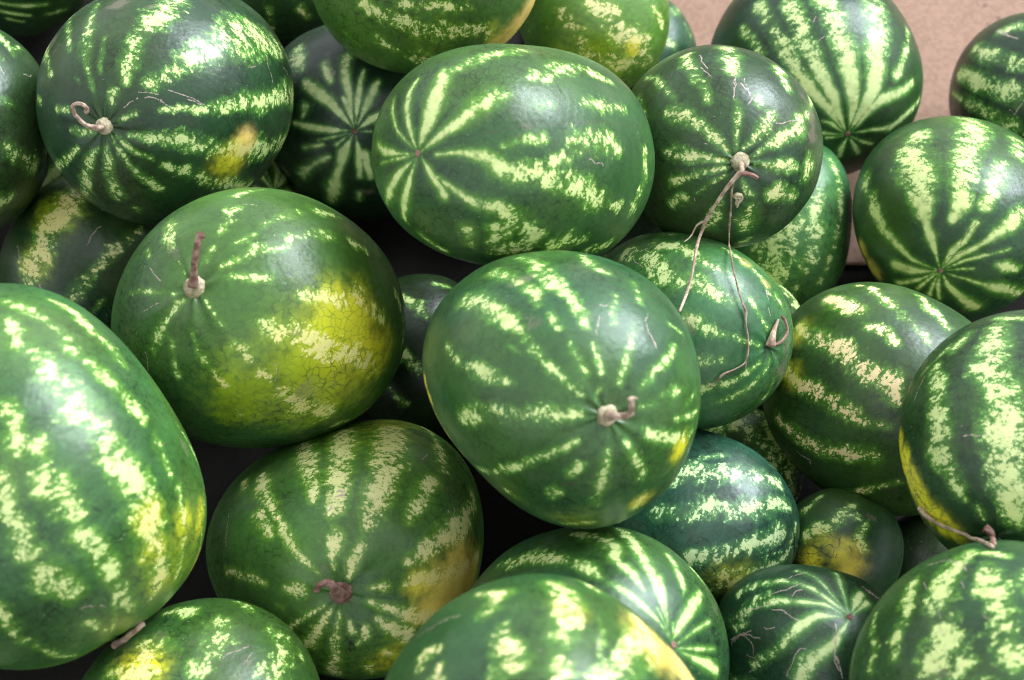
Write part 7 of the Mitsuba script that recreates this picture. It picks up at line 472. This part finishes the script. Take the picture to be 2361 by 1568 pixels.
scene['dry_stem'] = wood((.22, .145, .10), (.46, .34, .25))
scene['brown_stem'] = wood((.17, .085, .065), (.34, .20, .16))
scene['stem_cork'] = wood((.25, .21, .11), (.50, .43, .29))
scene['brown_cork'] = wood((.15, .07, .055), (.30, .17, .13))
scene['vine_skin'] = wood((.32, .215, .15), (.58, .45, .33))


def cardboard(p, n, uv):
    g = fbm(p.x * 180, p.y * 180, p.z * 60, 3)
    big = fbm(p.x * 5, p.y * 5, 1.0, 3)
    c = mix(mi.Color3f(.29, .178, .126), mi.Color3f(.345, .216, .156), smoothstep(.3, .7, g)) * (.85 + .3 * big)
    fleck = smoothstep(.86, .93, noise(p.x * 320, p.y * 320, 4.0))
    c = mix(c, mi.Color3f(.2, .11, .08), fleck * .6)
    for x, y, r in ((np.float64(0.708), np.float64(1.818), np.float64(0.0033)), (np.float64(0.718), np.float64(1.815), np.float64(0.0053)), (np.float64(0.735), np.float64(1.787), np.float64(0.0039)), (np.float64(0.714), np.float64(1.775), np.float64(0.0033)), (np.float64(0.645), np.float64(1.787), np.float64(0.001)), (np.float64(0.655), np.float64(1.749), np.float64(0.001)), (np.float64(0.654), np.float64(1.685), np.float64(0.0013)), (np.float64(0.654), np.float64(1.72), np.float64(0.0009))):
        d = dr.sqrt(dr.square(p.x - x) + dr.square(p.y - y)) / r + (g - .5) * 2.2
        c = mix(c, mi.Color3f(.12, .07, .05), (1 - smoothstep(.3, 1.1, d)) * .75)
    return c


scene['cardboard_skin'] = {'type': 'principled', 'base_color': mikit.proc(cardboard), 'roughness': .85, 'specular': .2}


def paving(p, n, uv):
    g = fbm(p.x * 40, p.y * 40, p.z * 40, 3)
    return mix(mi.Color3f(.004, .0035, .003), mi.Color3f(.011, .009, .007), g)  # near-black albedo puts the shade of the gaps into the ground colour


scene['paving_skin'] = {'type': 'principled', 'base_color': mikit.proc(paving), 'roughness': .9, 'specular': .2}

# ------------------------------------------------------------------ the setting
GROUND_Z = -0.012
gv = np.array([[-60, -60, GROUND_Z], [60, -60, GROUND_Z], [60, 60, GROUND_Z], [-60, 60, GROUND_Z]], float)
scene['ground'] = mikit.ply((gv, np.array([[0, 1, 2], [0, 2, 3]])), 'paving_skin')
labels['ground'] = {'label': 'brown earth under the heap and the cardboard sheet, blackened to deepen the gap shade', 'kind': 'structure'}


def cardboard_mesh():
    xs, ys = np.linspace(.02, 1.62, 65), np.linspace(1.33, 2.75, 59)
    X, Y = np.meshgrid(xs, ys)
    Z = .0015 * np.sin(X * 9 + 2 * np.sin(Y * 3)) * np.sin(Y * 7) - .002
    n = X.size
    top, bot = np.stack([X, Y, Z], -1).reshape(-1, 3), np.stack([X, Y, Z - .006], -1).reshape(-1, 3)
    i = np.arange(n).reshape(X.shape)
    quad = np.stack([i[:-1, :-1], i[:-1, 1:], i[1:, 1:], i[1:, :-1]], -1).reshape(-1, 4)
    f = [quad, quad[:, ::-1] + n]
    ring = np.concatenate([i[0, :], i[1:, -1], i[-1, -2::-1], i[-2:0:-1, 0]])
    nx = np.roll(ring, -1)
    f.append(np.stack([ring, ring + n, nx + n, nx], -1))
    return np.vstack([top, bot]), np.vstack(f)


scene['cardboard_sheet'] = mikit.ply(cardboard_mesh(), 'cardboard_skin', smooth=30)
labels['cardboard_sheet'] = {'label': 'pinkish brown cardboard sheet lying under the heap of watermelons, showing at top right', 'category': 'cardboard'}

# ------------------------------------------------------------------ helpers for stems
def tube(points, radii, sides=20, lumps=.22, seed=0, sub=6):
    """A bent, lumpy stalk with closed ends along a smooth curve through the points."""
    p = np.asarray(points, float)
    r = np.interp(np.linspace(0, 1, len(p)), np.linspace(0, 1, len(radii)), radii) if len(radii) != len(p) else np.asarray(radii, float)
    t = np.linspace(0, len(p) - 1, (len(p) - 1) * sub + 1)
    from scipy.interpolate import PchipInterpolator
    q, rr = PchipInterpolator(np.arange(len(p)), p)(t), np.interp(t, np.arange(len(p)), r)
    q[1:-1] = .25 * q[:-2] + .5 * q[1:-1] + .25 * q[2:]
    d = np.gradient(q, axis=0)
    d /= np.linalg.norm(d, axis=1, keepdims=True) + 1e-12
    a = np.cross(d[0], [0.3, 0.5, 0.8]); a /= np.linalg.norm(a)
    rows = []
    for k in range(len(q)):
        a = a - d[k] * (a @ d[k]); a /= np.linalg.norm(a)
        b = np.cross(d[k], a)
        ang = np.arange(sides) * 2 * np.pi / sides
        ring = q[k] + rr[k] * .88 * (1 + .09 * np.cos(5 * ang + k * .12))[:, None] * (np.cos(ang)[:, None] * a + np.sin(ang)[:, None] * b) * (1 + lumps * 2 * (meshkit.noise(np.stack([np.cos(ang) * 1.7, np.sin(ang) * 1.7, np.full(sides, k * .35)], -1) + 30, seed) - .5))[:, None]
        rows.append(ring)
    v = np.vstack(rows + [q[:1] - d[:1] * rr[0] * .4, q[-1:] + d[-1:] * rr[-1] * .5])
    n = len(q)
    i, j = np.meshgrid(np.arange(n - 1), np.arange(sides), indexing='ij')
    jn = (j + 1) % sides
    quads = np.stack([i * sides + j, i * sides + jn, (i + 1) * sides + jn, (i + 1) * sides + j], -1).reshape(-1, 4)
    f = np.vstack([quads[:, [0, 1, 2]], quads[:, [0, 2, 3]]])
    s = np.arange(sides); sn = (s + 1) % sides
    caps = np.vstack([np.stack([sn, s, np.full(sides, n * sides)], -1), np.stack([(n - 1) * sides + s, (n - 1) * sides + sn, np.full(sides, n * sides + 1)], -1)])
    return v, np.vstack([f, caps])


def dome(centre, axis, r, h, seed=0, sink=.3, dent=.25):
    """The swollen corky pad where a stalk joins: a wrinkled low dome along the axis."""
    axis = np.asarray(axis) / np.linalg.norm(axis)
    a = np.cross(axis, [.2, .9, .4]); a /= np.linalg.norm(a); b = np.cross(axis, a)
    nt, ns = 14, 28
    rows = []
    for k in range(nt + 1):
        t = k / nt * math.pi * .95
        ang = np.arange(ns) * 2 * np.pi / ns
        wob = 1 + .025 * np.cos(5 * ang + seed) * math.sin(t) + .22 * (meshkit.noise(np.stack([np.cos(ang) * 2, np.sin(ang) * 2, np.full(ns, k * .5)], -1) + 20, seed) - .5)
        rad = r * math.sin(t) ** .8 * wob
        z = h * math.cos(t) - dent * h * math.exp(-(math.sin(t) / .35) ** 2) * (t < 1.5)
        rows.append(centre + np.outer(np.cos(ang) * rad, a) + np.outer(np.sin(ang) * rad, b) + axis * (z - sink * h))
    v = np.vstack(rows)
    i, j = np.meshgrid(np.arange(nt), np.arange(ns), indexing='ij'); jn = (j + 1) % ns
    quads = np.stack([i * ns + j, (i + 1) * ns + j, (i + 1) * ns + jn, i * ns + jn], -1).reshape(-1, 4)
    return v, quads


# ------------------------------------------------------------------ watermelons
ROWS, COLS = 96, 192


def rind_mesh(i, m):
    th, ph = np.meshgrid(np.linspace(1e-3, np.pi - 1e-3, ROWS + 1), np.linspace(0, 2 * np.pi, COLS + 1), indexing='ij')

    def surface(th, ph):
        L = local(m, th, ph)
        # shallow lengthwise ribs that pucker in towards the stem, and the sunken ends
        s_th = th if m['end'] else np.pi - th
        rng = np.random.default_rng(100 + i)
        ribs = sum(a * np.cos(k * ph + f) for k, a, f in zip((5, 7, 9, 11, 13), rng.uniform(.2, .6, 5), rng.uniform(0, 6.28, 5)))
        dip = .024 * np.exp(-(s_th / .16) ** 2) + .010 * np.exp(-(s_th / .4) ** 2) * (ribs + 1) * .6 + .006 * np.exp(-((np.pi - s_th) / .07) ** 2)
        body = .0022 * ribs * np.sin(th) ** 2
        lump = .012 * (meshkit.fbm(L / m['b'] * 1.6 + i * 7.3, 2, seed=i) - .5)
        return L * (1 - dip + body + lump)[..., None]

    e = 2e-3
    v = surface(th, ph)
    n = np.cross(surface(th + e, ph) - surface(th - e, ph), surface(th, ph + e) - surface(th, ph - e))
    n /= np.linalg.norm(n, axis=-1, keepdims=True) + 1e-30
    x, z = np.array(m['x']), np.array(m['z'])
    x = x - z * (x @ z) / (z @ z); x /= np.linalg.norm(x); z = z / np.linalg.norm(z)
    R = np.stack([x, np.cross(z, x), z], 1)
    W = np.array(m['c']) + v.reshape(-1, 3) @ R.T
    N = n.reshape(-1, 3) @ R.T
    uv = np.stack([i + ph / (2 * np.pi) * .96, th / np.pi], -1).reshape(-1, 2)
    k = np.arange((ROWS + 1) * (COLS + 1)).reshape(ROWS + 1, COLS + 1)
    q = np.stack([k[:-1, :-1], k[1:, :-1], k[1:, 1:], k[:-1, 1:]], -1).reshape(-1, 4)
    f = np.vstack([q[:, [0, 1, 2]], q[:, [0, 2, 3]]])
    path = meshkit.write_ply(trimesh.Trimesh(W, f, process=False), False, uv, None, N)
    pole = np.array(m['c']) + R @ surface(np.array([[1e-3]]), np.array([[0.]]))[0, 0]
    return {'type': 'ply', 'filename': path, 'face_normals': False, 'bsdf': {'type': 'ref', 'id': 'rind_skin'}}, pole, R


LABEL = {
    1: 'large dark green watermelon with a stem curled into a hook, at upper left',
    2: 'dark watermelon cut by the left edge, left of the curled stem melon',
    3: 'shaded watermelon in the top left corner, fine rays spreading from its left end',
    4: 'dark shaded watermelon at the top edge, behind the curled stem melon',
    5: 'shaded watermelon with a star of pale rays facing up, left of the long oval one',
    6: 'bright green watermelon at the top edge with a cream orange spot on its right end',
    7: 'light yellowish green watermelon at the top edge, right of the orange spotted one',
    8: 'small teal watermelon mostly hidden behind the light yellowish green one, against the cardboard',
    9: 'watermelon with bold parallel pale stripes in front of the bare cardboard at top right',
    10: 'dark watermelon with slanting jagged stripes at the right edge, near the top',
    11: 'long oval watermelon near the top centre with a star of rays at its left end',
    12: 'round watermelon with a long dry branching vine hanging down from its stem',
    13: 'pale teal striped watermelon partly hidden below the melon with the dry vine',
    14: 'watermelon at right whose wide mottled stripes meet in a low star',
    15: 'large round watermelon in the centre of the heap with a short bent stem',
    16: 'watermelon under the hanging dry vine, with a small looped brown stem at its right end',
    17: 'dark watermelon with broad slanting cream stripes, right of the one with the looped stem',
    18: 'watermelon at the right edge with a yellow lower left side and thin dry stalk',
    19: 'mottled bright watermelon in the lower right corner with tan scars across its top',
    20: 'small scarred watermelon at the bottom right, covered with tan scratches around a ray star',
    21: 'bluish green watermelon with level mottled bands, just below right of the large central melon',
    22: 'shaded watermelon low in a gap with a brown spotted yellow ground patch',
    23: 'very dark watermelon deep in the gap right of the brown spotted yellow patch',
    24: 'closest watermelon at the bottom centre, blurred, with large cream blotches on its right',
    25: 'watermelon with bright rays meeting at its right end, behind the closest blurred one',
    26: 'pale striped watermelon with a thick brown hooked stem and orange tinge on its right',
    27: 'big watermelon left of centre with upright brown stem and large yellow veined patch',
    28: 'huge upright oval watermelon cut by the left edge, yellow tinged on its right',
    29: 'watermelon at the bottom edge with a pale yellow patch, below the huge oval one',
    30: 'dark watermelon in shadow at the left with one broad yellow green stripe',
    31: 'watermelon lost in deep shadow in the gap left of the large central melon',
    32: 'small dark watermelon deep in the gap under the melon with the looped stem',
    33: 'added filler watermelon, darkened, in the narrow gap right of the curled stem melon',
    34: 'added filler watermelon, darkened, behind and below the melon cut by the left edge',
    35: 'added filler watermelon, darkened, in the black gap left of the dry vine',
}

KEY = {k: 'watermelon' if i == 0 else f'watermelon_{i:03d}' for i, k in enumerate(order)}
BLOSSOM = (3, 5, 9, 11, 14, 20, 25)
HAS_STEM = (1, 12, 15, 16, 18, 26, 27, 28)
pole_of, axis_of = {}, {}
for i, k in enumerate(order):
    m, key = MELONS[k], KEY[k]
    shape, pole, R = rind_mesh(i, m)
    pole_of[k], axis_of[k] = pole, R[:, 2]
    scene[key + '__rind' if k in BLOSSOM + HAS_STEM else key] = shape
    labels[key] = {'label': LABEL.get(k, 'added filler watermelon under the heap, for support and darker gaps'), 'category': 'watermelon',
                   'group': 'watermelons in the heap' if k in LABEL else 'added filler watermelons under the heap'}
    if k in BLOSSOM:
        scene[key + '__blossom_scar'] = mikit.ply(dome(pole, R[:, 2], .0034, .0016, seed=k, sink=.0, dent=.8), 'brown_cork', smooth=60)


def part(k, name, mesh, bsdf):
    key = f'{KEY[k]}__{name}'
    n = 0
    while key in scene:
        n += 1
        key = f'{KEY[k]}__{name}_{n:03d}'
    scene[key] = mikit.ply(mesh, bsdf, smooth=60)
    return key[len(KEY[k]) + 2:]


def pad(k, r, h, bsdf, **more):
    part(k, 'stem__stem_base', dome(pole_of[k], axis_of[k], r, h, seed=k, **more), bsdf)


part(1, 'stem', tube(STEMS['s1'], [.0050, .0034, .0027, .0025, .0025, .0025, .0024, .0024, .0026, .0032], seed=1), 'dry_stem')
pad(1, .0105, .0135, 'stem_cork', dent=.1)
part(27, 'stem', tube(STEMS['s27'], [.0060, .0040, .0035, .0034, .0042, .0050], seed=2), 'brown_stem')
pad(27, .0125, .0090, 'stem_cork')
part(15, 'stem', tube(STEMS['s15'], [.0060, .0042, .0034, .0030, .0029, .0029, .0036], seed=3), 'dry_stem')
pad(15, .0105, .0090, 'stem_cork')
part(15, 'stem__tip', tube(STEMS['s15t'], [.0016, .0010, .0006], seed=4), 'vine_skin')
part(12, 'vine', tube(STEMS['s12a'], [.0034, .0028, .0029, .0025, .0022, .0020, .0024, .0018, .0017, .0015, .0018, .0011], seed=5), 'vine_skin')
pad(12, .0108, .0125, 'stem_cork', dent=.1)
part(12, 'vine__tendril', tube(STEMS['s12b'], [.0015, .0012, .0010, .0006], seed=6), 'vine_skin')
part(12, 'vine', tube(STEMS['s12c'], [.0013, .0012, .0011, .0011, .0011, .0012, .0010, .0010, .0017, .0010, .0010, .0012, .0010, .0009, .0015, .0007, .0006, .0004], seed=7), 'dry_stem')
part(12, 'vine_001__dried_leaf', tube(STEMS['s12d'], [.0010, .0035, .0042, .0030, .0010], lumps=.5, seed=8), 'stem_cork')
part(12, 'vine_001__tendril', tube(STEMS['s12f'], [.0011, .0006], seed=9), 'dry_stem')
part(12, 'stem', tube(STEMS['s12e'], [.0034, .0026, .0024], seed=10), 'brown_stem')
part(26, 'stem', tube(STEMS['s26'], [.0085, .0056, .0044, .0037, .0034, .0036], seed=11), 'brown_stem')
pad(26, .0130, .0080, 'brown_cork', dent=.3)
part(16, 'stem', tube(STEMS['s16'], [.0024, .0019, .0017, .0016, .0016, .0020], seed=12), 'brown_stem')
part(16, 'stem__stem_base', tube(STEMS['s16b'], [.0060, .0030, .0012], seed=13), 'vine_skin')
part(18, 'stem', tube(STEMS['s18'], [.0034, .0025, .0018, .0017, .0017, .0018, .0020], seed=14), 'dry_stem')
part(18, 'stem', tube(STEMS['s18b'], [.0050, .0035, .0024, .0026], lumps=.4, seed=15), 'brown_stem')
part(28, 'stem', tube(STEMS['s28'], [.0040, .0034, .0032, .0030], seed=16), 'dry_stem')
